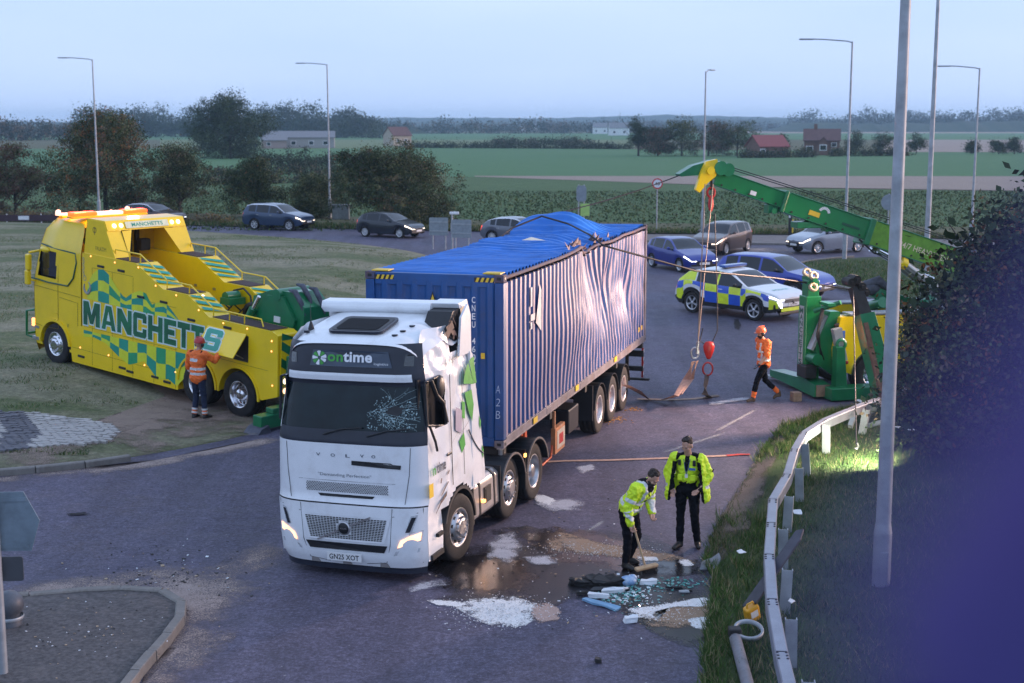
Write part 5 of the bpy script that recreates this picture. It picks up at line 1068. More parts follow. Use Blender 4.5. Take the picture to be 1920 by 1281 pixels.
# body
mb = MB(); pr = [(-.95, 1.98), (2.2, 2.0), (5.4, 2.0), (5.4, .62), (.68, .62)]
for a in np.linspace(0, 180, 12): pr.append((.62*cos(R(a)), .55 + .62*sin(R(a))))
pr += [(-.72, .6), (-1.05, .66), (-1.1, 1.2)]
for sx in (-1, 1):
    MB().prism(pr if sx > 0 else [(-.2, 2.0), (5.4, 2.0), (5.4, .62), (-.2, 1.2)], *((.8, 1.25) if sx > 0 else (-1.25, -.8))).build('body_wall', YEL, kt, bev=.03)
    truck_wheel(kt, (sx*1.05, 0, .53), sx, .53, .4, 'drive', CHROME, DKG); truck_wheel(kt, (sx*1.05, 1.4, .53), sx, .53, .4, 'drive', CHROME, DKG); truck_wheel(kt, (sx*1.05, 6.2, .53), sx, .53, .34, 'steer', CHROME, DKG)
    mb = MB(); arch(mb, 0, .55, .6, sx*1.22, sx*1.29, 0, 180, .04); mb.build('arch_lip', CHROME, kt)
    MB().box((sx*1.02, 2.3, 2.03), (.44, 6.0, .05)).build('deck_edge', GALV, kt, bev=.01)
    MB().box((sx*1.262, 1.6, 1.55), (.012, 1.3, .34)).build('open_locker', mat('locker_inside', (.55, .55, .5), .5) if sx < 0 else bpy.data.materials['locker_inside'], kt)
    mb = MB(); mb.box((sx*1.27, 1.1, 1.02), (.015, .28, .09)); mb.build('maker_plate', BLACK, kt)
    for k in range(4 if sx > 0 else 0): MB().ball((sx*1.19, -1.0, 1.78 - k*.15), (.05, .1, .055)).build('tail_lamp', mat('lamp_unlit', (.1, .05, .03), .2, coat=.4) if 'lamp_unlit' not in bpy.data.materials else bpy.data.materials['lamp_unlit'], kt)
    MB().lathe([(.045, 0), (.03, .02), (0, .02)], frame((sx*1.255, -.75, .86), (0, sx, 0), (0, 0, 1)), 12).build('side_reflector', REDL, kt)
    if sx < 0: continue
    MB().box((sx*1.255, -.9, 1.55), (.01, .14, .2)).build('blue_label', mat('label_blue', (.05, .15, .5), .5), kt)
    mb = MB()
    for k in range(3): mb.add([(sx*1.256, -1.09, .66+k*.22), (sx*1.256, -.85, .80+k*.22), (sx*1.256, -.85, .93+k*.22), (sx*1.256, -1.09, .79+k*.22)], [(0, 1, 2, 3)])
    mb.build('chevron_stripe', GRN, kt)
MB().box((0, 2.2, 1.3), (1.62, 6.0, 1.0)).build('chassis_box', DARK, kt); MB().box((0, 3.6, 2.0), (1.7, 3.6, .06)).build('deck', mat('deck_grey', (.3, .3, .32), .6, dirt=.4), kt)
MB().prism([(5.5, .5), (7.4, .5), (7.45, 2.2), (7.1, 3.2), (5.5, 3.3)], -1.24, 1.24).build('cab', YEL, kt, bev=.08); MB().box((1.25, 6.6, 2.5), (.02, 1.0, .7)).build('cab_window', GLASS, kt)
for y, x in ((.6, .2), (1.2, -.3), (2.0, .1), (2.6, .5)): MB().cyl((x-.25, y, 2.05), (x+.25, y, 2.2), .14).box((x, y, 2.1), (.5, .2, .12)).build('winch_drum', GRN, kt, bev=.01)
MB().ball((.9, 1.75, 1.55), (.12, .12, .1)).build('red_handle', REDP, kt)
# rear underlift and stabilisers
post = MB(); post.box((.58, -1.45, 1.42), (.42, .40, 2.05)); po = post.build('stabiliser_post', GR2, kt, bev=.02)
MB().box((.58, -1.45, 2.62), (.34, .3, .42)).build('post_head', GRN, po, bev=.015)
mb = MB(); mb.box((.58, -1.662, 1.45), (.22, .01, 1.5)); bd = mb.build('name_board', mat('board_grey', (.42, .45, .44), .5), po)
for k, ch in enumerate('MANCHETTS'): MB().text(ch, None, .135, .17, .03, fn=lambda a, c: (.58 + a, -1.672, 2.08 - k*.158 + c)).build('letter', DKG, bd)
for x, z in ((.40, 3.0), (.78, 2.96), (.78, 2.68)): MB().lathe([(.055, -.03), (.115, -.03), (.115, .03), (.055, .03), (.055, -.03)], Matrix.Translation((x + .05, -1.5, z)) @ Matrix.Rotation(pi/2 - .5, 4, 'Y'), 18).build('chain_ring', mat('ring_cream', (.55, .42, .28), .5, dirt=.4) if x == .40 else bpy.data.materials['ring_cream'], po)
MB().box((.62, -1.5, 2.86), (.62, .12, .1)).build('post_arm', GRN, po)
mb = MB(); mb.prism([(-1.2, .3), (-1.2, .14), (1.4, .06), (1.4, .36), (.9, .42)], -1.65, -1.25, 0, 'y'); mb.build('outrigger_beam', GRN, kt, bev=.02)
MB().box((1.41, -1.45, .22), (.05, .34, .28)).build('beam_end', mat('bare_steel', (.24, .17, .13), .6, .3, dirt=.5), kt); MB().box((-1.3, -1.5, .1), (.3, .3, .05)).build('outrigger_foot', GALV, kt)
mb = MB(); mb.box((1.55, -.45, .18), (.5, 1.9, .3)); mb.prism([(-1.2, .3), (-1.2, 1.3), (-1.0, 1.3), (-.9, .3)], 1.35, 1.6); mb.build('side_outrigger', GRN, kt, bev=.02)
MB().box((1.6, .55, .13), (.5, .4, .2)).build('outrigger_foot', GALV, kt, bev=.02)
mb = MB(); mb.prism([(-1.0, .5), (-1.45, .8), (-1.5, 1.3), (-1.15, 2.1), (-.9, 2.1), (-.9, .5)], .75, 1.1); mb.build('underlift_frame', GRN, kt, bev=.02)
mb = MB(); mb.prism([(-1.55, 1.15), (-1.2, 1.98), (-1.25, 2.02), (-1.62, 1.18)], .82, 1.06); mb.build('silver_plate', GALV, kt)
MB().cyl((.7, -1.5, .95), (1.2, -1.5, .95), .14).build('pivot_cylinder', GRN, kt); MB().cyl((.9, -1.5, 2.1), (1.3, -1.0, 2.35), .06).build('lift_ram', GRN, kt); MB().box((1.1, -1.25, 2.3), (.5, .2, .07)).build('top_link', GRN, kt)
for k in range(4): MB().tube([(1.05 + .03*k, -1.3 - .04*k, 2.2), (1.2 + .02*k, -1.5 - .03*k, 1.7 - .05*k), (1.12 + .03*k, -1.4, 1.1), (1.0, -1.2, .8)], .018, 6).build('hydraulic_hose', BLACK, kt)
MB().box((.86, -1.62, .62), (.5, .3, .3)).build('valve_block', DARK, kt, bev=.02)
mb = MB(); mb.prism([(-1.02, .9), (-1.22, 1.7), (-1.0, 1.75), (-.82, .95)], 1.26, 1.42); mb.build('guard_plate', GALV, kt, bev=.01); MB().lathe([(.08, 0), (.15, .0), (.15, .03), (.08, .03)], frame((1.43, -1.02, 1.35), (0, 1, 0), (0, 0, 1)), 14).build('ring_badge', GRN, kt)
# folded arm standing up beside the lamp column
mb = MB(); a, c = kw(dep(1620, 590, 31.0)), kw(dep(1664, 760, 30.4)); mb.cyl(a, c, .26, .3, n=4, sm=False); mb.build('folded_arm', GRN, kt, bev=.01)
mb = MB(); b0, b1 = kw(dep(1603, 538, 31.2)), kw(dep(1622, 600, 31.0)); mb.cyl(b0, b1, .17, .2, n=4, sm=False)
for dx, dz in ((-.16, .12), (.1, .02), (.2, -.12), (-.03, .18)): mb.cyl((b0.x-.16, b0.y+dx, b0.z+dz), (b0.x+.16, b0.y+dx, b0.z+dz), .10, n=14); mb.box((b0.x, b0.y+dx, b0.z+dz), (.4, .07, .07))
mb.build('arm_head', DARK, kt)
mb = MB(); mb.cyl(kw(dep(1622, 606, 30.75)), kw(dep(1655, 750, 30.1)), .07, n=4, sm=False); mb.build('rusty_strut', mat('rusty_strut', (.14, .075, .05), .8, var=.4), kt)
# boom of three telescoping boxes
tip, root = Vector((-.05, -4.05, 5.42)), Vector((-.05, 4.6, 2.62))
bd_ = (root - tip).normalized(); up_ = Vector((1, 0, 0)).cross(bd_); up_ = up_ if up_.z > 0 else -up_
def bsec(name, s0, s1, h, w_, m, dz=0.0):
    mb = MB(); q = []
    for s in (s0, s1):
        o = tip + bd_*s + up_*dz
        for x, z in ((-w_/2, -h/2), (w_/2, -h/2), (w_/2, h/2), (-w_/2, h/2)): q.append(o + Vector((x, 0, 0)) + up_*z)
    mb.add(q, [(3, 2, 1, 0), (4, 5, 6, 7), (0, 1, 5, 4), (1, 2, 6, 5), (2, 3, 7, 6), (3, 0, 4, 7)]); return mb.build(name, m, kt, bev=.025)
bsec('boom_tip_section', .25, 2.4, .38, .34, GR2); bsec('boom_middle_section', 2.15, 4.9, .50, .44, GR2, -.03); bs = bsec('boom_base_section', 4.6, 9.2, .62, .56, mat('boom_green_lit', (.12, .30, .02), .34, coat=.4, var=.2), -.06)  # base section's yellow-green has the work lamp's light painted in
bsec('boom_collar', 2.1, 2.2, .56, .5, GRN, -.03); bsec('boom_collar', 4.5, 4.66, .68, .62, GRN, -.06)
for s0, s1, hh, xx, dz in ((.3, 2.1, .19, .175, 0), (2.25, 4.5, .25, .225, -.03), (4.7, 9.1, .31, .285, -.06)):
    for q in (-1, 1): MB().cyl(tip + bd_*s0 + up_*(q*hh + dz) + Vector((xx, 0, 0)), tip + bd_*s1 + up_*(q*hh + dz) + Vector((xx, 0, 0)), .016, n=6).build('edge_flange', GRN, kt)
    for k in range(5): o = tip + bd_*lerp(s0 + .15, s1 - .15, k/4) + up_*(-hh*.75 + dz) + Vector((xx, 0, 0)); MB().cyl(o, o + Vector((.018, 0, 0)), .025, n=8).build('boom_bolt', DARK, kt)
for q in (0, .05): MB().tube([tip + bd_*.3 + up_*(.30+q), tip + bd_*2.6 + up_*(.36+q), tip + bd_*5.2 + up_*(.40+q), tip + bd_*8.6 + up_*(.42+q)], .012, 6).build('hoist_rope', BLACK, kt)
for s0, w_, h_, m_ in ((3.0, .3, .12, PLATEY), (1.3, .16, .1, PLATEW), (4.05, .5, .06, DKG)): MB().box((0, 0, 0), (w_, h_, .006), 0, frame(tip + bd_*s0 + up_*(-.08) + Vector((.19 if s0 < 2 else .232, 0, 0)), bd_, up_)).build('boom_label', m_, kt)
MB().tube([tip + bd_*4.4 - up_*.32 + Vector((.2, 0, 0)), tip + bd_*4.9 - up_*.52 + Vector((.2, 0, 0)), tip + bd_*5.8 - up_*.45 + Vector((.2, 0, 0))], .025, 6).build('hydraulic_hose', BLACK, kt)
Mb = frame(tip + bd_*6.9 + up_*-.1 + Vector((.286, 0, 0)), bd_, up_); MB().text('24/7 HEAVY VEHICLE RECOVERY', Mb, .15, 2.9, .012).build('boom_lettering', mat('boom_print', (.72, .6, .4), .5), bs)
mb = MB(); 
for k in range(9): a0 = R(20+k*16); a1 = R(20+k*16+14); o = tip + bd_*3.25 + Vector((.226, 0, 0)); mb.add([o + bd_*(r*cos(q)) + up_*(r*sin(q)) for r, q in ((.10, a0), (.17, a0), (.17, a1), (.10, a1))], [(0, 1, 2, 3)])
mb.build('gauge_print', PLATEW, kt)
mb = MB(); o = tip + bd_*1.95 - up_*.28; mb.box(o, (.3, .26, .22)); mb.cyl(o + Vector((-.2, 0, -.05)), o + Vector((.22, 0, -.05)), .07); mb.build('boom_bracket', GRN, kt, bev=.02)
mb = MB(); o = tip + bd_*3.1 - up_*.34; mb.box(o, (.4, .9, .16)); mb.box(o + Vector((0, .5, -.1)), (.3, .3, .16)); mb.build('boom_shoe', GRN, kt, bev=.02)
hd = MB(); hd.prism([(-3.7, 5.62), (-3.9, 5.75), (-4.4, 5.62), (-4.75, 5.42), (-4.7, 5.36), (-4.2, 5.4), (-3.8, 5.3)], -.2, .12); hd.cyl((-.3, -3.75, 5.56), (.3, -3.75, 5.56), .17); hd.cyl((-.27, -3.55, 5.52), (.27, -3.55, 5.52), .16); hdo = hd.build('boom_head', GRN, kt, bev=.015)
mb = MB(); mb.prism([(-3.85, 5.78), (-4.12, 5.72), (-4.25, 5.45), (-4.38, 5.05), (-4.28, 4.98), (-4.08, 5.2), (-3.88, 5.36), (-3.78, 5.55)], .14, .26); mb.cyl((.26, -4.02, 5.5), (.32, -4.02, 5.5), .1); mb.build('sheave_guard', YEL, hdo, bev=.02)
for sx in (-1, 1):
    c0, c1, c2 = tip + bd_*5.0 - up_*.42 + Vector((sx*.2, 0, 0)), Vector((sx*.2, 2.1, 2.72)), Vector((sx*.2, 2.9, 2.0))
    MB().cyl(c0, c1, .075).build('ram_rod', CHROME, kt); MB().cyl(c0.lerp(c1, .45), c2, .12).build('ram_barrel', mat('ram_barrel', (.5, .48, .45), .3, .8) if sx < 0 else bpy.data.materials['ram_barrel'], kt); MB().cyl(c0.lerp(c1, .4), c0.lerp(c1, .5), .15).build('ram_gland', YEL, kt)
mb = MB(); mb.cyl((-.1, 4.2, 1.9), (-.1, 4.2, 2.6), .8, n=28); mb.build('slew_turret', GRN, kt); MB().box((-.1, 4.6, 2.7), (1.2, 1.6, .6)).build('turret_housing', GRN, kt, bev=.04)
mb = MB(); q0, q1 = kw(dep(1636, 548, 35.2)), kw(dep(1790, 598, 36.6)); mb.cyl(q0, q1, .2, .24, n=4, sm=False); mb.build('winch_arm', GRN, kt, bev=.02)
mb = MB(); mb.ball(q0 + Vector((0, -.1, .12)), (.22, .3, .2)); mb.tube([q0 + Vector((.1, -.5, .2)), q0 + Vector((.1, .1, .3)), q0 + Vector((0, .4, .1))], [.05, .14, .1], 8); mb.build('winch_cover', GREYC, kt)
# lit work lamps on the turret and near the ground
LW = mat('work_lamp_glass', (1, .9, .75), .2, emit=(1, .80, .56), es=40)
def worklamp(name, p, to, energy, size, col=(1, .74, .56), spot=75):
    p = Vector(p); to = Vector(to); d = (to - p).normalized(); M = frame(p, d.cross(Vector((0, 0, 1))), Vector((0, 0, 1)))
    wl = MB().box((0, 0, .0), (.22, .16, .1), 0, M).build(name, BLACK, kt); wl.matrix_world = kt.matrix_world.inverted() if 0 else wl.matrix_world
    loc = kw(p); wl.data.transform(Matrix.Rotation(-cyaw, 4, 'Z') @ Matrix.Translation(-Vector((8.6, 34.75, 0))))
    g = MB().plate(rrect(.18, .12, .02), .006, 0, M @ Matrix.Translation((0, 0, -.058))).build('lamp_lens', LW, wl); g.data.transform(Matrix.Rotation(-cyaw, 4, 'Z') @ Matrix.Translation(-Vector((8.6, 34.75, 0))))
    l = bpy.data.lights.new('work_light', 'SPOT'); l.energy = energy; l.color = col; l.spot_size = R(spot); l.spot_blend = .8; l.shadow_soft_size = size
    lo_ = bpy.data.objects.new('work_light', l); COL.objects.link(lo_); lo_.location = p + d*.12; lo_.rotation_euler = d.to_track_quat('-Z', 'Y').to_euler(); return wl
worklamp('work_lamp', (11.6, 33.6, 4.3), (1.2, 28.5, 2.4), 5200, .5, (1, .66, .5))
worklamp('work_lamp', (10.0, 33.2, 3.4), (-1.6, 20.0, 1.6), 900, .4, spot=45)
worklamp('work_lamp', dep(1655, 826, 25.2), gnd(1585, 880), 330, .1, (1, .95, .72), 150)
worklamp('work_lamp', (12.5, 35.6, 2.3), (10.2, 35.6, 4.2), 500, .15, (1, .78, .45), 90)
# ================================================================== cars
def carwheel_mesh(r, w, spokes, style):
    Z = Matrix.Identity(4); rr = r*.66
    t = MB().lathe([(rr, -w/2+.02), (r*.9, -w/2), (r*.98, -w*.4), (r, -w*.25), (r, w*.25), (r*.98, w*.4), (r*.9, w/2), (rr, w/2-.02)], Z, 28).mesh('wheel', RUB)
    q = MB(); o = w/2 - .025
    q.lathe([(rr+.008, o+.012), (rr-.012, o+.012), (rr-.02, o-.02), (rr-.03, o-.1), (0, o-.1)], Z, 28, [0, 0, 1, 1])
    for k in range(spokes):
        a = 2*pi*k/spokes
        for da in ((-.07, .07) if style == 'split' else (0,)):
            M = Matrix.Rotation(a+da, 4, 'Z'); wd = .022 if style == 'split' else .032
            q.add([(rr*.16, -wd*.8, o+.0), (rr*.16, wd*.8, o+.0), (rr*.97, wd, o-.005), (rr*.97, -wd, o-.005), (rr*.16, -wd*.8, o-.03), (rr*.16, wd*.8, o-.03), (rr*.97, wd, o-.04), (rr*.97, -wd, o-.04)], [(0, 3, 2, 1), (0, 1, 5, 4), (1, 2, 6, 5), (3, 0, 4, 7)], 0, False, M)
    q.lathe([(rr*.24, o-.01), (rr*.2, o+.008), (0, o+.008)], Z, 14)
    return t, q.mesh('rim', [mat('rim_alloy', (.62, .63, .66), .3, .8) if 'rim_alloy' not in bpy.data.materials else bpy.data.materials['rim_alloy'], BLACK])
HEADL = mat('headlamp_lit', (1, .95, .9), .2, emit=(1, .80, .58), es=2.6); HEADC = mat('headlamp_cool', (1, 1, 1), .2, emit=(.9, .95, 1), es=2.6); TAILL = mat('tail_lit', (.6, .02, .02), .2, emit=(1, .06, .03), es=1.1)
CGLASS = mat('car_glass', (.012, .016, .022), .05, var=0, spec=.5)
def mk_car(name, label, loc, rotz, paint, S, group='cars queuing round the roundabout', head=HEADL, rimstyle=('plain', 10), plate=None, deco=None):
    """S: L W H wheelbase front-overhang wheel-radius; top centre line, belt line and pillars as fractions of length from the nose"""
    L, W, H, wb, fo, wr = S['dim']; hw = W/2; root = thing(name, label, 'car', loc, rotz, group)
    yn = L/2; Y = lambda f: yn - f*L
    top = [(f*L, z*H) for f, z in S['top']]; belt = [(f*L, z*H) for f, z in S['belt']]
    cow, wst, rr0, rr1 = [f*L for f in S['glass']]            # cowl, windscreen top, roof rear, tail glass base
    pil = [tuple(f*L for f in p) for p in S['side']]           # side windows as (start, end)
    wy = (fo, fo + wb); R_ = wr + .055
    plan = [(0, .80), (.03, .90), (.08, .965), (.2, 1.0), (.75, 1.0), (.93, .965), (.985, .90), (1, .84)]
    cols = set(np.linspace(0, L, 34)) | {0, .04, .09, .15, L-.04, L-.1, L-.18, cow, wst, rr0, rr1}
    for a, c in pil: cols |= {a, c}
    for w0 in wy:
        for a in np.linspace(0, pi, 15): cols.add(w0 + R_*cos(a))
    cols = sorted(cols); cl = [cols[0]]
    for s in cols[1:]:
        if s - cl[-1] > .012: cl.append(s)
    cols = cl; sill = .15*H if not S.get('suv') else .19*H; NR = 9
    def section(s):
        zt = interp(s, top); zs = min(interp(s, belt), zt - .005); w_ = hw*interp(s/L, plan); zb = sill + (.10*(1-sstep(0, .25, s)) + .16*sstep(L-.3, L, s))
        zbody = zb
        for w0 in wy:
            d = abs(s - w0)
            if d < R_: zb = max(zb, wr + sqrt(max(0, R_*R_ - d*d)))
        zb = min(zb, zs - .02); h = max(zt - zs, 0); tum = .40*h; xr = w_*.965 - tum
        rows = [(w_*.965, zb), (w_*.99, lerp(max(zb, zbody), zs, .35)), (w_*1.0, lerp(zb, zs, .66)), (w_*.985, lerp(zb, zs, .9)), (w_*.965, zs), (lerp(w_*.965, xr, .88), zs + h*.86), (xr*.985, zs + h*.95), (xr*.90, zt - .012*min(1, h*8)), (xr*.45, zt + .012), (0, zt + .018)]
        return rows
    secs = [section(s) for s in cols]; parts = {}
    def put(tagn, a, c, d, e): parts.setdefault(tagn, []).append((a, c, d, e))
    hl0, hl1 = S['head']; tl = S['tail']
    for i in range(len(cols)-1):
        s0, s1 = cols[i], cols[i+1]; sm = (s0+s1)/2
        for r in range(NR):
            for sx in (-1, 1):
                q = [(sx*secs[i][r][0], Y(s0/L), secs[i][r][1]), (sx*secs[i+1][r][0], Y(s1/L), secs[i+1][r][1]), (sx*secs[i+1][r+1][0], Y(s1/L), secs[i+1][r+1][1]), (sx*secs[i][r+1][0], Y(s0/L), secs[i][r+1][1])]
                if sx > 0: q = q[::-1]
                t = 'body'
                if r == 4:
                    for k, (a, c) in enumerate(pil):
                        if a < sm < c: t = f'side_window{k}{sx}'
                elif r in (7, 8):
                    if cow < sm < wst: t = 'windscreen'
                    elif rr0 < sm < rr1: t = 'rear_window'
                if r == 5 and cow < sm < rr1 and t == 'body' and S.get('chrome'): t = 'window_trim'
                if r in hl0 and sm < hl1: t = f'headlight{sx}'
                if r in tl[0] and sm > L - tl[1]: t = f'tail_light{sx}'
                if r == 0 and S.get('clad'): t = 'sill_trim'
                if r == 0 and sm < .0: t = 'sill_trim'
                put(t, *q)
    for end, s, sec in ((1, 0, secs[0]), (-1, L, secs[-1])):      # nose and tail faces in bands
        y = Y(s/L); bul = .05*end
        for r in range(NR):
            a, c = sec[r], sec[r+1]
            if abs(c[1]-a[1]) < .003: continue
            xs = (-1, -.62, -.3, .3, .62, 1)
            for k in range(5):
                f0, f1 = xs[k], xs[k+1]; b0, b1 = bul*(1-f0*f0), bul*(1-f1*f1)
                q = [(a[0]*f0, y+b0, a[1]), (a[0]*f1, y+b1, a[1]), (c[0]*f1, y+b1, c[1]), (c[0]*f0, y+b0, c[1])]
                if end > 0: q = q[::-1]
                t = 'body'
                if end > 0:
                    if r in S['grille'] and 1 <= k <= 3: t = 'grille'
                    if r in hl0 and k in (0, 4): t = f'headlight{-1 if k == 0 else 1}'
                    if r == 0: t = 'bumper_intake'
                else:
                    if r in tl[0] and k in (0, 4): t = f'tail_light{-1 if k == 0 else 1}'
                    if r == 0: t = 'rear_valance'
                put(t, *q)
    MT = {'body': paint, 'headlight': head, 'tail_light': TAILL, 'grille': S.get('gm', BLACK), 'bumper_intake': BLACK, 'rear_valance': BLACK, 'sill_trim': BLACK, 'window_trim': CHROME}
    for t, qs in parts.items():
        V = [p for q in qs for p in q]; nm = t.rstrip('-01234').rstrip('_'); me = bpy.data.meshes.new(nm); bm = bmesh.new()
        vs = [bm.verts.new(p) for p in V]
        for k in range(len(qs)):
            try: bm.faces.new(vs[4*k:4*k+4])
            except ValueError: pass
        bmesh.ops.remove_doubles(bm, verts=bm.verts, dist=.0008); bmesh.ops.dissolve_degenerate(bm, edges=bm.edges, dist=.0005)
        for f in bm.faces: f.smooth = True
        for e in bm.edges:
            if len(e.link_faces) == 2 and e.calc_face_angle(0) > R(38): e.smooth = False
        bm.to_mesh(me); bm.free(); me.materials.append(MT.get(nm, CGLASS) if nm not in ('windscreen', 'rear_window', 'side_window') else CGLASS)
        o = bpy.data.objects.new(nm, me); COL.objects.link(o); o.parent = root
    mb = MB()                                                   # floor pan and wheel wells close the shell
    mb.box((0, Y((wy[0]+wy[1])/2/L), sill+.03), (W*.9, wb-2*R_, .08)); mb.box((0, 0, sill+.18), (W*.62, L*.93, .2)); mb.box((0, 0, .42*H), (W*.6, L*.6, .22*H))
    mb.build('underbody', BLACK, root)
    for w0 in wy:
        for sx in (-1, 1):
            mb = MB(); arch(mb, Y(w0/L), wr, R_-.005, sx*(hw-.26), sx*(hw-.025), -12, 192, .01, n=12); mb.build('wheel_well', BLACK, root)
            if S.get('clad'): mb = MB(); arch(mb, Y(w0/L), wr, R_-.01, sx*(hw-.04), sx*(hw+.008), -6, 186, .05, n=14); mb.build('arch_trim', BLACK, root)
    key = ('cw', wr, rimstyle)
    if key not in _tm: _tm[key] = carwheel_mesh(wr, .21, rimstyle[1], rimstyle[0])
    for w0 in wy:
        for sx in (-1, 1):
            o = bpy.data.objects.new('wheel', _tm[key][0]); COL.objects.link(o); o.parent = root; o.location = (sx*(hw-.12), Y(w0/L), wr); o.rotation_euler = (0, R(90)*sx, 0)
            q = bpy.data.objects.new('rim', _tm[key][1]); COL.objects.link(q); q.parent = o
    zb_ = interp(cow + .25, belt); 
    for sx in (-1, 1):
        mb = MB(); mb.ball((sx*(hw+.10), Y((cow+.42)/L), zb_+.10), (.10, .06, .075), 10, 6); mb.box((sx*(hw+.0), Y((cow+.42)/L), zb_+.04), (.12, .05, .03)); mb.build('mirror', BLACK if S.get('clad') else paint, root)
        for a, c in pil[:2]:
            MB().box((sx*(hw*.992), Y((c-.12)/L), zb_-.10), (.03, .17, .028)).build('door_handle', CHROME if S.get('chrome') else paint, root, bev=.006)
        for a, c in pil: 
            pass
    z0 = S.get('platez', .28)*H
    mb = MB(); mb.box((0, yn+.055, z0), (.52, .015, .11)); pl = mb.build('number_plate', PLATEW, root); 
    MB().text(plate or 'XXXX', None, .065, .42, .012, fn=nose_fn(0, yn+.064, z0)).build('plate_lettering', BLACK, pl) if plate else None
    MB().box((0, -yn-.055, z0+.12), (.52, .015, .11)).build('rear_plate', PLATEY, root)
    MB().box((0, Y((cow+wst)/2/L), interp((cow+wst)/2, top)-.25), (.02, .02, .02)) if 0 else None
    if deco: deco(root, S, Y, secs, cols)
    return root
def paintm(name, c, metal=.35): return mat(name, c, .3, metal, coat=.8, var=.04)
HATCH = dict(dim=(4.0, 1.72, 1.47, 2.49, .80, .31), top=[(0, .40), (.02, .47), (.06, .54), (.16, .60), (.26, .665), (.30, .69), (.46, .945), (.52, .98), (.62, 1.0), (.80, .975), (.90, .90), (.965, .68), (.99, .58), (1, .44)], belt=[(0, .38), (.03, .45), (.12, .54), (.28, .625), (.6, .66), (.9, .70), (.97, .64), (1, .42)], glass=(.28, .485, .905, .965), side=[(.335, .555), (.575, .79), (.80, .87)], head=((3,), .40), tail=((3, 4), .16), grille=(1, 2), platez=.30)
SUVP = dict(dim=(4.53, 1.82, 1.66, 2.62, .90, .345), suv=True, chrome=True, top=[(0, .42), (.02, .50), (.05, .56), (.14, .62), (.24, .665), (.275, .685), (.42, .94), (.48, .975), (.62, 1.0), (.84, .985), (.92, .92), (.975, .68), (.99, .6), (1, .42)], belt=[(0, .38), (.03, .47), (.12, .56), (.27, .635), (.6, .66), (.88, .70), (.97, .66), (1, .42)], glass=(.262, .445, .915, .972), side=[(.30, .52), (.54, .74), (.76, .875)], head=((3,), .40), tail=((3, 4, 5), .13), grille=(1, 2), platez=.34)
SKODA = dict(HATCH, dim=(4.2, 1.78, 1.60, 2.62, .85, .32), side=[(.315, .535), (.555, .755), (.775, .88)], glass=(.255, .44, .93, .975), top=[(0, .42), (.02, .49), (.06, .55), (.14, .59), (.23, .64), (.27, .665), (.42, .93), (.5, .98), (.64, 1.0), (.86, .975), (.93, .92), (.98, .66), (.99, .58), (1, .44)])
MERC = dict(HATCH, dim=(4.4, 1.80, 1.44, 2.73, .87, .33), chrome=True, glass=(.30, .49, .88, .965), side=[(.35, .55), (.57, .76), (.775, .845)], top=[(0, .40), (.02, .48), (.06, .55), (.18, .61), (.28, .66), (.32, .69), (.47, .94), (.54, .985), (.62, 1.0), (.78, .965), (.88, .88), (.96, .70), (.99, .6), (1, .44)])
PEUG = dict(dim=(4.54, 1.90, 1.64, 2.73, .92, .37), suv=True, clad=True, top=[(0, .50), (.02, .56), (.06, .60), (.16, .64), (.25, .67), (.285, .69), (.44, .93), (.5, .975), (.6, 1.0), (.74, .975), (.86, .90), (.955, .70), (.985, .6), (1, .42)], belt=[(0, .47), (.03, .52), (.12, .585), (.27, .64), (.6, .67), (.85, .71), (.955, .66), (1, .42)], glass=(.27, .465, .86, .955), side=[(.32, .545), (.565, .765)], head=((3,), .42), tail=((3,), .3), grille=(2, 3), gm=mat('mesh_grille', (.12, .13, .14), .3, .6), platez=.36)
TUCS = dict(SUVP, dim=(4.5, 1.87, 1.65, 2.68, .9, .36), clad=True, chrome=False, gm=mat('chrome_grille', (.3, .31, .34), .25, .9), grille=(1, 2, 3))
cy = lambda fx, fy: atan2(-fx, fy)              # heading from a forward vector
def put_car(fn, front, rear, S, **k):           # from the two near-side wheel contacts
    f, r = Vector(front), Vector(rear); d = (f - r).normalized(); n = Vector((-d.y, d.x, 0)); sg = -1 if k.pop('left', True) else 1
    L, W, H, wb, fo, wr = S['dim']; mid = (f + r)/2 ; off = (fo + wb/2) - L/2
    c = mid + d*off - n*(W/2-.1)*(1 if sg < 0 else -1)*1.0
    return c, atan2(-d.x, d.y)
def car_at(fpx, rpx, S, camside):               # camside: +1 when the flank we see is the car's right
    f, r = gnd(*fpx), gnd(*rpx); d = (f - r).normalized(); L, W, H, wb, fo, wr = S['dim']; right = Vector((d.y, -d.x, 0))
    mid = r.lerp(f, .5); c = mid - right*camside*(W/2-.06) + d*(fo + wb/2 - L/2); return Vector((c.x, c.y, 0)), atan2(-d.x, d.y)
def place(name, label, fpx, rpx, S, camside, paint, yaw=None, **k):
    c, a = car_at(fpx, rpx, S, camside); return mk_car(name, label, c, a if yaw is None else yaw, paint, S, **k)
place('parked_car', 'dark plum hatchback with chrome window line behind the yellow truck', (308, 424), (236, 421), MERC, 1, paintm('plum_paint', (.035, .012, .018)), head=HEADC)
place('parked_car', 'dark blue sport utility car with chrome window surround, farthest from the container in the queue', (549, 433.5), (471, 430.5), SUVP, 1, paintm('steel_blue_paint', (.02, .045, .10)), rimstyle=('split', 7))
place('parked_car', 'small black hatchback passing behind the backs of two road signs', (752, 447.5), (682, 444), HATCH, 1, paintm('black_paint', (.012, .016, .026)), rimstyle=('split', 10))
place('parked_car', 'grey hatchback half hidden behind the front of the container roof', (1000, 458), (927, 455), MERC, 1, paintm('grey_paint', (.13, .14, .17)))
place('parked_car', 'bright blue small hatchback just beyond the rear of the container', (1275, 511), (1221, 501), HATCH, 1, paintm('royal_blue_paint', (.012, .028, .25)), head=HEADC)
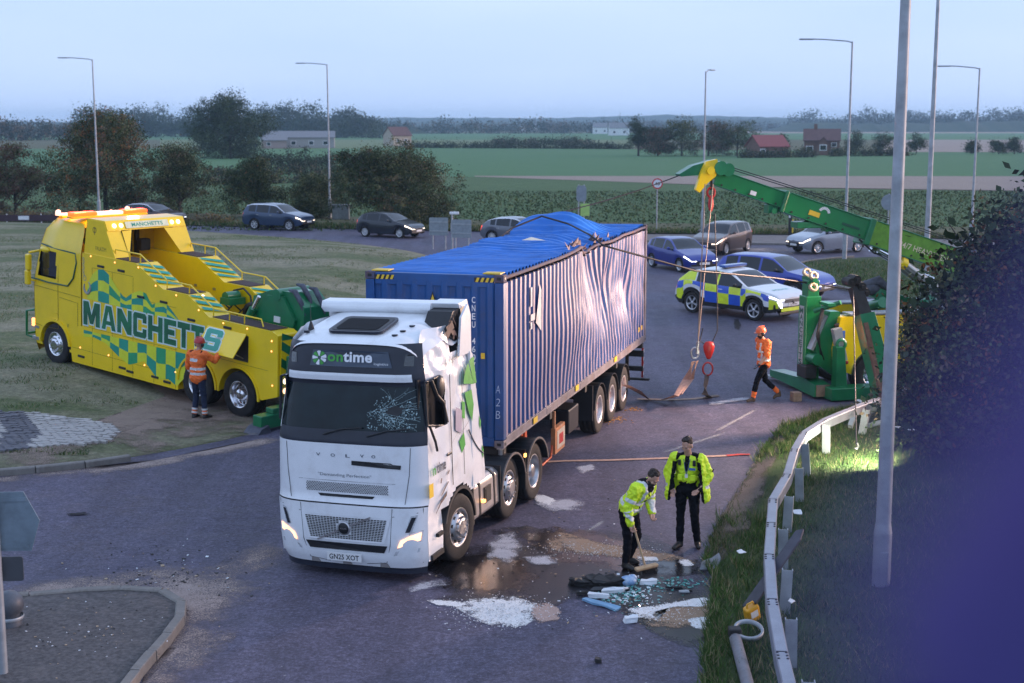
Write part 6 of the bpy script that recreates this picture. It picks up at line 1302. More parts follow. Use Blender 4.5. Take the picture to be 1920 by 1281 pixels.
place('parked_car', 'bronze brown hatchback behind the bright blue hatchback', (1355, 477), (1398, 473.5), SKODA, -1, paintm('bronze_paint', (.085, .06, .055)), yaw=R(146), head=HEADL)
place('parked_car', 'silver grey estate hatchback under the green crane boom', (1541, 476), (1592, 474.5), SKODA, -1, paintm('silver_paint', (.30, .33, .38), .6), yaw=R(116), head=HEADL, rimstyle=('plain', 9))
BLS = mk_car('parked_car', 'large blue sport utility car directly behind the police car', (10.15, 53.4, 0), R(-131), paintm('mid_blue_paint', (.012, .04, .34), .2), TUCS, head=HEADC)
# police car: chequered flank built as panels that follow the body
PWH = paintm('police_white', (.74, .76, .78), 0); BATY = mat('battenburg_yellow', (.70, .84, .02), .35, coat=.4, emit=(.6, .8, .02), es=0.0); BATB = mat('battenburg_blue', (.015, .09, .55), .35, coat=.4)
def police_deco(root, S, Y, secs, cols):
    L, W, H, wb, fo, wr = S['dim']
    def surf(s, t, sx, off=.006):                     # t from 0 at the sill to 4 at the belt line, along the section rows
        i = max(j for j in range(len(cols)) if cols[j] <= s + 1e-6); j = min(i+1, len(cols)-1); u = 0 if j == i else (s-cols[i])/(cols[j]-cols[i]); r = min(int(t), 8); v = t - r
        P = [lerp(secs[i][r+k][0], secs[j][r+k][0], u) for k in (0, 1)], [lerp(secs[i][r+k][1], secs[j][r+k][1], u) for k in (0, 1)]
        return (sx*(lerp(*P[0], v) + off), Y(s/L), lerp(*P[1], v))
    names = {0: BATY, 1: BATB}
    for sx in (-1, 1):
        edges = [.30, .62, 1.25, 1.47, 1.98, 2.50, 3.05, 3.62, 4.05, 4.4]
        for k in range(len(edges)-1):
            for row, (t0, t1) in enumerate(((.55, 2.05), (2.05, 4.0))):
                s0, s1 = edges[k], edges[k+1]; mb = MB(); n = 8; m = 4
                if row == 0 and (k in (0, 1, 6, 7)): continue
                def fn(u, v): return surf(lerp(s0, s1, u), lerp(t0, t1, v), sx)
                ii = [lerp(s0, s1, q/n) for q in range(n+1)]
                mb.grid(fn, n, m); mb.build('chequer_panel', BATB if (k+row) % 2 else BATY, root)
        mb = MB()
        def fr(u, v): return surf(lerp(3.0, 4.2, u), lerp(4.1, 5.0, v)*1.0 if u > .62 else lerp(4.86, 5.0, v), sx)
        mb.grid(lambda u, v: surf(lerp(3.52, 4.3, u), lerp(4.05, 5.6, v), sx), 8, 4); mb.build('tail_panel', BATY, root)
        mb = MB(); mb.grid(lambda u, v: surf(lerp(2.475, 2.56, u), lerp(4.0, 5.0, v), sx, .01), 2, 4); mb.build('pillar_stripe', BATY, root)
    mb = MB(); mb.grid(lambda u, v: (lerp(-.72, .72, v), lerp(L/2-.02, L/2+.005, 1), lerp(.42, .60, u)), 2, 4); 
    zt = H*1.0
    lb = MB(); lb.box((0, Y(.565), zt+.075), (1.25, .28, .09)); lbo = lb.build('light_bar', mat('bar_blue', (.03, .10, .35), .15, coat=.6), root, bev=.03)
    MB().box((0, Y(.565), zt+.03), (1.0, .2, .05)).build('bar_mount', BLACK, lbo)
    MB().lathe([(.16, 0), (.0, .001)], Matrix.Translation((-.25, Y(.68), zt*.995+.012)), 18).build('roof_mark', mat('roof_orange', (.7, .2, .06), .5), root)
    mb = MB(); mb.box((0, L/2+.03, .30), (1.5, .05, .1)); mb.build('lower_bumper', BLACK, root, bev=.02)
    for sx in (-1, 1):
        for k in range(3): MB().box((sx*(.62+.06*k), L/2+.012 - k*.02, .60-.0*k), (.022, .06, .22), rot=(0, sx*.35, 0)).build('lamp_claw', HEADC, root)
        mb = MB(); mb.add([(sx*.80, L/2-.05, .34), (sx*.88, L/2-.14, .36), (sx*.86, L/2-.12, .62), (sx*.83, L/2-.07, .60)], [(0, 1, 2, 3)]); mb.build('bumper_vent', BLACK, root)
        mb = MB(); mb.grid(lambda u, v: surf(lerp(.0, .30, u), lerp(.6, 2.6, v), sx, .008), 4, 4); mb.build('chequer_panel', BATY, root)
    mb = MB(); mb.box((0, L/2+.048, .43), (1.3, .02, .12)); mb.build('bumper_strip', BATY, root)
    mb = MB(); mb.text('POLICE', None, .16, .8, .02, fn=lambda a, c: (-a, Y(.11) - c*.9, interp(.11*L - c*-.9, [(f*L, z*H) for f, z in S['top']]) + .026)); mb.build('bonnet_lettering', mat('print_teal_pale', (.2, .5, .42), .5), root)
    MB().lathe([(.06, 0), (.05, .01), (0, .015)], frame((0, L/2+.06, .66), (-1, 0, 0), (0, 0, 1)), 12).build('badge', BLACK, root)
place('police_car', 'white police car with blue and yellow chequered flanks and light bar', (1409, 601), (1301, 587), PEUG, 1, PWH, yaw=None, group=None, head=HEADC, rimstyle=('split', 5), plate='OU75 BRZ', deco=police_deco)
# ================================================================== people
SKIN = mat('skin', (.46, .26, .19), .55, var=.12, scale=14); HAIRD = mat('dark_hair', (.028, .018, .013), .7, var=.4, scale=50, bump=.6, bscale=90); NAVY = mat('navy_cloth', (.006, .0065, .010), .9, spec=.15, var=.35, scale=9, bump=.35, bscale=14)
HIVY = mat('hi_vis_yellow', (.62, .86, .02), .6, var=.1, scale=5, bump=.45, bscale=9); HIVO = mat('hi_vis_orange', (.85, .16, .02), .65, var=.12, scale=5, bump=.45, bscale=9); BOOT = mat('boot_leather', (.02, .016, .014), .5, var=.3); BOOTB = mat('brown_boot', (.07, .045, .03), .7, var=.3)
def ell(mb, c, r, axis=None, m=0):       # ellipsoid; axis turns its z
    M = Matrix.Translation(c)
    if axis is not None: M = M @ Vector(axis).to_track_quat('Z', 'Y').to_matrix().to_4x4()
    mb.ball((0, 0, 0), r, 16, 10, m, M)
def limb(mb, pts):                        # (point, radius) chain of tapered capsules
    for p, r in pts: mb.ball(p, r, 12, 8)
    for (p, r), (q, s) in zip(pts, pts[1:]): mb.cyl(p, q, r, s, 14)
def fuse(mb, name, mats, parent, vox=.009, pick=None, sm=3):
    crease = .035 if name in ('jacket', 'open_coat', 'vest') else .022 if name == 'body' else 0
    tmp = bpy.data.objects.new('tmp', mb.mesh('tmp', mats)); COL.objects.link(tmp)
    r = tmp.modifiers.new('r', 'REMESH'); r.mode = 'VOXEL'; r.voxel_size = vox; s = tmp.modifiers.new('s', 'SMOOTH'); s.factor = .5; s.iterations = sm
    bpy.context.view_layer.update(); me = bpy.data.meshes.new_from_object(tmp.evaluated_get(bpy.context.evaluated_depsgraph_get()))
    bpy.data.objects.remove(tmp); me.name = name; me.materials.clear()
    if crease:                            # cloth folds
        N_ = len(me.vertices); co_ = np.empty(N_*3, np.float32); no_ = np.empty(N_*3, np.float32); me.vertices.foreach_get('co', co_); me.vertices.foreach_get('normal', no_); co_ = co_.reshape(-1, 3); no_ = no_.reshape(-1, 3)
        d_ = np.array([abs(mnoise.noise((p[0]*9, p[1]*9, p[2]*13 + p[0]*5))) + .5*abs(mnoise.noise((p[0]*22, p[1]*22, p[2]*26))) for p in co_.tolist()]); d_ = (.35 - d_)*crease
        if name == 'body': d_ *= np.array([sstep(.12, .2, z)*sstep(.98, .9, z) for z in co_[:, 2].tolist()])
        me.vertices.foreach_set('co', (co_ + no_*d_[:, None]).astype(np.float32).ravel()); me.update()
    for k in (mats if isinstance(mats, list) else [mats]): me.materials.append(k)
    n = len(me.polygons)
    if pick: me.polygons.foreach_set('material_index', [pick(p.center) for p in me.polygons])
    me.polygons.foreach_set('use_smooth', [True]*n); o = bpy.data.objects.new(name, me); COL.objects.link(o); o.parent = parent; return o
def hand(mb, w, d, palm, thumb, curl=.5, s=1.0):   # wrist point, finger direction, palm normal, thumb side
    w, d, palm, thumb = Vector(w), Vector(d).normalized(), Vector(palm).normalized(), Vector(thumb).normalized()
    ell(mb, w + d*.045*s, (.042*s, .02*s, .05*s), d); mb.ball(w + d*.04*s, .03*s)
    for k, (o, l) in enumerate(((.030, .075), (.011, .085), (-.009, .08), (-.028, .062))):
        b = w + d*.085*s + thumb*o*s; m_ = b + (d*cos(curl) + palm*sin(curl))*l*.5*s; e = m_ + (d*cos(curl*2.2) + palm*sin(curl*2.2))*l*.5*s
        limb(mb, [(b, .0105*s), (m_, .0095*s), (e, .0085*s)])
    b = w + d*.03*s + thumb*.035*s; m_ = b + (d*.6 + thumb*.7 + palm*.3)*.035*s; limb(mb, [(b, .013*s), (m_, .012*s), (m_ + (d*.8 + palm*.5)*.03*s, .010*s)])
def head(mb, c, f, up=(0, 0, 1)):         # centre, facing direction
    f = Vector(f).normalized(); u = Vector(up); r = f.cross(u).normalized(); u = r.cross(f); c = Vector(c)
    M = Matrix((r, f, u)).transposed().to_4x4(); M.translation = c
    mb.ball((0, -.012, .025), (.076, .094, .092), 18, 12, 0, M); mb.ball((0, .018, -.04), (.058, .068, .08), 16, 10, 0, M); mb.ball((0, .045, -.085), (.032, .03, .025), 12, 8, 0, M)
    mb.ball((0, .096, -.028), (.014, .022, .018), 10, 6, 0, M); mb.ball((0, .088, -.005), (.010, .012, .03), 10, 6, 0, M); mb.ball((0, .082, -.066), (.026, .012, .010), 10, 6, 0, M)
    for s in (-1, 1): mb.ball((s*.08, -.005, -.012), (.012, .022, .034), 10, 6, 0, M); mb.ball((s*.032, .078, .022), (.024, .014, .008), 8, 6, 0, M); mb.ball((s*.045, .06, -.03), (.022, .02, .022), 8, 6, 0, M)
    return M
def face(parent, M, beard=None, hair=None, helmet=None, cap_h=.0, hairstyle='crop'):
    mb = MB()
    for s in (-1, 1): mb.ball((s*.031, .079, .006), (.012, .008, .007), 8, 6, 0, M)
    mb.build('eyes', mat('eye_dark', (.03, .02, .02), .3) if 'eye_dark' not in bpy.data.materials else bpy.data.materials['eye_dark'], parent)
    if beard:
        mb = MB(); mb.ball((0, .03, -.065), (.066, .070, .062), 14, 10, 0, M); mb.ball((0, .088, -.052), (.028, .012, .008), 10, 6, 0, M); mb.build('beard', beard, parent)
    if hair:
        mb = MB(); mb.ball((0, -.026, .038), (.080, .090, .080), 16, 10, 0, M); rn = random.Random(1)
        for k in range(46):
            a, e = rn.uniform(0, 2*pi), rn.uniform(.25, 1.35); p = Vector((.078*cos(a)*cos(e), -.018 + .09*sin(a)*cos(e), .05 + .082*sin(e)))
            if p.y > .05 and p.z < .09: continue
            mb.ball(p, rn.uniform(.012, .022), 8, 6, 0, M)
        fuse(mb, 'hair', [hair], parent, .009, None, 1)
    if helmet:
        mb = MB(); mb.lathe([(.0, .175), (.05, .168), (.09, .14), (.112, .09), (.118, .045), (.118, .03)], M @ Matrix.Scale(1.12, 4, (0, 1, 0)), 22); h = mb.build('helmet', helmet, parent)
        MB().ball((0, .115, .036), (.085, .06, .010), 14, 6, 0, M).build('helmet_peak', helmet, h); MB().box((0, -.02, .172), (.03, .16, .02), 0, M).build('helmet_ridge', helmet, h, bev=.006)
        mb = MB()
        for s in (-1, 1): mb.ball((s*.105, 0, -.01), (.03, .045, .05), 10, 8, 0, M); mb.tube([M @ Vector((s*.09, 0, -.05)), M @ Vector((s*.05, .05, -.125)), M @ Vector((0, .06, -.135))], .006, 5)
        mb.build('ear_defenders', BLACK, h)
def legs(mb, J, boot=.05):
    for s in ('l', 'r'):
        h, k, a, t = (Vector(J[s+x]) for x in ('hip', 'knee', 'ankle', 'toe'))
        limb(mb, [(h, .098), (h.lerp(k, .45), .085), (k, .066), (k.lerp(a, .35), .066), (a, .055)])
        d = (t - a); fd = Vector((d.x, d.y, 0)).normalized(); limb(mb, [(a, .052), (Vector((a.x, a.y, a.z*.6)) - fd*.02, .05), (a.lerp(t, .55) + Vector((0, 0, -.004)), .046), (t, .037)])
def torso(mb, J, g=0.0):
    p, w_, c, n = (Vector(J[x]) for x in ('pelvis', 'waist', 'chest', 'neck')); ax = (n - w_)
    ell(mb, p, (.165+g, .115+g, .12+g)); ell(mb, w_, (.15+g, .11+g, .15+g), c - p); ell(mb, c, (.175+g, .12+g, .18+g), ax); ell(mb, c.lerp(n, .55), (.17+g, .095+g, .09+g), ax)
def arm(mb, J, s, g=0.0, end=1.0):
    a, e, w_ = (Vector(J[s+x]) for x in ('sh', 'elb', 'wri')); w2 = e.lerp(w_, end); limb(mb, [(a, .068+g), (a.lerp(e, .5), .055+g), (e, .046+g), (e.lerp(w2, .4), .045+g), (w2, .033+g)])
def nearest(segs):                        # picks a material by the closest labelled segment
    S = [(Vector(a), Vector(c), r, m) for a, c, r, m in segs]
    def f(p):
        best, bm_ = 1e9, 0
        for a, c, r, m in S:
            d = c - a; t = max(0, min(1, (p - a).dot(d)/max(d.length_squared, 1e-9))); q = (p - a - d*t).length - r
            if q < best: best, bm_ = q, m
        return bm_
    return f
def body(root, J, facing, mats, hands=((1, 'l'), (1, 'r')), shin=None, boot=1, gloves=None):
    """one continuous figure: trousers, boots, skin (and cuffs) told apart by nearness"""
    mb = MB(); torso(mb, J); legs(mb, J); [arm(mb, J, s) for s in 'lr']; limb(mb, [(J['neck'], .06), (J['headc'] - Vector((0, 0, .06)), .055)]); M = head(mb, J['headc'], facing)
    segs = [(J['pelvis'], J['waist'], .13, 0), (J['waist'], J['chest'], .15, 0), (J['neck'], J['headc'], .06, 2), (J['headc'], J['headc'] + Vector((0, 0, .05)), .08, 2)]
    for s in 'lr':
        h, k, a, t = (Vector(J[s+x]) for x in ('hip', 'knee', 'ankle', 'toe')); e, w_ = Vector(J[s+'elb']), Vector(J[s+'wri']); d = (w_ - e).normalized()
        segs += [(h, k, .085, 0), (k, k.lerp(a, .55), .065, 0), (k.lerp(a, .6), k.lerp(a, .86), .06, shin if shin is not None else 0), (a, t, .045, 1), (a + Vector((0, 0, .03)), a, .05, 1), (Vector(J[s+'sh']), e, .05, 0), (e, e.lerp(w_, .85), .045, 2), (w_, w_ + d*.16, .03, 3 if gloves else 2)]
        hand(mb, w_, J.get(s+'hd', d), J.get(s+'palm', Vector((0, 1, 0))), J.get(s+'thumb', Vector((-1 if s == 'r' else 1, 0, 0))), J.get(s+'curl', .5))
    o = fuse(mb, 'body', mats, root, .008, nearest(segs)); return o, M
V3 = lambda *a: Vector(a)
# ---- police officer looking on, coat open
r1 = thing('person', 'police officer in open yellow coat and black trousers standing with hand at waist', 'person', gnd(1287, 1027), R(163))
J = dict(pelvis=V3(0, 0, .95), waist=V3(0, .0, 1.1), chest=V3(0, .0, 1.3), neck=V3(0, .0, 1.5), headc=V3(.01, .05, 1.665), lhip=V3(-.1, 0, .92), rhip=V3(.1, 0, .92), lknee=V3(-.13, .05, .5), rknee=V3(.10, .02, .5), lankle=V3(-.16, -.08, .09), rankle=V3(.10, .04, .09), ltoe=V3(-.20, .06, .04), rtoe=V3(.16, .20, .04), lsh=V3(-.2, 0, 1.45), rsh=V3(.2, 0, 1.45), lelb=V3(-.34, -.04, 1.19), relb=V3(.33, -.06, 1.2), lwri=V3(-.21, .15, 1.0), rwri=V3(.24, .1, .99), lhd=V3(.5, .3, -.5), rhd=V3(-.2, .1, -.9), lcurl=.8)
b1, M1 = body(r1, J, (.35, .8, -.38), [NAVY, BOOT, SKIN]); face(r1, M1, hair=HAIRD)
mb = MB(); ell(mb, (0, .0, 1.3), (.19, .135, .19)); ell(mb, (0, .0, 1.42), (.185, .11, .09)); ell(mb, (0, .0, 1.14), (.175, .13, .1)); vest = fuse(mb, 'vest', [HIVY, NAVY], r1, .010, lambda p: 1 if abs(p.x) < .035 and p.z > 1.18 and p.y > 0 and p.z > 1.25 + abs(p.x)*2 else 0)
mb = MB()
for s in 'lr': arm(mb, J, s, .022, .92 if s == 'l' else 1.0)
ell(mb, (0, -.06, 1.32), (.23, .10, .2)); ell(mb, (0, -.07, 1.05), (.24, .10, .28)); ell(mb, (0, -.03, 1.47), (.2, .07, .07))
for s in (-1, 1):
    for k in range(7): t = k/6; ell(mb, (s*lerp(.20, .29, t), lerp(.09, .10, t), lerp(1.44, .86, t)), (.05, .045, .09)); ell(mb, (s*lerp(.24, .31, t), .0, lerp(1.4, .86, t)), (.05, .10, .09))
def coatpick(p):
    for z0, z1 in ((1.0, 1.05),):
        if z0 < p.z < z1 and abs(p.x) > .3: return 1
    if p.z > 1.44 and abs(p.x) < .17: return 2
    if p.y > .02 and abs(p.x) < .215 - (1.44-p.z)*-.12 and p.z < 1.42: return 2
    return 0
coat = fuse(mb, 'open_coat', [HIVY, REFL, NAVY], r1, .011, coatpick)
for x in (-.1, .1): MB().box((x, .135, 1.17), (.075, .04, .1)).build('vest_pouch', HIVY, vest, bev=.012); MB().box((x*1.15, .115, 1.40), (.045, .04, .09)).build('radio', BLACK, vest, bev=.01)
MB().box((-.09, .142, 1.31), (.1, .012, .035)).build('name_strip', mat('police_blue', (.05, .13, .4), .5), vest); MB().box((.0, .14, 1.2), (.045, .008, .065)).build('identity_card', PLATEW, vest)
MB().tube([(.05, .12, 1.46), (.02, .15, 1.3), (0, .15, 1.23)], .006, 5).tube([(-.05, .12, 1.46), (-.02, .15, 1.3), (0, .15, 1.23)], .006, 5).build('lanyard', mat('lanyard_blue', (.02, .05, .2), .6), vest)
for k in range(5): MB().box((-.385 + .0, -.04 + (k-2)*.022, 1.27 - .012*(k % 2)), (.01, .018, .02)).build('sleeve_chequer', NAVY, coat)
# ---- police officer sweeping
fw = Vector((.80, -.60, 0)); r2 = thing('person', 'bearded police officer in yellow jacket bending forward with a broom', 'person', gnd(1180, 1063), atan2(-fw.x, fw.y))
J = dict(pelvis=V3(0, -.03, .90), waist=V3(0, .05, 1.04), chest=V3(0, .17, 1.2), neck=V3(0, .29, 1.335), headc=V3(0, .385, 1.44), lhip=V3(-.1, -.03, .88), rhip=V3(.1, -.03, .88), lknee=V3(-.12, .06, .48), rknee=V3(.12, .04, .48), lankle=V3(-.13, -.10, .09), rankle=V3(.14, .02, .09), ltoe=V3(-.15, .05, .04), rtoe=V3(.17, .17, .04), lsh=V3(-.2, .22, 1.29), rsh=V3(.2, .22, 1.29), lelb=V3(-.30, .16, 1.0), relb=V3(.27, .12, 1.0), lwri=V3(-.14, .30, .86), rwri=V3(.24, .16, .74), rhd=V3(-.1, .25, -.9), rcurl=1.0, lcurl=1.0, lhd=V3(.3, .2, -.6))
b2, M2 = body(r2, J, (.05, .72, -.62), [NAVY, BOOT, SKIN]); face(r2, M2, hair=HAIRD, beard=HAIRD)
mb = MB(); torso(mb, dict(J, pelvis=V3(0, 0, .98)), .04); [arm(mb, J, s, .028, .9) for s in 'lr']; ell(mb, J['neck'] + V3(0, -.02, -.01), (.105, .09, .05), (0, .5, .8)); ell(mb, (0, .0, .90), (.205, .16, .09))
axs = (J['neck'] - J['waist']).normalized()
def jackpick(p):
    t = (Vector(p) - J['waist']).dot(axs); sl = False
    for s in 'lr':
        e, w_ = J[s+'elb'], J[s+'wri']; q = Vector(p); a = J[s+'sh']; d = (e-a); u = (q-a).dot(d)/d.length_squared; dd = (w_-e); u2 = (q-e).dot(dd)/dd.length_squared
        if (q - a - d*max(0, min(1, u))).length < .095 and abs(q.x) > .2:
            sl = True
            if .52 < u < .70 or (.15 < u2 < .38 and (q - e - dd*u2).length < .085): return 1
    if not sl and (-.075 < t < -.02 or .055 < t < .11): return 1
    if not sl and .08 < abs(p.x) < .13 and t > .11: return 1
    if t > .34 and abs(p.x) < .1: return 2
    if abs(p.x) < .012 and p.y > J['waist'].y: return 2
    return 0
jk = fuse(mb, 'jacket', [HIVY, REFL, NAVY], r2, .010, jackpick)
# broom, held but a thing of its own
hw_ = r2.matrix_basis @ (J['rwri'] + V3(-.02, .06, -.07)); hd_ = gnd(1210, 1066, .07)
br = thing('broom', 'wooden handled yard broom with black bristles in the sweeping officer\'s hand', 'broom', (hd_.x, hd_.y, 0)); WOODL = mat('pale_wood', (.48, .33, .19), .6, var=.2, scale=12)
o0 = Vector((hd_.x, hd_.y, 0)); up_end = hw_ + (hw_ - hd_).normalized()*.08
MB().cyl(hd_ - o0 + V3(0, 0, .03), up_end - o0, .016, n=10).build('handle', WOODL, br)
Mh = Matrix.Rotation(R(35), 4, 'Z'); MB().box((0, 0, .10), (.42, .075, .05), 0, Mh @ Matrix.Rotation(R(14), 4, 'X')).build('broom_head', WOODL, br, bev=.015)
mb = MB(); rn = random.Random(2)
for k in range(150): x, y = rn.uniform(-.2, .2), rn.uniform(-.033, .033); mb.cyl((x, y, .085), (x*1.08, y*1.9, .004), .006, .003, 4, M=Mh)
stuff(mb.build('bristles', BLACK, br))
# ---- recovery worker at the yellow truck, seen from behind
r3 = thing('person', 'recovery worker in orange jacket and red helmet facing the yellow truck', 'person', gnd(374, 786, .03), R(-32))
J = dict(pelvis=V3(0, 0, .97), waist=V3(0, .0, 1.12), chest=V3(0, .02, 1.34), neck=V3(0, .03, 1.54), headc=V3(.01, .07, 1.70), lhip=V3(-.1, 0, .94), rhip=V3(.1, 0, .94), lknee=V3(-.11, .04, .51), rknee=V3(.11, .05, .51), lankle=V3(-.12, -.04, .09), rankle=V3(.12, .06, .09), ltoe=V3(-.14, .12, .04), rtoe=V3(.14, .22, .04), lsh=V3(-.21, .02, 1.48), rsh=V3(.21, .02, 1.48), lelb=V3(-.33, .03, 1.2), relb=V3(.33, .22, 1.34), lwri=V3(-.30, .16, .98), rwri=V3(.30, .44, 1.50), rhd=V3(0, .2, 1))
b3, M3 = body(r3, J, (.1, 1, -.1), [mat('navy_trousers', (.012, .02, .05), .85, var=.3, scale=8, bump=.3, bscale=14), BOOT, SKIN, HIVO], shin=3); face(r3, M3, helmet=mat('helmet_red', (.42, .02, .02), .35, coat=.4), hair=None)
mb = MB(); torso(mb, J, .045); [arm(mb, J, s, .026, .95) for s in 'lr']; ell(mb, (0, 0, .99), (.20, .16, .09)); ell(mb, J['neck'] + V3(0, 0, -.02), (.10, .09, .05))
def band3(p):
    sl = abs(p.x) > .235
    if not sl and (1.03 < p.z < 1.085 or 1.14 < p.z < 1.195): return 1
    if sl and p.x < 0 and 1.05 < p.z < 1.1: return 1
    if sl and p.x > 0 and .33 < p.y < .39: return 1
    if abs(p.x) < .11 and 1.33 < p.z < 1.41 and p.y < 0: return 1
    if p.z > 1.53 and abs(abs(p.x) - .15) < .03: return 2
    return 0
fuse(mb, 'jacket', [HIVO, REFL, NAVY], r3, .010, band3)
for s in 'lr':
    a, k = J[s+'ankle'], J[s+'knee']
    for t in (.16, .34): c = a.lerp(k, t); d = (k-a).normalized(); MB().cyl(c - d*.02, c + d*.02, .069, n=16).build('reflective_band', REFL, r3)
# ---- recovery worker walking
fw = Vector((-.96, -.28, 0)); r4 = thing('person', 'recovery worker in lit orange vest striding past the crane truck', 'person', gnd(1430, 752), atan2(-fw.x, fw.y))
J = dict(pelvis=V3(0, 0, .93), waist=V3(0, .0, 1.08), chest=V3(0, .03, 1.30), neck=V3(0, .05, 1.5), headc=V3(0, .09, 1.655), lhip=V3(-.1, .02, .90), rhip=V3(.1, -.02, .90), lknee=V3(-.10, .22, .52), rknee=V3(.10, -.10, .49), lankle=V3(-.10, .31, .10), rankle=V3(.10, -.47, .17), ltoe=V3(-.11, .45, .05), rtoe=V3(.11, -.36, .045), lsh=V3(-.2, .02, 1.45), rsh=V3(.2, .04, 1.45), lelb=V3(-.28, .06, 1.17), relb=V3(.28, -.14, 1.2), lwri=V3(-.25, .24, .95), rwri=V3(.25, -.12, .95))
b4, M4 = body(r4, J, (0, 1, -.12), [NAVY, BOOTB, SKIN, HIVO, BLACK], shin=3, gloves=True); face(r4, M4, helmet=mat('helmet_orange', (.75, .13, .03), .35, coat=.4), beard=HAIRD)
for p in b4.data.polygons:
    if p.material_index == 3 and p.center.z > .62: p.material_index = 4
mb = MB(); torso(mb, J, .038); ell(mb, (0, 0, 1.0), (.19, .15, .1)); [arm(mb, dict(J, lwri=J['lelb'], rwri=J['relb']), s, .03, .0) for s in 'lr']
fuse(mb, 'vest', [HIVO, REFL, mat('vest_pale', (.8, .42, .2), .6)], r4, .010, lambda p: 1 if (1.0 < p.z < 1.06 or (1.06 < p.z < 1.44 and .09 < abs(p.x) < .135) or 1.2 < p.z < 1.25 and abs(p.x) < .22) else 0)
# ================================================================== lamp columns, signs, safety barrier
def lamp_column(px_base, h, label, arm=None, r=.075, arm_len=1.7, base_h=1.4, base_r=None, loc=None):
    p = loc or gnd(*px_base); t = thing('lamp_column', label, 'lamp post', (p.x, p.y, 0), 0, 'street lamp columns'); br = base_r or r*1.55
    MB().cyl((0, 0, -.1), (0, 0, base_h), br, n=16).lathe([(br, 0), (r, .14)], Matrix.Translation((0, 0, base_h)), 16).build('base', GALV, t)
    MB().cyl((0, 0, base_h), (0, 0, h), r, r*.55, 16).build('shaft', GALV, t)
    MB().box((0, -br*.98, base_h*.5), (br*.9, .02, .5)).build('access_door', GALV, t, bev=.006)
    if arm is not None:
        d = Vector((cos(arm), sin(arm), 0)); e = d*arm_len
        MB().tube([(0, 0, h-.05), (d.x*.25, d.y*.25, h+.02), (e.x*.7, e.y*.7, h+.10), (e.x, e.y, h+.12)], .03, 8).build('arm', GALV, t)
        M = frame((e.x + d.x*.28, e.y + d.y*.28, h+.11), d, Vector((-d.y, d.x, 0)))
        MB().box((0, 0, 0), (.68, .26, .07), 0, M).build('lantern', GALV, t, bev=.03); 
    return t
G_ = R
lamp_column((187, 417), 10.9, 'lamp post standing behind the glowing beacons of the yellow truck', R(178))
lamp_column((619, 411), 10.7, 'lamp post beside the grey roadside cabinet', R(165))
lamp_column((1317, 441), 9.7, 'slim lamp post seen behind the tip of the crane boom', R(60), arm_len=.6)
lamp_column((1583, 490), 10.5, 'lamp post on the small grass island behind the boom', R(178), arm_len=1.9)
lamp_column((1820, 461), 9.6, 'lamp post farthest along the road past the tall bush', R(175), arm_len=1.6)
lamp_column(None, 11.0, 'grey lamp post rising through the raised boom and out of frame', None, r=.10, loc=gnd(1734, 560) if 0 else Vector((13.9, 46.4, 0)))
p = gnd(1650, 1128); lamp_column(None, 10.5, 'thick grey lamp post rising out of frame behind the safety barrier', None, r=.105, base_h=1.0, base_r=.125, loc=Vector((p.x, p.y, 0)))
# 40 sign
SGB = mat('sign_back', (.25, .29, .32), .5, .3, var=.15); SGW = mat('sign_white', (.75, .76, .78), .4); SGR = mat('sign_red', (.55, .02, .025), .4)
def post(mb, x, y, h, r=.038): mb.cyl((x, y, -.1), (x, y, h), r, n=10)
p = gnd(1231, 436); t = thing('speed_sign', 'round white speed limit sign with red ring reading 40 on a grey pole', 'road sign', (p.x, p.y, 0))
mb = MB(); post(mb, 0, 0, 3.1); mb.build('pole', GALV, t); M = frame((0, -.06, 3.0), (1, 0, 0), (0, 0, 1)); MB().cyl((0, 0, -.012), (0, 0, .012), .33, n=32, M=M).build('plate', SGW, t)
MB().lathe([(.255, .016), (.33, .016)], M, 32).build('red_ring', SGR, t); MB().text('40', M @ Matrix.Translation((0, 0, .017)), .2, .32, .02).build('numerals', BLACK, t)
def panel_sign(name, label, px_, w_, h_, z0, m, posts, rot=0.0, backs=True, cat='road sign', group=None):
    p = gnd(*px_); t = thing(name, label, cat, (p.x, p.y, 0), rot, group)
    for x in posts: mb = MB(); post(mb, x, .05, z0 + h_); mb.build('pole', GALV, t)
    MB().plate(rrect(w_, h_, .06), .02, 0, frame((0, .0, z0 + h_/2), (1, 0, 0), (0, 0, 1))).build('panel', m, t)
    for z in (.25, .75): MB().box((0, -.03, z0 + h_*z), (w_*.96, .03, .05)).build('stiffener', GALV, t)
    return t
panel_sign('road_sign', 'back of a grey road sign on two poles, nearer the black hatchback', (823, 468), 1.05, .95, .75, SGB, (-.35, .35), R(-14))
panel_sign('road_sign', 'back of a grey road sign on two poles, nearer the container', (866, 473), 1.05, .95, .75, SGB, (-.35, .35), R(-14))
p = gnd(848, 470); t = thing('camera_post', 'short post with a pale boxy lamp on top between two sign backs', 'post', (p.x, p.y, 0)); mb = MB(); post(mb, 0, 0, 1.95, .05); mb.build('pole', GALV, t); MB().box((.12, -.05, 1.98), (.5, .2, .14)).build('head', SGW, t, bev=.03); MB().box((0, -.08, 1.2), (.16, .12, .5)).build('box', GALV, t, bev=.02)
p = gnd(1088, 434); t = thing('sign_assembly', 'round sign back above a small lime green notice on two poles', 'road sign', (p.x, p.y, 0)); mb = MB(); post(mb, -.12, 0, 2.9); mb.build('pole', GALV, t); mb = MB(); post(mb, .22, 0, 2.9); mb.build('pole', GALV, t)
MB().plate(rrect(.62, 1.0, .2), .02, 0, frame((.05, -.06, 2.35), (1, 0, 0), (0, 0, 1))).build('sign_back', SGB, t); MB().box((.28, -.07, 1.35), (.56, .02, .75)).build('notice', mat('lime_notice', (.42, .62, .16), .5), t)
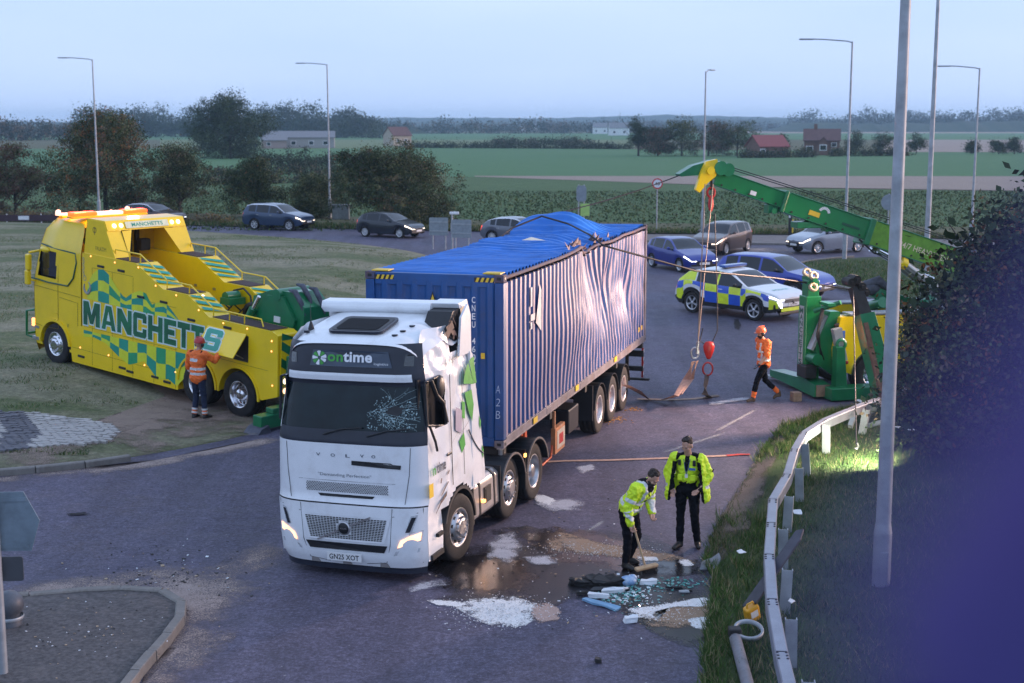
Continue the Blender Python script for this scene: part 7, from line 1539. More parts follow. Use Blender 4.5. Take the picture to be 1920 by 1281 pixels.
p = gnd(1481, 441); t = thing('marker_bollard', 'black bollard with yellow edge beside the silver hatchback', 'bollard', (p.x, p.y, 0)); MB().box((0, 0, .6), (.2, .16, 1.3)).build('body', BLACK, t, bev=.03); MB().box((.14, -.09, .55), (.09, .02, .8)).build('yellow_strip', PLATEY, t); MB().box((-.06, -.085, 1.12), (.1, .01, .14)).build('white_patch', SGW, t)
p = gnd(1663, 470); t = thing('road_sign', 'round sign back seen past the edge of the thick lamp post', 'road sign', (p.x, p.y, 0)); mb = MB(); post(mb, 0, 0, 3.0); mb.build('pole', GALV, t); MB().cyl((0, -.05, 2.55), (0, -.02, 2.55), .42, n=28).build('disc', SGB, t)
p = gnd(637, 413); t = thing('roadside_cabinet', 'grey metal cabinet on the verge beside a lamp post', 'cabinet', (p.x + .1, p.y, .05)); GC = mat('cabinet_grey', (.17, .19, .19), .6, var=.2, dirt=.4); MB().box((0, 0, .5), (1.15, .5, 1.0)).build('body', GC, t, bev=.02); MB().box((0, 0, 1.02), (1.25, .6, .07)).build('lid', GC, t, bev=.01)
for x in (-.28, .28): MB().box((x, -.258, .5), (.52, .02, .86)).build('door', GC, t, bev=.006)
# dark banner fence far left
p = gnd(-15, 421); t = thing('banner_board', 'low dark board with a small white notice at the roadside', 'sign board', (p.x + 1.6, p.y, 0)); MB().box((0, 0, .42), (6.0, .06, .42)).build('board', mat('board_maroon', (.045, .02, .03), .6), t); MB().box((.55, -.04, .44), (.72, .02, .26)).build('notice', SGW, t)
for x in (-1.9, -.6, 1.7, 2.9): MB().box((x, .04, .3), (.06, .06, .8)).build('stake', SGW, t)
# arrow-shaped sign seen from behind at the left edge
q = gnd(16, 1262, .1); t = thing('direction_sign', 'back of an arrow ended road sign on a pole at the near traffic island', 'road sign', (q.x, q.y, .1), R(4))
mb = MB(); mb.cyl((-.06, 0, -.1), (-.06, 0, 2.55), .055, n=14); mb.build('pole', GALV, t); SB2 = mat('sign_back_teal', (.16, .21, .25), .6, var=.2)
MB().plate([(-.75, .30), (.30, .30), (.47, -.05), (.36, -.42), (-.75, -.42)], .02, 0, frame((-.02, .06, 1.92), (1, 0, 0), (0, 0, 1))).build('panel', SB2, t)
for z in (2.13, 1.56): MB().box((-.12, .045, z), (.86, .03, .05)).build('stiffener', SB2, t)
MB().plate(rrect(.42, .30, .03), .02, 0, frame((.02, .06, 1.28), (1, 0, 0), (0, 0, 1))).build('lower_panel', mat('dark_panel', (.06, .065, .075), .6), t)
q = gnd(20, 1172, .1); t = thing('lamp_bollard', 'squat dark round lamp housing on the near traffic island', 'bollard', (q.x, q.y, .1)); MB().lathe([(.0, .62), (.12, .6), (.22, .5), (.25, .38), (.22, .26), (.16, .2), (.2, .1), (.2, 0)], Matrix.Scale(.75, 4), 22).build('housing', mat('housing_dark', (.09, .10, .12), .5, var=.3), t); MB().lathe([(.225, .18), (.24, .16), (.225, .12)], Matrix.Scale(.75, 4), 22).build('collar', GALV, t)
# ------------------------------------------------------------------ safety barrier: box beam sections on posts
BR = [(1488, 1330), (1465, 1235), (1447, 1135), (1442, 1050), (1446, 990), (1449, 945), (1476, 898), (1490, 850), (1508, 818), (1545, 794), (1600, 771), (1648, 753)]
bp = [gnd(a, c, .66) for a, c in BR]; base = gnd(1480, 1000); sb = thing('safety_barrier', 'bent galvanised steel crash barrier along the grass verge', 'barrier', (0, 0, 0))
BAR = mat('barrier_steel', (.30, .32, .37), .45, .4, var=.12, scale=3, dirt=.3, dirtcol=(.25, .24, .24))
for a, c in zip(bp, bp[1:]):
    d = (c - a); n = Vector((d.y, -d.x, 0)).normalized(); L_ = d.length; M = frame((a + c)/2, d, n.cross(d) if 0 else Vector((0, 0, 1)))
    mb = MB(); l2 = L_/2 + .015; pr = [(-.075, -.09), (.075, -.09), (.075, .07), (.062, .085), (-.062, .085), (-.075, .07)]
    mb.add([M @ Vector((s, z, x)) for s in (-l2, l2) for x, z in pr], [tuple(range(6)), tuple(range(11, 5, -1))] + [(i, 6+i, 6+(i+1) % 6, (i+1) % 6) for i in range(6)], 0); o = mb.build('beam_section', BAR, sb, fix=True)
    for k in (-.1, .0, .1): 
        for e in (-1, 1): MB().cyl(M @ Vector((l2 - .14 + k*.9, .084, e*.05)), M @ Vector((l2 - .14 + k*.9, .092, e*.05)), .016, n=8).build('bolt', DARK, o)
acc = 0; prev = bp[0]
for a, c in zip(bp, bp[1:]):
    d = (c - a); L_ = d.length; s = (1.9 - acc) if acc else .5
    while s < L_:
        q = a + d*(s/L_); n = Vector((d.y, -d.x, 0)).normalized(); lean = random.uniform(-.1, .22) if q.y > 21.5 else random.uniform(-.04, .05); M = Matrix.Translation((q.x + n.x*.2, q.y + n.y*.2, 0)) @ Matrix.Rotation(atan2(d.y, d.x), 4, 'Z') @ Matrix.Rotation(lean, 4, 'X')
        mb = MB(); mb.box((0, 0, .32), (.012, .14, .86), 0, M); mb.box((.04, .066, .32), (.08, .012, .86), 0, M); mb.box((.04, -.066, .32), (.08, .012, .86), 0, M); mb.build('post', GALV, sb); s += 1.9
    acc = L_ - (s - 1.9)
# ================================================================== vegetation
def leafm(name, c, tr=.25): 
    m = mat(name, c, .65, var=.35, scale=1.2, spec=.25); n = m.node_tree; b = n.nodes['Principled BSDF']; b.inputs['Subsurface Weight'].default_value = 0
    return m
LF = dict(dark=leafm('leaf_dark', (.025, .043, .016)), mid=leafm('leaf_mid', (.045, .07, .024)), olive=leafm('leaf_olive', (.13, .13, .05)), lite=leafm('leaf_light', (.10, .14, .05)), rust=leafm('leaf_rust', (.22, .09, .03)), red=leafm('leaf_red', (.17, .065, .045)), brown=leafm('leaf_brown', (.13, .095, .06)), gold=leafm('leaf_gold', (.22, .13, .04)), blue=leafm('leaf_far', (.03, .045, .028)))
BARK = mat('bark', (.05, .042, .035), .9, var=.35, scale=6, bump=.6, bscale=15)
def leaf_cloud(blobs, n, size, rng, flat=.35, hollow=.55, clump=None):
    B = np.array(blobs, float); vol = B[:, 3]*B[:, 4]*B[:, 5]; k = rng.choice(len(B), n, p=vol/vol.sum())
    if clump:                                             # leaves gather in sprays round twig ends, with gaps between
        nc = max(8, n//clump); kc = rng.choice(len(B), nc, p=vol/vol.sum()); d = rng.normal(size=(nc, 3)); d /= np.linalg.norm(d, axis=1)[:, None]; r = hollow + (1-hollow)*rng.random(nc)**.6
        C = B[kc, :3] + d*r[:, None]*B[kc, 3:6]; q = rng.integers(0, nc, n); sp = size*rng.uniform(.9, 2.3, nc)[q]
        P = C[q] + rng.normal(size=(n, 3))*sp[:, None]*np.array([1, 1, .7]); tone = rng.random(nc)[q]
    else:
        d = rng.normal(size=(n, 3)); d /= np.linalg.norm(d, axis=1)[:, None]; r = hollow + (1-hollow)*rng.random(n)**.6; P = B[k, :3] + d*r[:, None]*B[k, 3:6]; tone = rng.random(n)
    a = rng.normal(size=(n, 3)); a /= np.linalg.norm(a, axis=1)[:, None]; b = np.cross(a, rng.normal(size=(n, 3))); b /= np.linalg.norm(b, axis=1)[:, None]
    s = size*rng.uniform(.6, 1.3, n)[:, None]; a *= s*.5; b *= s*.5*.62
    V = np.stack([P - a, P + b*.9 - a*.1, P + a, P - b*.9 - a*.1], 1).reshape(-1, 3); Fq = np.arange(n*4).reshape(n, 4); return V, Fq, tone, P
def crown(root, blobs, n, size, tones, seed, clump=28, hollow=.5, name='crown', zmin=.0):
    rng = np.random.default_rng(seed); V, Fq, tone, P = leaf_cloud(blobs, n, size, rng, clump=clump, hollow=hollow); ok = P[:, 2] > zmin
    names = [t for t, _ in tones]; cum = np.cumsum([w_ for _, w_ in tones]); cum = cum/cum[-1]; zz = (P[:, 2] - P[:, 2].min())/(np.ptp(P[:, 2]) + 1e-6)
    mi = np.searchsorted(cum, np.clip(tone*.85 + .15*rng.random(len(tone)), 0, .999)); idx = np.repeat(ok, 4); V2 = V[idx]; m = ok.sum()
    return fastobj(name, V2, np.arange(m*4).reshape(m, 4), [LF[x] for x in names], root, mi[ok])
def trunk(root, h, r, limbs, seed, spread=.5, name='trunk'):
    rn = random.Random(seed); mb = MB(); mb.tube([(0, 0, -.15), (rn.uniform(-.1, .1)*h*.1, 0, h*.35), (rn.uniform(-.1, .1)*h*.3, rn.uniform(-.1, .1)*h*.2, h*.8)], [r*1.3, r*.85, r*.3], 8)
    for k in range(limbs):
        a = rn.uniform(0, 2*pi); z = h*rn.uniform(.12, .5); l = h*spread*rn.uniform(.6, 1.1); p = Vector((0, 0, z)); q = p + Vector((cos(a)*l*.55, sin(a)*l*.55, l*.4)); e = q + Vector((cos(a+.3)*l*.4, sin(a+.3)*l*.4, l*.4)); mb.tube([p, q, e], [r*.5, r*.3, r*.06], 6)
    return mb.build(name, BARK, root)
def blobs_round(w_, h, n, seed, z0=.15, irr=.35):
    rn = random.Random(seed); B = []; lean = rn.uniform(-.12, .12)*w_
    for k in range(n*2):
        a = rn.uniform(0, 2*pi); t = rn.random()**.85; z = h*lerp(z0+.08, .92, t); prof = (.55 + .45*sin(pi*min(1, t*1.25 + .05))) if t < .6 else max(.12, (1.08-t)/.48)**.75
        rad = w_/2*prof*rn.uniform(.35, 1.0); r = w_*rn.uniform(.07, .17)
        B.append((cos(a)*rad + lean*t, sin(a)*rad, z + h*rn.uniform(-.06, .06), r*rn.uniform(.9, 1.4), r*rn.uniform(.9, 1.4), r*rn.uniform(.6, 1.0)))
    B.append((0, 0, h*.5, w_*.28, w_*.28, h*.28)); return B
def tree(name, label, cat, px_, w_, h, tones, seed, n=14000, size=.16, nb=16, limbs=7, group=None, loc=None, z0=.12, clump=28):
    p = loc or gnd(*px_); t = thing(name, label, cat, (p.x, p.y, 0), 0, group); trunk(t, h, max(.05, h*.022), limbs, seed); crown(t, blobs_round(w_, h, nb, seed, z0), n, size, tones, seed, clump, .35); return t
# roadside shrubs and trees on the left
tree('field_maple', 'tall dark tree turning rusty at the top, behind the yellow truck', 'tree', (200, 405), 8.0, 7.7, [('dark', 3), ('mid', 3), ('olive', 2.6), ('rust', 1.4), ('brown', 1.6)], 3, 46000, .15, 30, z0=-.02)
tree('roadside_bush', 'dark leaning bush between the tall rusty tree and the parked cars', 'bush', (338, 405), 5.4, 5.2, [('dark', 3), ('mid', 2), ('olive', 1.5), ('brown', 1.5)], 8, 26000, .13, 22, z0=-.05)
tree('roadside_bush', 'brown autumn bush at the far left edge', 'bush', (30, 406), 6.0, 5.2, [('brown', 3), ('red', 1.2), ('olive', 1.5), ('dark', 1.5)], 12, 26000, .13, 22, z0=-.05)
tree('roadside_bush', 'purplish thin bush left of the tall rusty tree', 'bush', (-60, 400), 5.0, 5.0, [('brown', 3), ('red', 2), ('dark', 2)], 15, 9000, .15, 14)
tree('roadside_bush', 'low dark bush above the blue sport utility car', 'bush', (482, 408), 4.3, 4.1, [('dark', 3), ('mid', 2.5), ('olive', 1.4), ('rust', .6)], 21, 22000, .125, 20, z0=0)
tree('roadside_bush', 'low spreading dark bush behind the grey cabinet', 'bush', (592, 409), 4.2, 3.0, [('dark', 3), ('mid', 2.5), ('olive', 2), ('brown', .6)], 25, 22000, .125, 20, z0=0)
hb = tree('hawthorn_bush', 'large shaggy hawthorn bush with arching sprays above the black hatchback', 'bush', (758, 424), 8.6, 5.0, [('dark', 3), ('mid', 3), ('olive', 2), ('brown', 1), ('rust', .4)], 31, 62000, .125, 38, z0=0)
mb = MB(); rn = random.Random(4)
B_ = []
for k in range(13):
    x = -3.1 + rn.uniform(-.8, 1.6); z = 4.2 + rn.uniform(-.4, .6); l = rn.uniform(.8, 1.9); a = rn.uniform(-.6, .9); p = [(x, rn.uniform(-1, 1), z - 1)]
    for q in range(4): u = (q+1)/4; p.append((x - a*l*u, p[0][1], z - 1 + l*1.5*u - .9*l*u*u)); B_.append((*p[-1], .22, .22, .16))
    mb.tube(p, [.03, .025, .02, .014, .006], 5)
mb.build('sprays', BARK, hb); crown(hb, B_, 4200, .13, [('dark', 3), ('mid', 2), ('brown', 1), ('rust', .5)], 77, 20, .1, 'spray_leaves')
# field trees, farther off
tree('oak_tree', 'broad round tree standing alone before the blue woods', 'tree', (432, 296), 17.5, 11.8, [('dark', 3), ('mid', 3), ('blue', 2)], 41, 34000, .36, 46, 9, z0=-.08)
tree('conifer_tree', 'dark pointed conifer at the end of the clump beyond the field', 'tree', (1197, 292), 4.6, 8.6, [('dark', 4), ('mid', 1)], 44, 5000, .3, 12)
for k, (x, w_, h, tn, lb) in enumerate(((1233, 5, 6.2, [('brown', 2), ('red', 1.4), ('dark', 2)], 'reddish low tree next to the dark pointed conifer'), (1278, 7.5, 8.0, [('mid', 3), ('olive', 2), ('dark', 2)], 'tall green tree in the middle of the clump beyond the field'), (1328, 6.5, 7.2, [('brown', 2), ('dark', 2), ('red', 1)], 'brownish tree behind the slim lamp post in the clump'), (1382, 7.5, 7.6, [('lite', 2), ('mid', 3), ('olive', 2)], 'pale green tree at the end of the clump nearest the red barn'))):
    tree('field_tree', lb, 'tree', (x, 292), w_*1.35, h, tn, 50+k, 9000, .28, 16, z0=0, group='trees in the clump beyond the field')
for k, (x, y, w_, h, lb) in enumerate(((1467, 292, 3.2, 4.4, 'small dark tree between the red barn and the brick house'), (1604, 288, 5.2, 5.0, 'round dark tree just past the brick house'), (1655, 287, 6.0, 4.6, 'low dark tree glimpsed at the thick lamp post'), (1718, 288, 5.0, 4.2, 'dark shrub showing between the two tall lamp posts'), (1822, 288, 3.4, 3.0, 'dark round shrub beside the farthest lamp post'), (1872, 289, 3.4, 3.0, 'dark shrub in the far hedge, second from the frame edge'), (1902, 289, 3.4, 3.6, 'dark shrub in the far hedge nearest the frame edge'))):
    tree('field_tree', lb, 'tree', (x, y), w_, h, [('dark', 3), ('mid', 2), ('brown', .8)], 60+k, 3200, .3, 9, z0=0, group='trees along the far field edge')
yr = random.Random(12)
for k in range(15):                                        # row of young planted trees on the left
    tree('young_tree', 'slim young tree in the planted row beyond the low bushes', 'tree', (492 + k*9.2 + yr.uniform(-3, 3), 322 + yr.uniform(-6, 4)), 1.3, yr.uniform(2.0, 3.6), [('blue', 3), ('dark', 2)], 80+k, 420, .26, 6, 2, 'young trees in the planted row', z0=.05, clump=10)
# hedges and woods
def mass(name, label, cat, pts, n, size, tones, seed, w_, h, kind='stuff'):
    rng = np.random.default_rng(seed); rn = random.Random(seed); B = []
    for (a, c) in pts:
        L_ = (c - a).length; m = max(2, int(L_/(w_*.7)))
        for i in range(m+1): p = a.lerp(c, i/m); hh = h*rn.uniform(.55, 1.15); B.append((p.x + rn.uniform(-1, 1)*w_*.2, p.y + rn.uniform(-1, 1)*w_*.4, hh*.48, w_*.62, w_*.62, hh*.55))
    V, Fq, tone, P = leaf_cloud(B, n, size, rng, clump=20, hollow=.3); names = [t for t, _ in tones]; cum = np.cumsum([q for _, q in tones]); cum = cum/cum[-1]
    return stuff(fastobj(name, V, Fq, [LF[x] for x in names], None, np.searchsorted(cum, tone*.999)), label, cat)
g2 = lambda *a: [(gnd(a[i][0], a[i][1]), gnd(a[i+1][0], a[i+1][1])) for i in range(len(a)-1)]
mass('woodland', 'hazy blue wood behind the broad round tree', 'woodland', g2((150, 258), (360, 257)) + g2((480, 257), (705, 259)) + g2((200, 255), (690, 256)), 42000, 1.2, [('blue', 3), ('dark', 2), ('mid', 1.5)], 5, 11, 15)
mass('woodland', 'low brown hazy wood at the left edge beyond the bushes', 'woodland', g2((-150, 266), (130, 262)), 12000, 1.0, [('brown', 2), ('blue', 3)], 6, 9, 9)
mass('woodland', 'long hazy wood on the skyline at right', 'woodland', g2((1640, 247), (2050, 247)) + g2((1500, 245.5), (2000, 245.5)), 30000, 2.0, [('blue', 3), ('dark', 1)], 7, 20, 20)
mass('woodland', 'thin hazy treeline across the middle distance', 'woodland', g2((650, 251), (1180, 250)) + g2((1000, 246), (1700, 246)), 26000, 1.6, [('blue', 3), ('brown', 1)], 9, 14, 9)
mass('hedge', 'low hedge line across the middle fields', 'hedge', g2((760, 277), (1180, 279)), 9000, .5, [('dark', 2), ('blue', 2)], 10, 2.2, 1.1)
mass('hedge', 'garden hedge in front of the barn and brick house', 'hedge', g2((1395, 296), (1520, 294.5)) + g2((1560, 293), (1700, 292)), 9000, .35, [('dark', 2), ('blue', 2), ('olive', 1)], 19, 1.8, 1.5)
mass('hedge', 'broken hedge beyond the low hedge line', 'hedge', g2((930, 271), (1100, 272)), 5000, .6, [('dark', 2), ('brown', 1)], 11, 3.0, 1.8)
mass('undergrowth', 'scrubby undergrowth between the bushes and the round tree', 'undergrowth', g2((410, 345), (660, 340)) + g2((400, 330), (640, 325)), 12000, .26, [('blue', 2), ('dark', 2), ('brown', 1.4), ('olive', 1)], 13, 2.0, 1.0)
mass('undergrowth', 'dry tall grass and brush along the far verge at left', 'undergrowth', g2((-60, 416), (130, 417), (420, 422)) , 12000, .16, [('brown', 3), ('gold', 1.2), ('olive', 1.2)], 14, 1.0, .6)
# the big bush beside the crane
bt = thing('roadside_thicket', 'tall dark thicket with orange tinged leaves in front of the crane truck', 'bush', (9.7, 26.2, .2)); trunk(bt, 5.0, .12, 12, 5, .55)
BB = [(0, 0, 2.0, 2.3, 1.8, 1.7), (1.2, .1, 3.3, 1.9, 1.6, 1.5), (2.2, 0, 4.3, 1.7, 1.4, 1.2), (-1.3, -.2, 1.6, 1.3, 1.2, 1.2), (-1.2, .2, 2.7, 1.0, 1.0, .8), (.2, 0, 3.6, 1.1, 1.0, .8), (2.4, 0, 2.0, 2.2, 1.8, 1.8), (-1.7, 0, .9, 1.0, 1.0, .8), (-.6, -.4, 3.1, .8, .8, .6), (.9, .1, 4.5, .8, .8, .7), (-1.0, 0, 3.4, .9, .9, .75), (-.35, 0, 4.1, .9, .9, .8), (.15, 0, 4.8, .8, .8, .65), (-1.6, -.1, 2.3, .8, .9, .7)]
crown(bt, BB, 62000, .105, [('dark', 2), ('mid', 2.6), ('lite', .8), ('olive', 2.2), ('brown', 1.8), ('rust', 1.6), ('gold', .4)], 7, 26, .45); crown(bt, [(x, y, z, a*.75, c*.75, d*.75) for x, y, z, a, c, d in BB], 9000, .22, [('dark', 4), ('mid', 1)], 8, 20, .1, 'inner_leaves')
# ------------------------------------------------------------------ grass blades
def blades(name, label, pts, z, h, wd, mats, mi, rng, lean=.5):
    n = len(pts); a = rng.uniform(0, 2*pi, n); hh = h*rng.uniform(.5, 1.3, n); d = np.stack([np.cos(a), np.sin(a)], 1)*wd*.5; l = rng.normal(size=(n, 2))*hh[:, None]*lean
    V = np.zeros((n, 3, 3)); V[:, 0, :2] = pts - d; V[:, 1, :2] = pts + d; V[:, 2, :2] = pts + l; V[:, 0, 2] = V[:, 1, 2] = z - .01; V[:, 2, 2] = z + hh
    return stuff(fastobj(name, V.reshape(-1, 3), np.arange(n*3).reshape(n, 3), mats, None, mi), label, 'grass')
def gm(name, c): return mat(name, c, .7, var=.3, scale=.8, spec=.2)
GB = [gm('blade_dark', (.04, .08, .02)), gm('blade_green', (.075, .14, .032)), gm('blade_straw', (.26, .21, .12)), gm('blade_bright', (.075, .14, .03))]
rng = np.random.default_rng(21); P_ = []; Z_ = []; M_ = []; H_ = []
for i in range(115000):
    k = rng.integers(0, len(EV)-1); u = rng.random(); p = EV[k].lerp(EV[k+1], u); t = rng.random()**1.5; x = p.x + .02 + t*(9.5); y = p.y + t*.8
    bare = sstep(1.05, .35, abs(x - p.x - .35)) if 22.3 < p.y < 27 else 0
    if rng.random() < bare*.93: continue
    P_.append((x, y))
gx = np.arange(1.5, 18, .3); gy = np.arange(12, 42, .3); T = np.array([[bank(x, y) for x in gx] for y in gy])
def bankfast(P):                                     # cheap height lookup on a coarse table
    ix = np.clip(((P[:, 0]-1.5)/.3).astype(int), 0, len(gx)-1); iy = np.clip(((P[:, 1]-12)/.3).astype(int), 0, len(gy)-1); return T[iy, ix]
P_ = np.array(P_); Z_ = bankfast(P_); ns = np.array([mnoise.noise((x*.8, y*.8, 3)) for x, y in P_]); h_ = np.where(ns > .12, .14, .08); mi = np.where(rng.random(len(P_)) < .12 + .2*(ns < -.25), 2, np.where(rng.random(len(P_)) < .5, 0, 1))
blades('grass', 'rough dark grass on the verge behind the crash barrier', P_, Z_, h_, .014, GB, mi, rng)
P_ = []                                               # taller weeds hugging the edge
for i in range(9000):
    k = rng.integers(0, len(EV)-1); p = EV[k].lerp(EV[k+1], rng.random()); w_ = mnoise.noise((p.x*1.1, p.y*1.1, 9))
    if 22.6 < p.y < 26.5 or w_ < -.1: continue
    P_.append((p.x + abs(rng.normal())*.4, p.y + rng.normal()*.15))
P_ = np.array(P_); blades('weeds', 'tall weeds along the road edge of the verge', P_, bankfast(P_), np.full(len(P_), .17), .016, GB, rng.choice([0, 1, 2, 3], len(P_), p=[.3, .35, .2, .15]), rng, .45)
P_ = []
ils = [Vector((p.x, p.y)) for p in ISL_L]; zt = {}
while len(P_) < 42000:
    x, y = rng.uniform(-30, 0), 27 + 50*rng.random()**1.6
    q = mnoise.noise((x*.13, y*.3, 2)) + .5*mnoise.noise((x*.9, y*.9, 6))
    if q < .05: continue
    s_ = (-6.21 - x)*.79 + (y - 30.95)*.61
    key = (round(x*1.25), round(y*1.25))
    if key not in zt: zt[key] = (mound(x, y) if inside(x, y, ils) and edge_dist(x, y, ils) > .3 else None)
    if zt[key] is None: continue
    u = 960 + F*x/(y*CP + (HC)*SP); v = 233 + F*HC/(y)
    if 260 < u < 560 and 700 < v < 870: continue
    P_.append((x, y, zt[key]))
P_ = np.array(P_); blades('grass', 'short mown grass on the central island', P_[:, :2], P_[:, 2], np.full(len(P_), .06), .02, GB, rng.choice([0, 1, 2, 3], len(P_), p=[.3, .4, .2, .1]), rng, .6)
P_ = np.array([(lerp(a.x, c.x, u), lerp(a.y, c.y, u) + abs(rng.normal())*.9 + .1) for a, c in zip(outer, outer[1:]) for u in rng.random(2600)]); blades('grass', 'rough grass along the far roadside verge', P_, np.full(len(P_), .06), np.full(len(P_), .28), .05, GB, rng.choice([0, 1, 2, 3], len(P_), p=[.3, .3, .3, .1]), rng, .4)
P_ = np.array([(p.x + rng.normal()*.3, p.y + rng.normal()*.4) for p in [gnd(a, c) for a, c in zip(rng.uniform(1515, 1840, 9000), rng.uniform(494, 560, 9000))] if inside(p.x, p.y, [Vector((q.x, q.y)) for q in SI])]); blades('grass', 'grass on the small splitter island', P_, np.full(len(P_), .12), np.full(len(P_), .13), .03, GB, rng.choice([0, 1, 2, 3], len(P_), p=[.35, .4, .15, .1]), rng, .5)
V, Fq, tone, P = leaf_cloud([(x, y, .0, 1.6, 1.6, .13) for x in np.arange(-30, 70, 2.2) for y in np.arange(88, 140, 2.6) if abs(x) < y*.45], 60000, .22, np.random.default_rng(3), hollow=.2); ok = P[:, 2] > 0; m_ = ok.sum()
stuff(fastobj('crop_leaves', V[np.repeat(ok, 4)], np.arange(m_*4).reshape(m_, 4), [LF['mid'], LF['mid'], LF['lite']], None, (tone[ok]*2.99).astype(int)), 'leafy crop covering the field beyond the road', 'crop')
# ------------------------------------------------------------------ far buildings
BRK = mat('house_brick', (.17, .095, .075), .85, var=.15, scale=2); TIL = mat('roof_tile', (.13, .07, .065), .8, var=.2, scale=1.5); TIR = mat('barn_roof_red', (.23, .06, .06), .7, var=.15); REN = mat('pale_render', (.33, .32, .31), .8); GRR = mat('grey_roof', (.2, .2, .21), .7)
def house(name, label, px_, w_, d, h, rh, rot, wall, roof, wins=(), chim=(), zoff=0, gable=None, door=None):
    p = gnd(*px_); t = thing(name, label, 'building', (p.x, p.y, 0), rot); MB().prism([(-d/2, 0), (d/2, 0), (d/2, h), (0, h+rh), (-d/2, h)], -w_/2, w_/2).build('wall', wall, t)
    mb = MB(); e = .35; mb.prism([(-d/2-e, h-e*rh/(d/2)+.02), (0, h+rh+.05), (d/2+e, h-e*rh/(d/2)+.02), (d/2+e, h-e*rh/(d/2)+.2), (0, h+rh+.25), (-d/2-e, h-e*rh/(d/2)+.2)], -w_/2-.25, w_/2+.25); rf = mb.build('roof', roof, t)
    for x in chim: MB().box((x, 0, h+rh+.6), (.7, .6, 1.4)).build('chimney', BRK, rf)
    for x, z, ww, hh in wins: f = MB().box((x, -d/2-.03, z), (ww, .1, hh)).build('window', SGW, t); MB().box((x, -d/2-.09, z), (ww*.8, .02, hh*.8)).build('pane', GLASS, f)
    if gable:
        gx, gw, gd, gh, gr = gable; o = MB().prism([(gx-gw/2, 0), (gx+gw/2, 0), (gx+gw/2, gh), (gx, gh+gr), (gx-gw/2, gh)], -d/2-gd, -d/2+.5, 0, 'y').build('porch', wall, t); mb = MB(); mb.prism([(gx-gw/2-.3, gh-.2), (gx, gh+gr+.08), (gx+gw/2+.3, gh-.2), (gx+gw/2+.3, gh), (gx, gh+gr+.28), (gx-gw/2-.3, gh)], -d/2-gd-.2, -d/2+.6, 0, 'y'); mb.build('porch_roof', roof, o); f = MB().box((gx, -d/2-gd-.03, 1.6), (gw*.55, .08, 1.3)).build('window', SGW, o); MB().box((gx, -d/2-gd-.08, 1.6), (gw*.45, .02, 1.0)).build('pane', GLASS, f)
    return t
house('barn', 'low barn with a red pitched roof beyond the green field', (1438, 294), 6.6, 6, 2.2, 2.0, R(18), BRK, TIR, [(-2.6, 1.0, 1.2, 1.4)])
house('brick_house', 'brick house with tiled roof, chimney and gabled porch beyond the field', (1540, 290), 7.6, 6.5, 3.2, 2.2, R(-12), BRK, TIL, [(-2.6, 1.3, 1.6, 1.3), (2.6, 2.2, 1.2, 1.0), (2.6, .9, 1.2, 1.0)], (-1.4,), 0, (.3, 2.8, 1.6, 2.2, 1.5)); 
house('farm_building', 'long pale farm building before the hazy woods', (565, 277), 19, 8, 2.9, 1.6, R(6), REN, GRR, [(-6, 1.4, 1.5, 1.2), (-2, 1.4, 1.5, 1.2), (3, 1.4, 1.5, 1.2), (7, 1.4, 1.5, 1.2)])
house('farm_building', 'small pinkish farm building beside the long pale one', (514, 278), 7, 6, 2.2, 1.2, R(10), mat('pink_render', (.33, .26, .24), .8), GRR, [(-1.5, 1.2, 1.2, 1)])
house('cottage', 'pale cottage with red roof above the hawthorn bush', (745, 273), 6.5, 6.5, 3.2, 2.4, R(35), mat('cream_render', (.42, .36, .29), .8), TIL, [(-1.6, 1.6, 1, 1.1), (1.2, 1.6, 1, 1.1)])
for k, (x, y, w_, lb) in enumerate(((992, 246, 16, 'small white farmhouse far off left of centre skyline'), (1160, 254, 12, 'white sheds far off behind the pointed conifer'), (1125, 251, 10, 'long low white barn on the far fields'))): house('far_building', lb, (x, y), w_, 9, 4.5, 3, 0, SGW, GRR, [(-3, 2, 1.6, 1.6), (3, 2, 1.6, 1.6)])
# ================================================================== spills, debris, ropes and straps
WETM = faded('wet_oil', (.012, .011, .013), .16, .32, 1.6, .06, (.022, .019, .02), .12, 30, .93, .6)
WETD = faded('damp_road', (.02, .019, .022), .34, .4, 1.1, .1, (.035, .033, .036), .25, 30, .8, .5)
ABSW = faded('absorbent_granules', (.60, .60, .60), .9, .38, 2.6, .5, (.82, .82, .8), .10, 45, 1.0)
SANDM = faded('brown_sand', (.22, .15, .10), .9, .35, 2.6, .5, (.34, .24, .17), .12, 45, 1.0)
PINKS = faded('pinkish_sand', (.36, .25, .21), .9, .35, 3, .5, (.5, .36, .31), .12, 45, 1.0)
POWD = faded('pale_powder', (.42, .42, .46), .9, .62, 2.4, .3, (.62, .62, .66), .35, 45, .8)
TAR = faded('tar_patch', (.02, .019, .021), .85, .5, 3, .4, (.03, .028, .03), .2, 30, .9, .2)
zc = [.006]
def spill(name, label, pts, m, cat='spill', jit=.12, inner=.35, N=60):
    zc[0] += .0006; o = decal(name, px(*pts), zc[0], m, jit, 7, None, N, inner); return stuff(o, label, cat)
spill('damp_patch', 'wide damp dark patch on the road round the sweeping officer', [(830, 1075), (900, 1010), (990, 985), (1010, 1000), (1100, 985), (1200, 1005), (1320, 1055), (1345, 1100), (1335, 1205), (1240, 1190), (1130, 1130), (1060, 1120), (1000, 1165), (900, 1150), (820, 1120)], WETD)
spill('oil_pool', 'black wet oil pool in front of the lorry wheel', [(800, 1062), (850, 1040), (920, 1035), (985, 1050), (1010, 1080), (985, 1110), (930, 1122), (870, 1112), (810, 1090)], WETM)
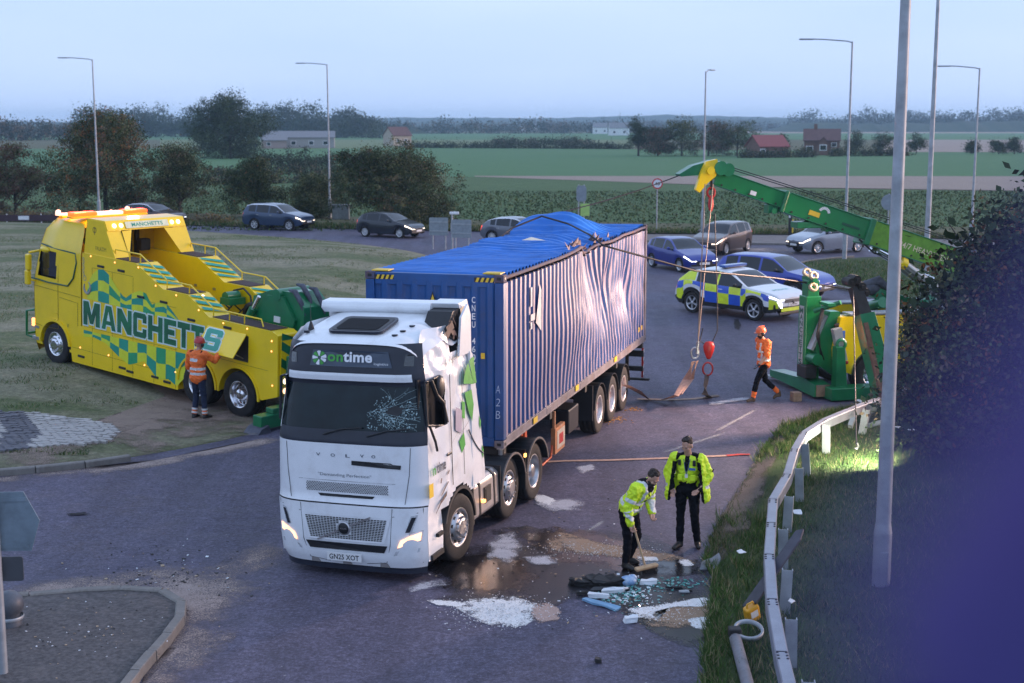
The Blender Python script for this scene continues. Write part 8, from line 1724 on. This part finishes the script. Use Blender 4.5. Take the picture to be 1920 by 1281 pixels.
spill('oil_pool', 'dark oil stain curving round the white granules behind the sweeper', [(985, 1000), (1050, 990), (1120, 1000), (1180, 1020), (1290, 1055), (1320, 1080), (1200, 1075), (1100, 1060), (1020, 1050)], WETM)
spill('oil_pool', 'dark oily strip along the road edge below the sand', [(1230, 1155), (1330, 1165), (1340, 1210), (1290, 1215), (1230, 1190), (1200, 1165)], WETD)
spill('absorbent_spill', 'large white heap of absorbent granules nearest the lorry', [(868, 1128), (910, 1122), (960, 1120), (995, 1128), (1008, 1145), (1000, 1165), (965, 1180), (925, 1174), (890, 1160), (862, 1142)], ABSW)
spill('absorbent_spill', 'thin white tail of granules leading to the large white heap', [(800, 1126), (850, 1127), (880, 1133), (870, 1140), (820, 1136)], ABSW, N=40)
spill('absorbent_spill', 'faint white arc of granules by the lorry bumper', [(760, 1105), (790, 1090), (830, 1088), (845, 1098), (810, 1104), (770, 1112)], POWD)
spill('sand_spill', 'pinkish sand beside the large white heap', [(1000, 1132), (1035, 1134), (1052, 1148), (1045, 1166), (1010, 1172), (998, 1155)], PINKS, N=40)
spill('absorbent_spill', 'white strip of granules behind the sweeping officer', [(1045, 1012), (1075, 1005), (1100, 1020), (1150, 1030), (1165, 1042), (1110, 1036), (1050, 1028)], ABSW, N=50)
spill('sand_spill', 'brown fringe of sand round the strip behind the sweeper', [(1030, 1012), (1060, 1000), (1120, 1018), (1240, 1036), (1300, 1056), (1230, 1052), (1120, 1042), (1040, 1034)], SANDM, inner=.7)
spill('absorbent_spill', 'short white strip of granules right of the sweeper\'s boots', [(1195, 1044), (1232, 1046), (1235, 1054), (1200, 1053)], ABSW, N=30)
spill('absorbent_spill', 'small white splash of granules near the verge', [(1270, 1050), (1290, 1050), (1302, 1062), (1285, 1064), (1270, 1057)], ABSW, N=30)
spill('sand_spill', 'brown sand patch at the road edge below the debris', [(1185, 1145), (1240, 1138), (1290, 1128), (1335, 1125), (1340, 1150), (1310, 1172), (1260, 1180), (1215, 1172)], SANDM)
spill('absorbent_spill', 'white streak of granules along the brown sand', [(1175, 1142), (1210, 1140), (1262, 1132), (1300, 1124), (1338, 1122), (1325, 1140), (1270, 1138), (1220, 1150), (1240, 1166), (1190, 1158)], ABSW)
spill('pale_slush', 'grey white slush against the weeds at the road edge', [(1290, 1162), (1330, 1158), (1345, 1168), (1338, 1184), (1300, 1180)], ABSW, N=30)
spill('powder_ring', 'swept ring of pale powder behind the lorry wheels', [(1000, 933), (1035, 938), (1075, 935), (1098, 945), (1085, 960), (1030, 960), (1010, 950)], POWD); spill('powder_heap', 'white powder heap at the rear lorry wheel', [(998, 930), (1020, 930), (1048, 942), (1035, 950), (1005, 942)], ABSW, N=30)
spill('powder_ring', 'faint pale smear between strap and lorry', [(1075, 878), (1110, 872), (1120, 882), (1090, 890)], POWD, N=30); spill('powder_ring', 'faint pale smear near the front wheel', [(915, 1010), (965, 1000), (985, 1030), (950, 1062), (915, 1050)], POWD); spill('sand_spill', 'thin tan sand scatter before the oil stain', [(980, 1045), (1030, 1042), (1050, 1060), (1000, 1062)], POWD, N=30)
spill('powder_ring', 'pale scuffed streaks near the walking worker', [(1325, 756), (1400, 745), (1412, 749), (1340, 762)], POWD, N=30)
spill('road_crack', 'dark ragged tar repair near the police car', [(1376, 598), (1384, 597), (1390, 610), (1386, 622), (1376, 615)], TAR, N=30); spill('road_crack', 'dark ragged mark on the near road', [(125, 965), (165, 961), (168, 967), (130, 969)], TAR, N=30)
PAINT = faded('worn_road_paint', (.5, .5, .5), .8, .45, 5, .2, (.55, .55, .55), .3, 30, .4)
for pts in ([(1092, 1000), (1128, 976), (1134, 979), (1098, 1003)], [(1314, 1190), (1321, 1190), (1320, 1255), (1313, 1255)], [(1335, 810), (1420, 765), (1424, 767), (1342, 812)], [(1240, 848), (1360, 810), (1362, 813), (1244, 851)]): struct(decal('road_marking', px(*pts), .0055, PAINT, 0, 3, None, 40, .6))
# fragments
rn = random.Random(11); 
def scatter(name, label, cat, n, sx, sy, cx_, cy_, s, mats, z=.012, cat2=None):
    mb = MB()
    for k in range(n):
        p = gnd(rn.gauss(cx_, sx), rn.gauss(cy_, sy)); a = rn.uniform(0, 6.3); l = s*rn.uniform(.4, 1.6); M = Matrix.Translation((p.x, p.y, z)) @ Matrix.Rotation(a, 4, 'Z') @ Matrix.Rotation(rn.gauss(0, .35), 4, 'X'); mb.box((0, 0, 0), (l, l*rn.uniform(.3, .9), .006), rn.randrange(len(mats)), M)
    return stuff(mb.build(name, mats), label, cat)
GLB = mat('glass_crumbs', (.25, .5, .5), .15, var=.3, spec=.8); WHP = mat('white_plastic', (.72, .75, .78), .4); TEA = mat('teal_crumbs', (.05, .3, .27), .3); TANC = mat('tan_crumb', (.4, .3, .2), .7)
scatter('glass_fragments', 'glittering glass crumbs among the debris pile', 'debris', 420, 30, 14, 1175, 1112, .03, [GLB, GLB, WHP, TEA]); scatter('glass_fragments', 'green glass crumbs trailing towards the verge', 'debris', 160, 34, 6, 1262, 1097, .028, [TEA, GLB, TEA]); scatter('plastic_fragments', 'small pale crumbs scattered over the road by the lorry', 'debris', 160, 130, 60, 1060, 1060, .025, [WHP, TANC, DARK]); scatter('litter_fragments', 'bits of litter on the dusty road edge at left', 'debris', 120, 80, 24, 330, 1080, .035, [WHP, TANC, DARK, DARK]); scatter('gravel_fragments', 'loose gravel on the near traffic island', 'debris', 90, 90, 35, 150, 1200, .02, [TANC, WHP, DARK], .112)
scatter('sand_trail', 'orange grit dropped beside the trailer wheels', 'debris', 120, 13, 3, 1150, 788, .03, [mat('orange_grit', (.4, .2, .06), .8)]); scatter('sand_trail', 'orange grit behind the rearmost trailer wheel', 'debris', 60, 9, 2, 1188, 769, .03, [bpy.data.materials['orange_grit']])
def crumple(o, amp, cuts=2):                # torn, folded sheet
    bm = bmesh.new(); bm.from_mesh(o.data); bmesh.ops.triangulate(bm, faces=bm.faces); bmesh.ops.subdivide_edges(bm, edges=bm.edges, cuts=cuts, use_grid_fill=False); s = random.random()*50
    for v in bm.verts: v.co += Vector((mnoise.noise((v.co.x*9+s, v.co.y*9, v.co.z*9)), mnoise.noise((v.co.x*9, v.co.y*9+s, 5)), max(-.3, mnoise.noise((v.co.x*11, v.co.y*11, s)))))*amp
    bm.to_mesh(o.data); bm.free(); return o
def frag(name, label, cat, pxy, pts, th, m, rz=0, rx=0.0, z=.0, ry=0.0):
    p = gnd(*pxy); o = MB().plate(pts, th, 0, Matrix.Rotation(rz, 4, 'Z') @ Matrix.Rotation(rx, 4, 'X') @ Matrix.Rotation(ry, 4, 'Y')).build(name, m, None, loc=(p.x, p.y, .012 + z)); crumple(o, .035 if th > .02 else .02); return tag(o, label, cat)
p = gnd(1118, 1098); mb = MB(); mb.plate([(-.42, -.02), (-.30, -.10), (-.05, -.13), (.2, -.12), (.40, -.06), (.42, .04), (.25, .10), (.0, .11), (-.2, .08), (-.38, .05)], .10, 0, Matrix.Rotation(.12, 4, 'X')); o = mb.build('bumper_fragment', mat('matt_black', (.010, .010, .011), .6, var=.2), None, loc=(p.x, p.y, .02)); crumple(o, .06, 3); tag(o, 'long black torn bumper piece in the debris pile', 'debris')
frag('bumper_fragment', 'thin black strip lying under the debris pile', 'debris', (1145, 1108), [(-.3, -.05), (.25, -.08), (.3, .02), (-.25, .06)], .03, BLACK, .1, .1)
mb = MB(); mb.ball((0, 0, .07), (.13, .09, .08), 12, 8); mb.ball((.07, .03, .1), (.07, .06, .06), 10, 6); p = gnd(1177, 1098); tag(mb.build('blue_bag', mat('blue_bag', (.08, .25, .55), .35, var=.5, scale=12, col2=(.5, .6, .7), bump=.6, bscale=15), None, loc=(p.x, p.y, 0)), 'crumpled blue and white plastic bag on the debris pile', 'bag')
frag('white_carton', 'white flat carton right of the blue bag', 'carton', (1216, 1096), [(-.12, -.04), (.11, -.05), (.12, .05), (-.11, .05)], .06, WHP, .05); frag('white_carton', 'white plastic block at the lower edge of the debris', 'carton', (1182, 1167), [(-.09, -.05), (.08, -.06), (.1, .05), (-.08, .06)], .07, WHP, .2); frag('white_carton', 'white carton lying left in the debris pile', 'carton', (1122, 1122), [(-.14, -.04), (.14, -.05), (.14, .04), (-.13, .05)], .06, WHP, -.2); frag('white_wrapper', 'white crumpled wrapper below the blue bag', 'wrapper', (1152, 1111), [(-.18, -.03), (.1, -.05), (.2, .03), (-.1, .05)], .05, WHP, .1, .15)
frag('blue_plastic_sheet', 'long pale blue plastic panel below the debris pile', 'panel', (1128, 1136), [(-.3, -.04), (.28, -.07), (.3, .03), (-.28, .05)], .03, mat('pale_blue_plastic', (.18, .34, .5), .35), R(-38), .1); frag('lamp_fragment', 'small dark lamp fragment left of the debris pile', 'debris', (1093, 1117), [(-.1, -.03), (.1, -.02), (.09, .03), (-.1, .03)], .04, DARK, .1); frag('wiper_fragment', 'bent black wiper fragment near the verge', 'debris', (1270, 1107), [(-.16, .04), (.08, .03), (.16, -.08), (.2, -.06), (.1, .07), (-.15, .07)], .025, BLACK); frag('trim_fragment', 'small grey trim fragment at the weeds', 'debris', (1283, 1112), [(-.08, -.03), (.08, -.02), (.06, .03), (-.07, .03)], .02, GALV); frag('road_pebble', 'small dark stone on the near road', 'stone', (1122, 1243), [(-.04, -.03), (.03, -.04), (.05, .02), (0, .04), (-.04, .03)], .05, DARK)
frag('panel_fragment', 'grey torn body panel lying at the verge edge', 'panel', (1330, 1066), [(-.22, -.1), (.05, -.12), (.2, .02), (.24, .2), (.1, .12), (-.1, .06)], .02, mat('torn_grey', (.16, .17, .19), .5, var=.3), R(20), R(25), .05)
p = gnd(1405, 1140, .15); o = MB().plate([(-.09, 0), (.09, 0), (.10, 1.2), (.04, 1.36), (-.06, 1.3)], .03, 0, frame((0, 0, 0), (.55, -.83, 0), (.50, .33, .58))).build('side_panel_fragment', mat('charred_panel', (.05, .05, .06), .5, var=.3), None, loc=(p.x - .02, p.y, .14)); tag(o, 'long black torn guard panel leaning on the crash barrier', 'panel')
p = gnd(1412, 1160, .2); jc = thing('jerrican', 'yellow plastic jerrican lying in the verge grass', 'jerrican', (p.x, p.y, .18), (R(12), R(-20), R(25))); JY = mat('jerrican_yellow', (.75, .36, .01), .35, coat=.2, var=.15); MB().box((0, 0, .12), (.2, .13, .24)).build('body', JY, jc, bev=.035, seg=3); MB().tube([(-.06, 0, .23), (-.05, 0, .29), (.04, 0, .29), (.06, 0, .23)], .014, 8).build('handle', JY, jc); MB().cyl((.075, 0, .23), (.075, 0, .27), .025, n=12).build('cap', BLACK, jc); MB().box((0, -.067, .14), (.11, .006, .1)).build('label', PLATEW, jc)
a, c = gnd(1378, 1192, .22), gnd(1408, 1310, .2); fp = thing('fallen_post', 'fallen grey post with a ring clamp lying in the verge', 'post', (a.x, a.y, .2)); MB().cyl((0, 0, .0), Vector((c.x - a.x, c.y - a.y, .02)), .075, n=16).build('shaft', mat('dull_post', (.17, .17, .19), .55, var=.25), fp)
MB().lathe([(.16, 0), (.19, 0), (.19, .05), (.16, .05), (.16, 0)], Matrix.Translation((.18, .06, .05)) @ Matrix.Rotation(R(18), 4, 'X'), 24).build('ring_clamp', GALV, fp); MB().box((0, .02, .06), (.16, .16, .12)).build('bracket', DARK, fp, bev=.02)
for k, (x, y, s_) in enumerate(((1494, 1000, .07), (1388, 1078, .06), (1482, 1175, .05))): frag('paper_scrap', ['white paper scrap on the grass behind the barrier', 'pale scrap in the weeds near the torn panel', 'bluish scrap behind the near end of the barrier'][k], 'litter', (x, y), [(-s_, -s_*.6), (s_, -s_*.8), (s_*.8, s_), (-s_, s_*.7)], .012, WHP, .4*k, .3, .34)
frag('paper_scrap', 'dark edged white board lying by the bush', 'board', (1690, 838), [(-.3, -.12), (.28, -.14), (.3, .14), (-.25, .14)], .02, WHP, .3, .1, .36)
p = gnd(1492, 752); wb_ = thing('timber_block', 'stack of two short timber blocks behind the walking worker', 'timber', (p.x, p.y, 0), R(12)); WB = mat('packing_timber', (.24, .16, .11), .8, var=.25, scale=8); [MB().box((0, 0, z), (.22, .22, .11)).build('block', WB, wb_, bev=.008) for z in (.055, .168)]
# straps and ropes
WEB = mat('webbing', (.50, .30, .22), .85, var=.2, scale=12); WEBR = mat('red_webbing', (.5, .03, .02), .7); ROPE = mat('wire_rope', (.05, .045, .045), .5, .5, var=.3, scale=60); ROPL = mat('bright_rope', (.30, .22, .17), .5, .4)
def strap(name, label, pts, w_, m, cat='strap', th=.006):
    o = MB().tube(pts, 0, 6, flat=(w_/2, th)).build(name, m); return tag(o, label, cat)
st = thing('lashing_strap', 'flat webbing strap laid across the road behind the officers', 'strap', gnd(1020, 866)); o_ = st.location
sp_ = [gnd(a, c, .012) - o_ for a, c in ((1024, 866), (1060, 864), (1130, 863), (1220, 860), (1300, 857), (1365, 854))]; MB().tube(sp_, 0, 6, flat=(.065, .006)).build('webbing', WEB, st); MB().tube([gnd(a, c, .016) - o_ for a, c in ((1362, 854), (1385, 852), (1406, 852))], 0, 6, flat=(.055, .008)).build('red_end', WEBR, st)
tipw = kt.matrix_basis @ (tip + Vector((.2, -.25, -.35))); hp_ = dep(1298, 680, 32.6)
rp_ = thing('winch_rope', 'wire rope hanging from the boom head to the wide lifting sling', 'rope', (tipw.x, tipw.y, 0)); o_ = Vector((tipw.x, tipw.y, 0)); q0, q1 = dep(1322, 345, 33.2), dep(1309, 640, 32.7); MB().cyl(q0 - o_, q1 - o_, .014, n=6).build('wire', ROPL, rp_); MB().cyl(dep(1337, 345, 33.2) - o_, q1 - o_, .012, n=6).build('wire', ROPL, rp_)
MB().cyl(q1 - o_, q1 - o_ + V3(-.02, 0, -.3), .035, n=10).build('swivel', STEEL, rp_)
def ring(mb, c, r, t, M=None, sq=1.0): mb.tube([Vector(c) + (M @ Vector((r*cos(a), 0, r*sq*sin(a))) if M else Vector((r*cos(a), 0, r*sq*sin(a)))) for a in np.linspace(0, 2*pi, 17)], t, 6)
mb = MB(); ring(mb, dep(1303, 662, 32.7) - o_, .09, .022, None, 1.5); mb.build('shackle', STEEL, rp_)
sl_ = thing('lifting_sling', 'wide webbing sling from the trailer wheel to the boom rope', 'sling', gnd(1250, 748)); o_ = sl_.location
w0 = tr.matrix_basis @ V3(-1.28, -9.5, .62); A_ = [w0, w0.lerp(gnd(1215, 746, .05), .5) + V3(0, 0, .02), gnd(1215, 748, .05), gnd(1245, 749, .10), gnd(1268, 742, .35), dep(1288, 712, 32.8), dep(1300, 678, 32.7)]; MB().tube([p - o_ for p in A_], 0, 6, flat=(.11, .008)).build('webbing', WEB, sl_)
MB().tube([p - o_ + V3(.06, .1, 0) for p in [gnd(1255, 748, .06), gnd(1275, 740, .38), dep(1293, 712, 32.8), dep(1304, 678, 32.7)]], 0, 6, flat=(.06, .008)).build('webbing', WEB, sl_); MB().tube([gnd(a, c, .012) - o_ for a, c in ((1195, 748), (1250, 750), (1300, 748), (1345, 742))], 0, 6, flat=(.09, .008)).build('webbing', mat('dull_webbing', (.28, .22, .18), .9), sl_)
hk = thing('hook_block', 'red hook block hanging from the boom rope over the road', 'hook', gnd(1328, 742)); o_ = hk.location; c0 = dep(1329, 655, 33.0) - o_
MB().lathe([(0, .2), (.09, .18), (.14, .08), (.12, -.05), (.07, -.18), (.04, -.24), (0, -.24)], Matrix.Translation(c0) @ Matrix.Scale(.6, 4, (0, 1, 0)), 20).build('block', REDP, hk)
MB().tube([dep(1340, 400, 33.2) - o_, dep(1345, 560, 33.1) - o_, dep(1345, 620, 33.0) - o_, c0 + V3(.06, 0, .12)], .013, 6).build('wire', ROPE, hk); MB().tube([dep(1318, 615, 33.0) - o_, dep(1312, 640, 33) - o_, c0 + V3(-.08, 0, .12)], .013, 6).build('wire', ROPE, hk)
mb = MB(); ring(mb, dep(1327, 692, 33.0) - o_, .12, .022, None, 1.3); mb.build('ring', REDP, hk)
MB().tube([dep(1326, 702, 33.0) - o_, dep(1323, 722, 33.0) - o_, gnd(1322, 740, .12) - o_, gnd(1330, 744, .02) - o_, gnd(1345, 741, .02) - o_], 0, 6, flat=(.09, .012)).build('choker', mat('old_webbing', (.17, .13, .11), .9), hk)
# red hooks at the boom head
rh = thing('boom_hook', 'red safety hook hanging just under the boom head', 'hook', kt.matrix_basis @ (tip + V3(.1, .15, -.9))); mb = MB(); ring(mb, (0, 0, .45), .09, .03, None, 1.3); mb.build('hook', REDP, rh); MB().ball((0, 0, .18), (.07, .06, .2), 12, 8).build('weight', REDP, rh); MB().cyl((0, 0, .5), (0, 0, .78), .03, n=8).build('swivel', DARK, rh)
def rope(name, label, pts, r, m=None, n=24, sag=0.0):
    P_ = [Vector(p) for p in pts]; out = []
    for i in range(len(P_)-1):
        for k in range(n): t = k/n; q = P_[i].lerp(P_[i+1], t); q.z -= sag*4*t*(1-t); out.append(q)
    out.append(P_[-1]); o0 = out[0].copy(); o = MB().tube([p - o0 for p in out], r, 6).build(name, m or ROPE, None, loc=o0); return tag(o, label, 'rope')
cw = lambda x, y, z: ct.matrix_basis @ V3(x, y, z)
over = [cw(-1.26, -7.15, 2.80), cw(-.9, -7.4, 3.0), cw(-.2, -8.3, 3.16), cw(.5, -8.6, 3.3), cw(1.05, -8.0, 3.05), cw(1.27, -7.3, 2.75)]
rope('winch_cable', 'black cable slung from the crane truck over the container roof', [kt.matrix_basis @ (kw(dep(1636, 549, 35.2)))] + [dep(1449, 521, 33.0), dep(1304, 508, 30.9)] + over, .022, n=8)
rope('hoist_cable', 'thin cable from the boom head down to the torn container roof', [kt.matrix_basis @ V3(-.04, -4.7, 5.38), cw(.2, -9.6, 3.36)], .014, sag=.05)
rope('drop_cable', 'thin cable hanging from the folded green arm with a small hook', [dep(1600, 545, 31.0), dep(1603, 700, 29.0), gnd(1606, 838, .35)], .013); p = gnd(1607, 842, .3); mb = MB(); mb.tube([(0, 0, .0), (.03, 0, -.06), (.0, 0, -.12), (-.05, 0, -.1)], .018, 7); tag(mb.build('small_hook', STEEL, None, loc=(p.x, p.y, .42)), 'small steel hook at the end of the hanging cable', 'hook')
# broken barrier pieces by the crane
for k, (a, c, r) in enumerate((((1594, 800), (1612, 752), .07), ((1632, 790), (1642, 756), .08), ((1622, 800), (1660, 790), .06))): p, q = gnd(*a, .3), gnd(*c, .75); o = MB().cyl((0, 0, 0), q - p, r, n=4, sm=False).build('barrier_fragment', GALV, None, loc=p); tag(o, ['bent barrier post leaning over the lit grass', 'upright torn barrier post beside the thick lamp post', 'flat barrier scrap at the foot of the thick lamp post'][k], 'debris')
# red and white tail marker glimpsed in the bush
o = MB().box((0, 0, 0), (.16, .05, .2)).box((0, -.03, .06), (.1, .03, .06)).build('reflector_lamp', REDL, kt); o.location = kw(dep(1758, 716, 30.0))
# deck under the camera; blue panel added to imitate the blur in the corner
PB = mat('blur_blue', (.014, .035, .17), .5, col2=(.085, .042, .20), scale=22)
bd2 = MB().box((0, -1.7, 4.7), (16, 4.0, .4)).build('bridge_deck', mat('deck_concrete', (.25, .25, .25), .9)); struct(bd2)
pp = thing('corner_blur_panel', 'blurred dark blue panel added close to the camera in the bottom corner', 'blurred panel', (.1, .2, 4.9))
yb = .15; e0, e1, e2 = dep(1690, 1330, yb), dep(2000, 800, yb), dep(2560, -40, yb)
mb = MB(); z0 = 4.9; o_ = V3(.3, .3, 4.9); mb.prism([(e0.x - .1, -.0), (e0.x - .1, e0.z - 4.9), (e1.x - .1, e1.z - 4.9), (e2.x - .1, e2.z - 4.9), (e2.x + .3, e2.z - 4.9), (e2.x + .3, 0)], yb - .2, yb - .19, 0, 'y'); mb.build('panel', PB, pp)
MB().tube([V3(p.x - .1, yb - .19, p.z - 4.9) for p in (e0, e1, e2)], .008, 8).build('handrail', PB, pp)  # edge tube of the added blur panel

# loose granules thrown round the absorbent heaps
scatter('absorbent_granules', 'scattered white granules round the large heap by the lorry', 'spill', 900, 48, 14, 935, 1148, .012, [WHP, mat('granule_grey', (.5, .5, .5), .9)], .014)
scatter('absorbent_granules', 'scattered white granules along the strip behind the sweeper', 'spill', 420, 60, 8, 1120, 1034, .012, [WHP, bpy.data.materials['granule_grey']], .014)
scatter('absorbent_granules', 'scattered white granules on the brown sand at the road edge', 'spill', 420, 40, 12, 1255, 1150, .012, [WHP, TANC], .014)
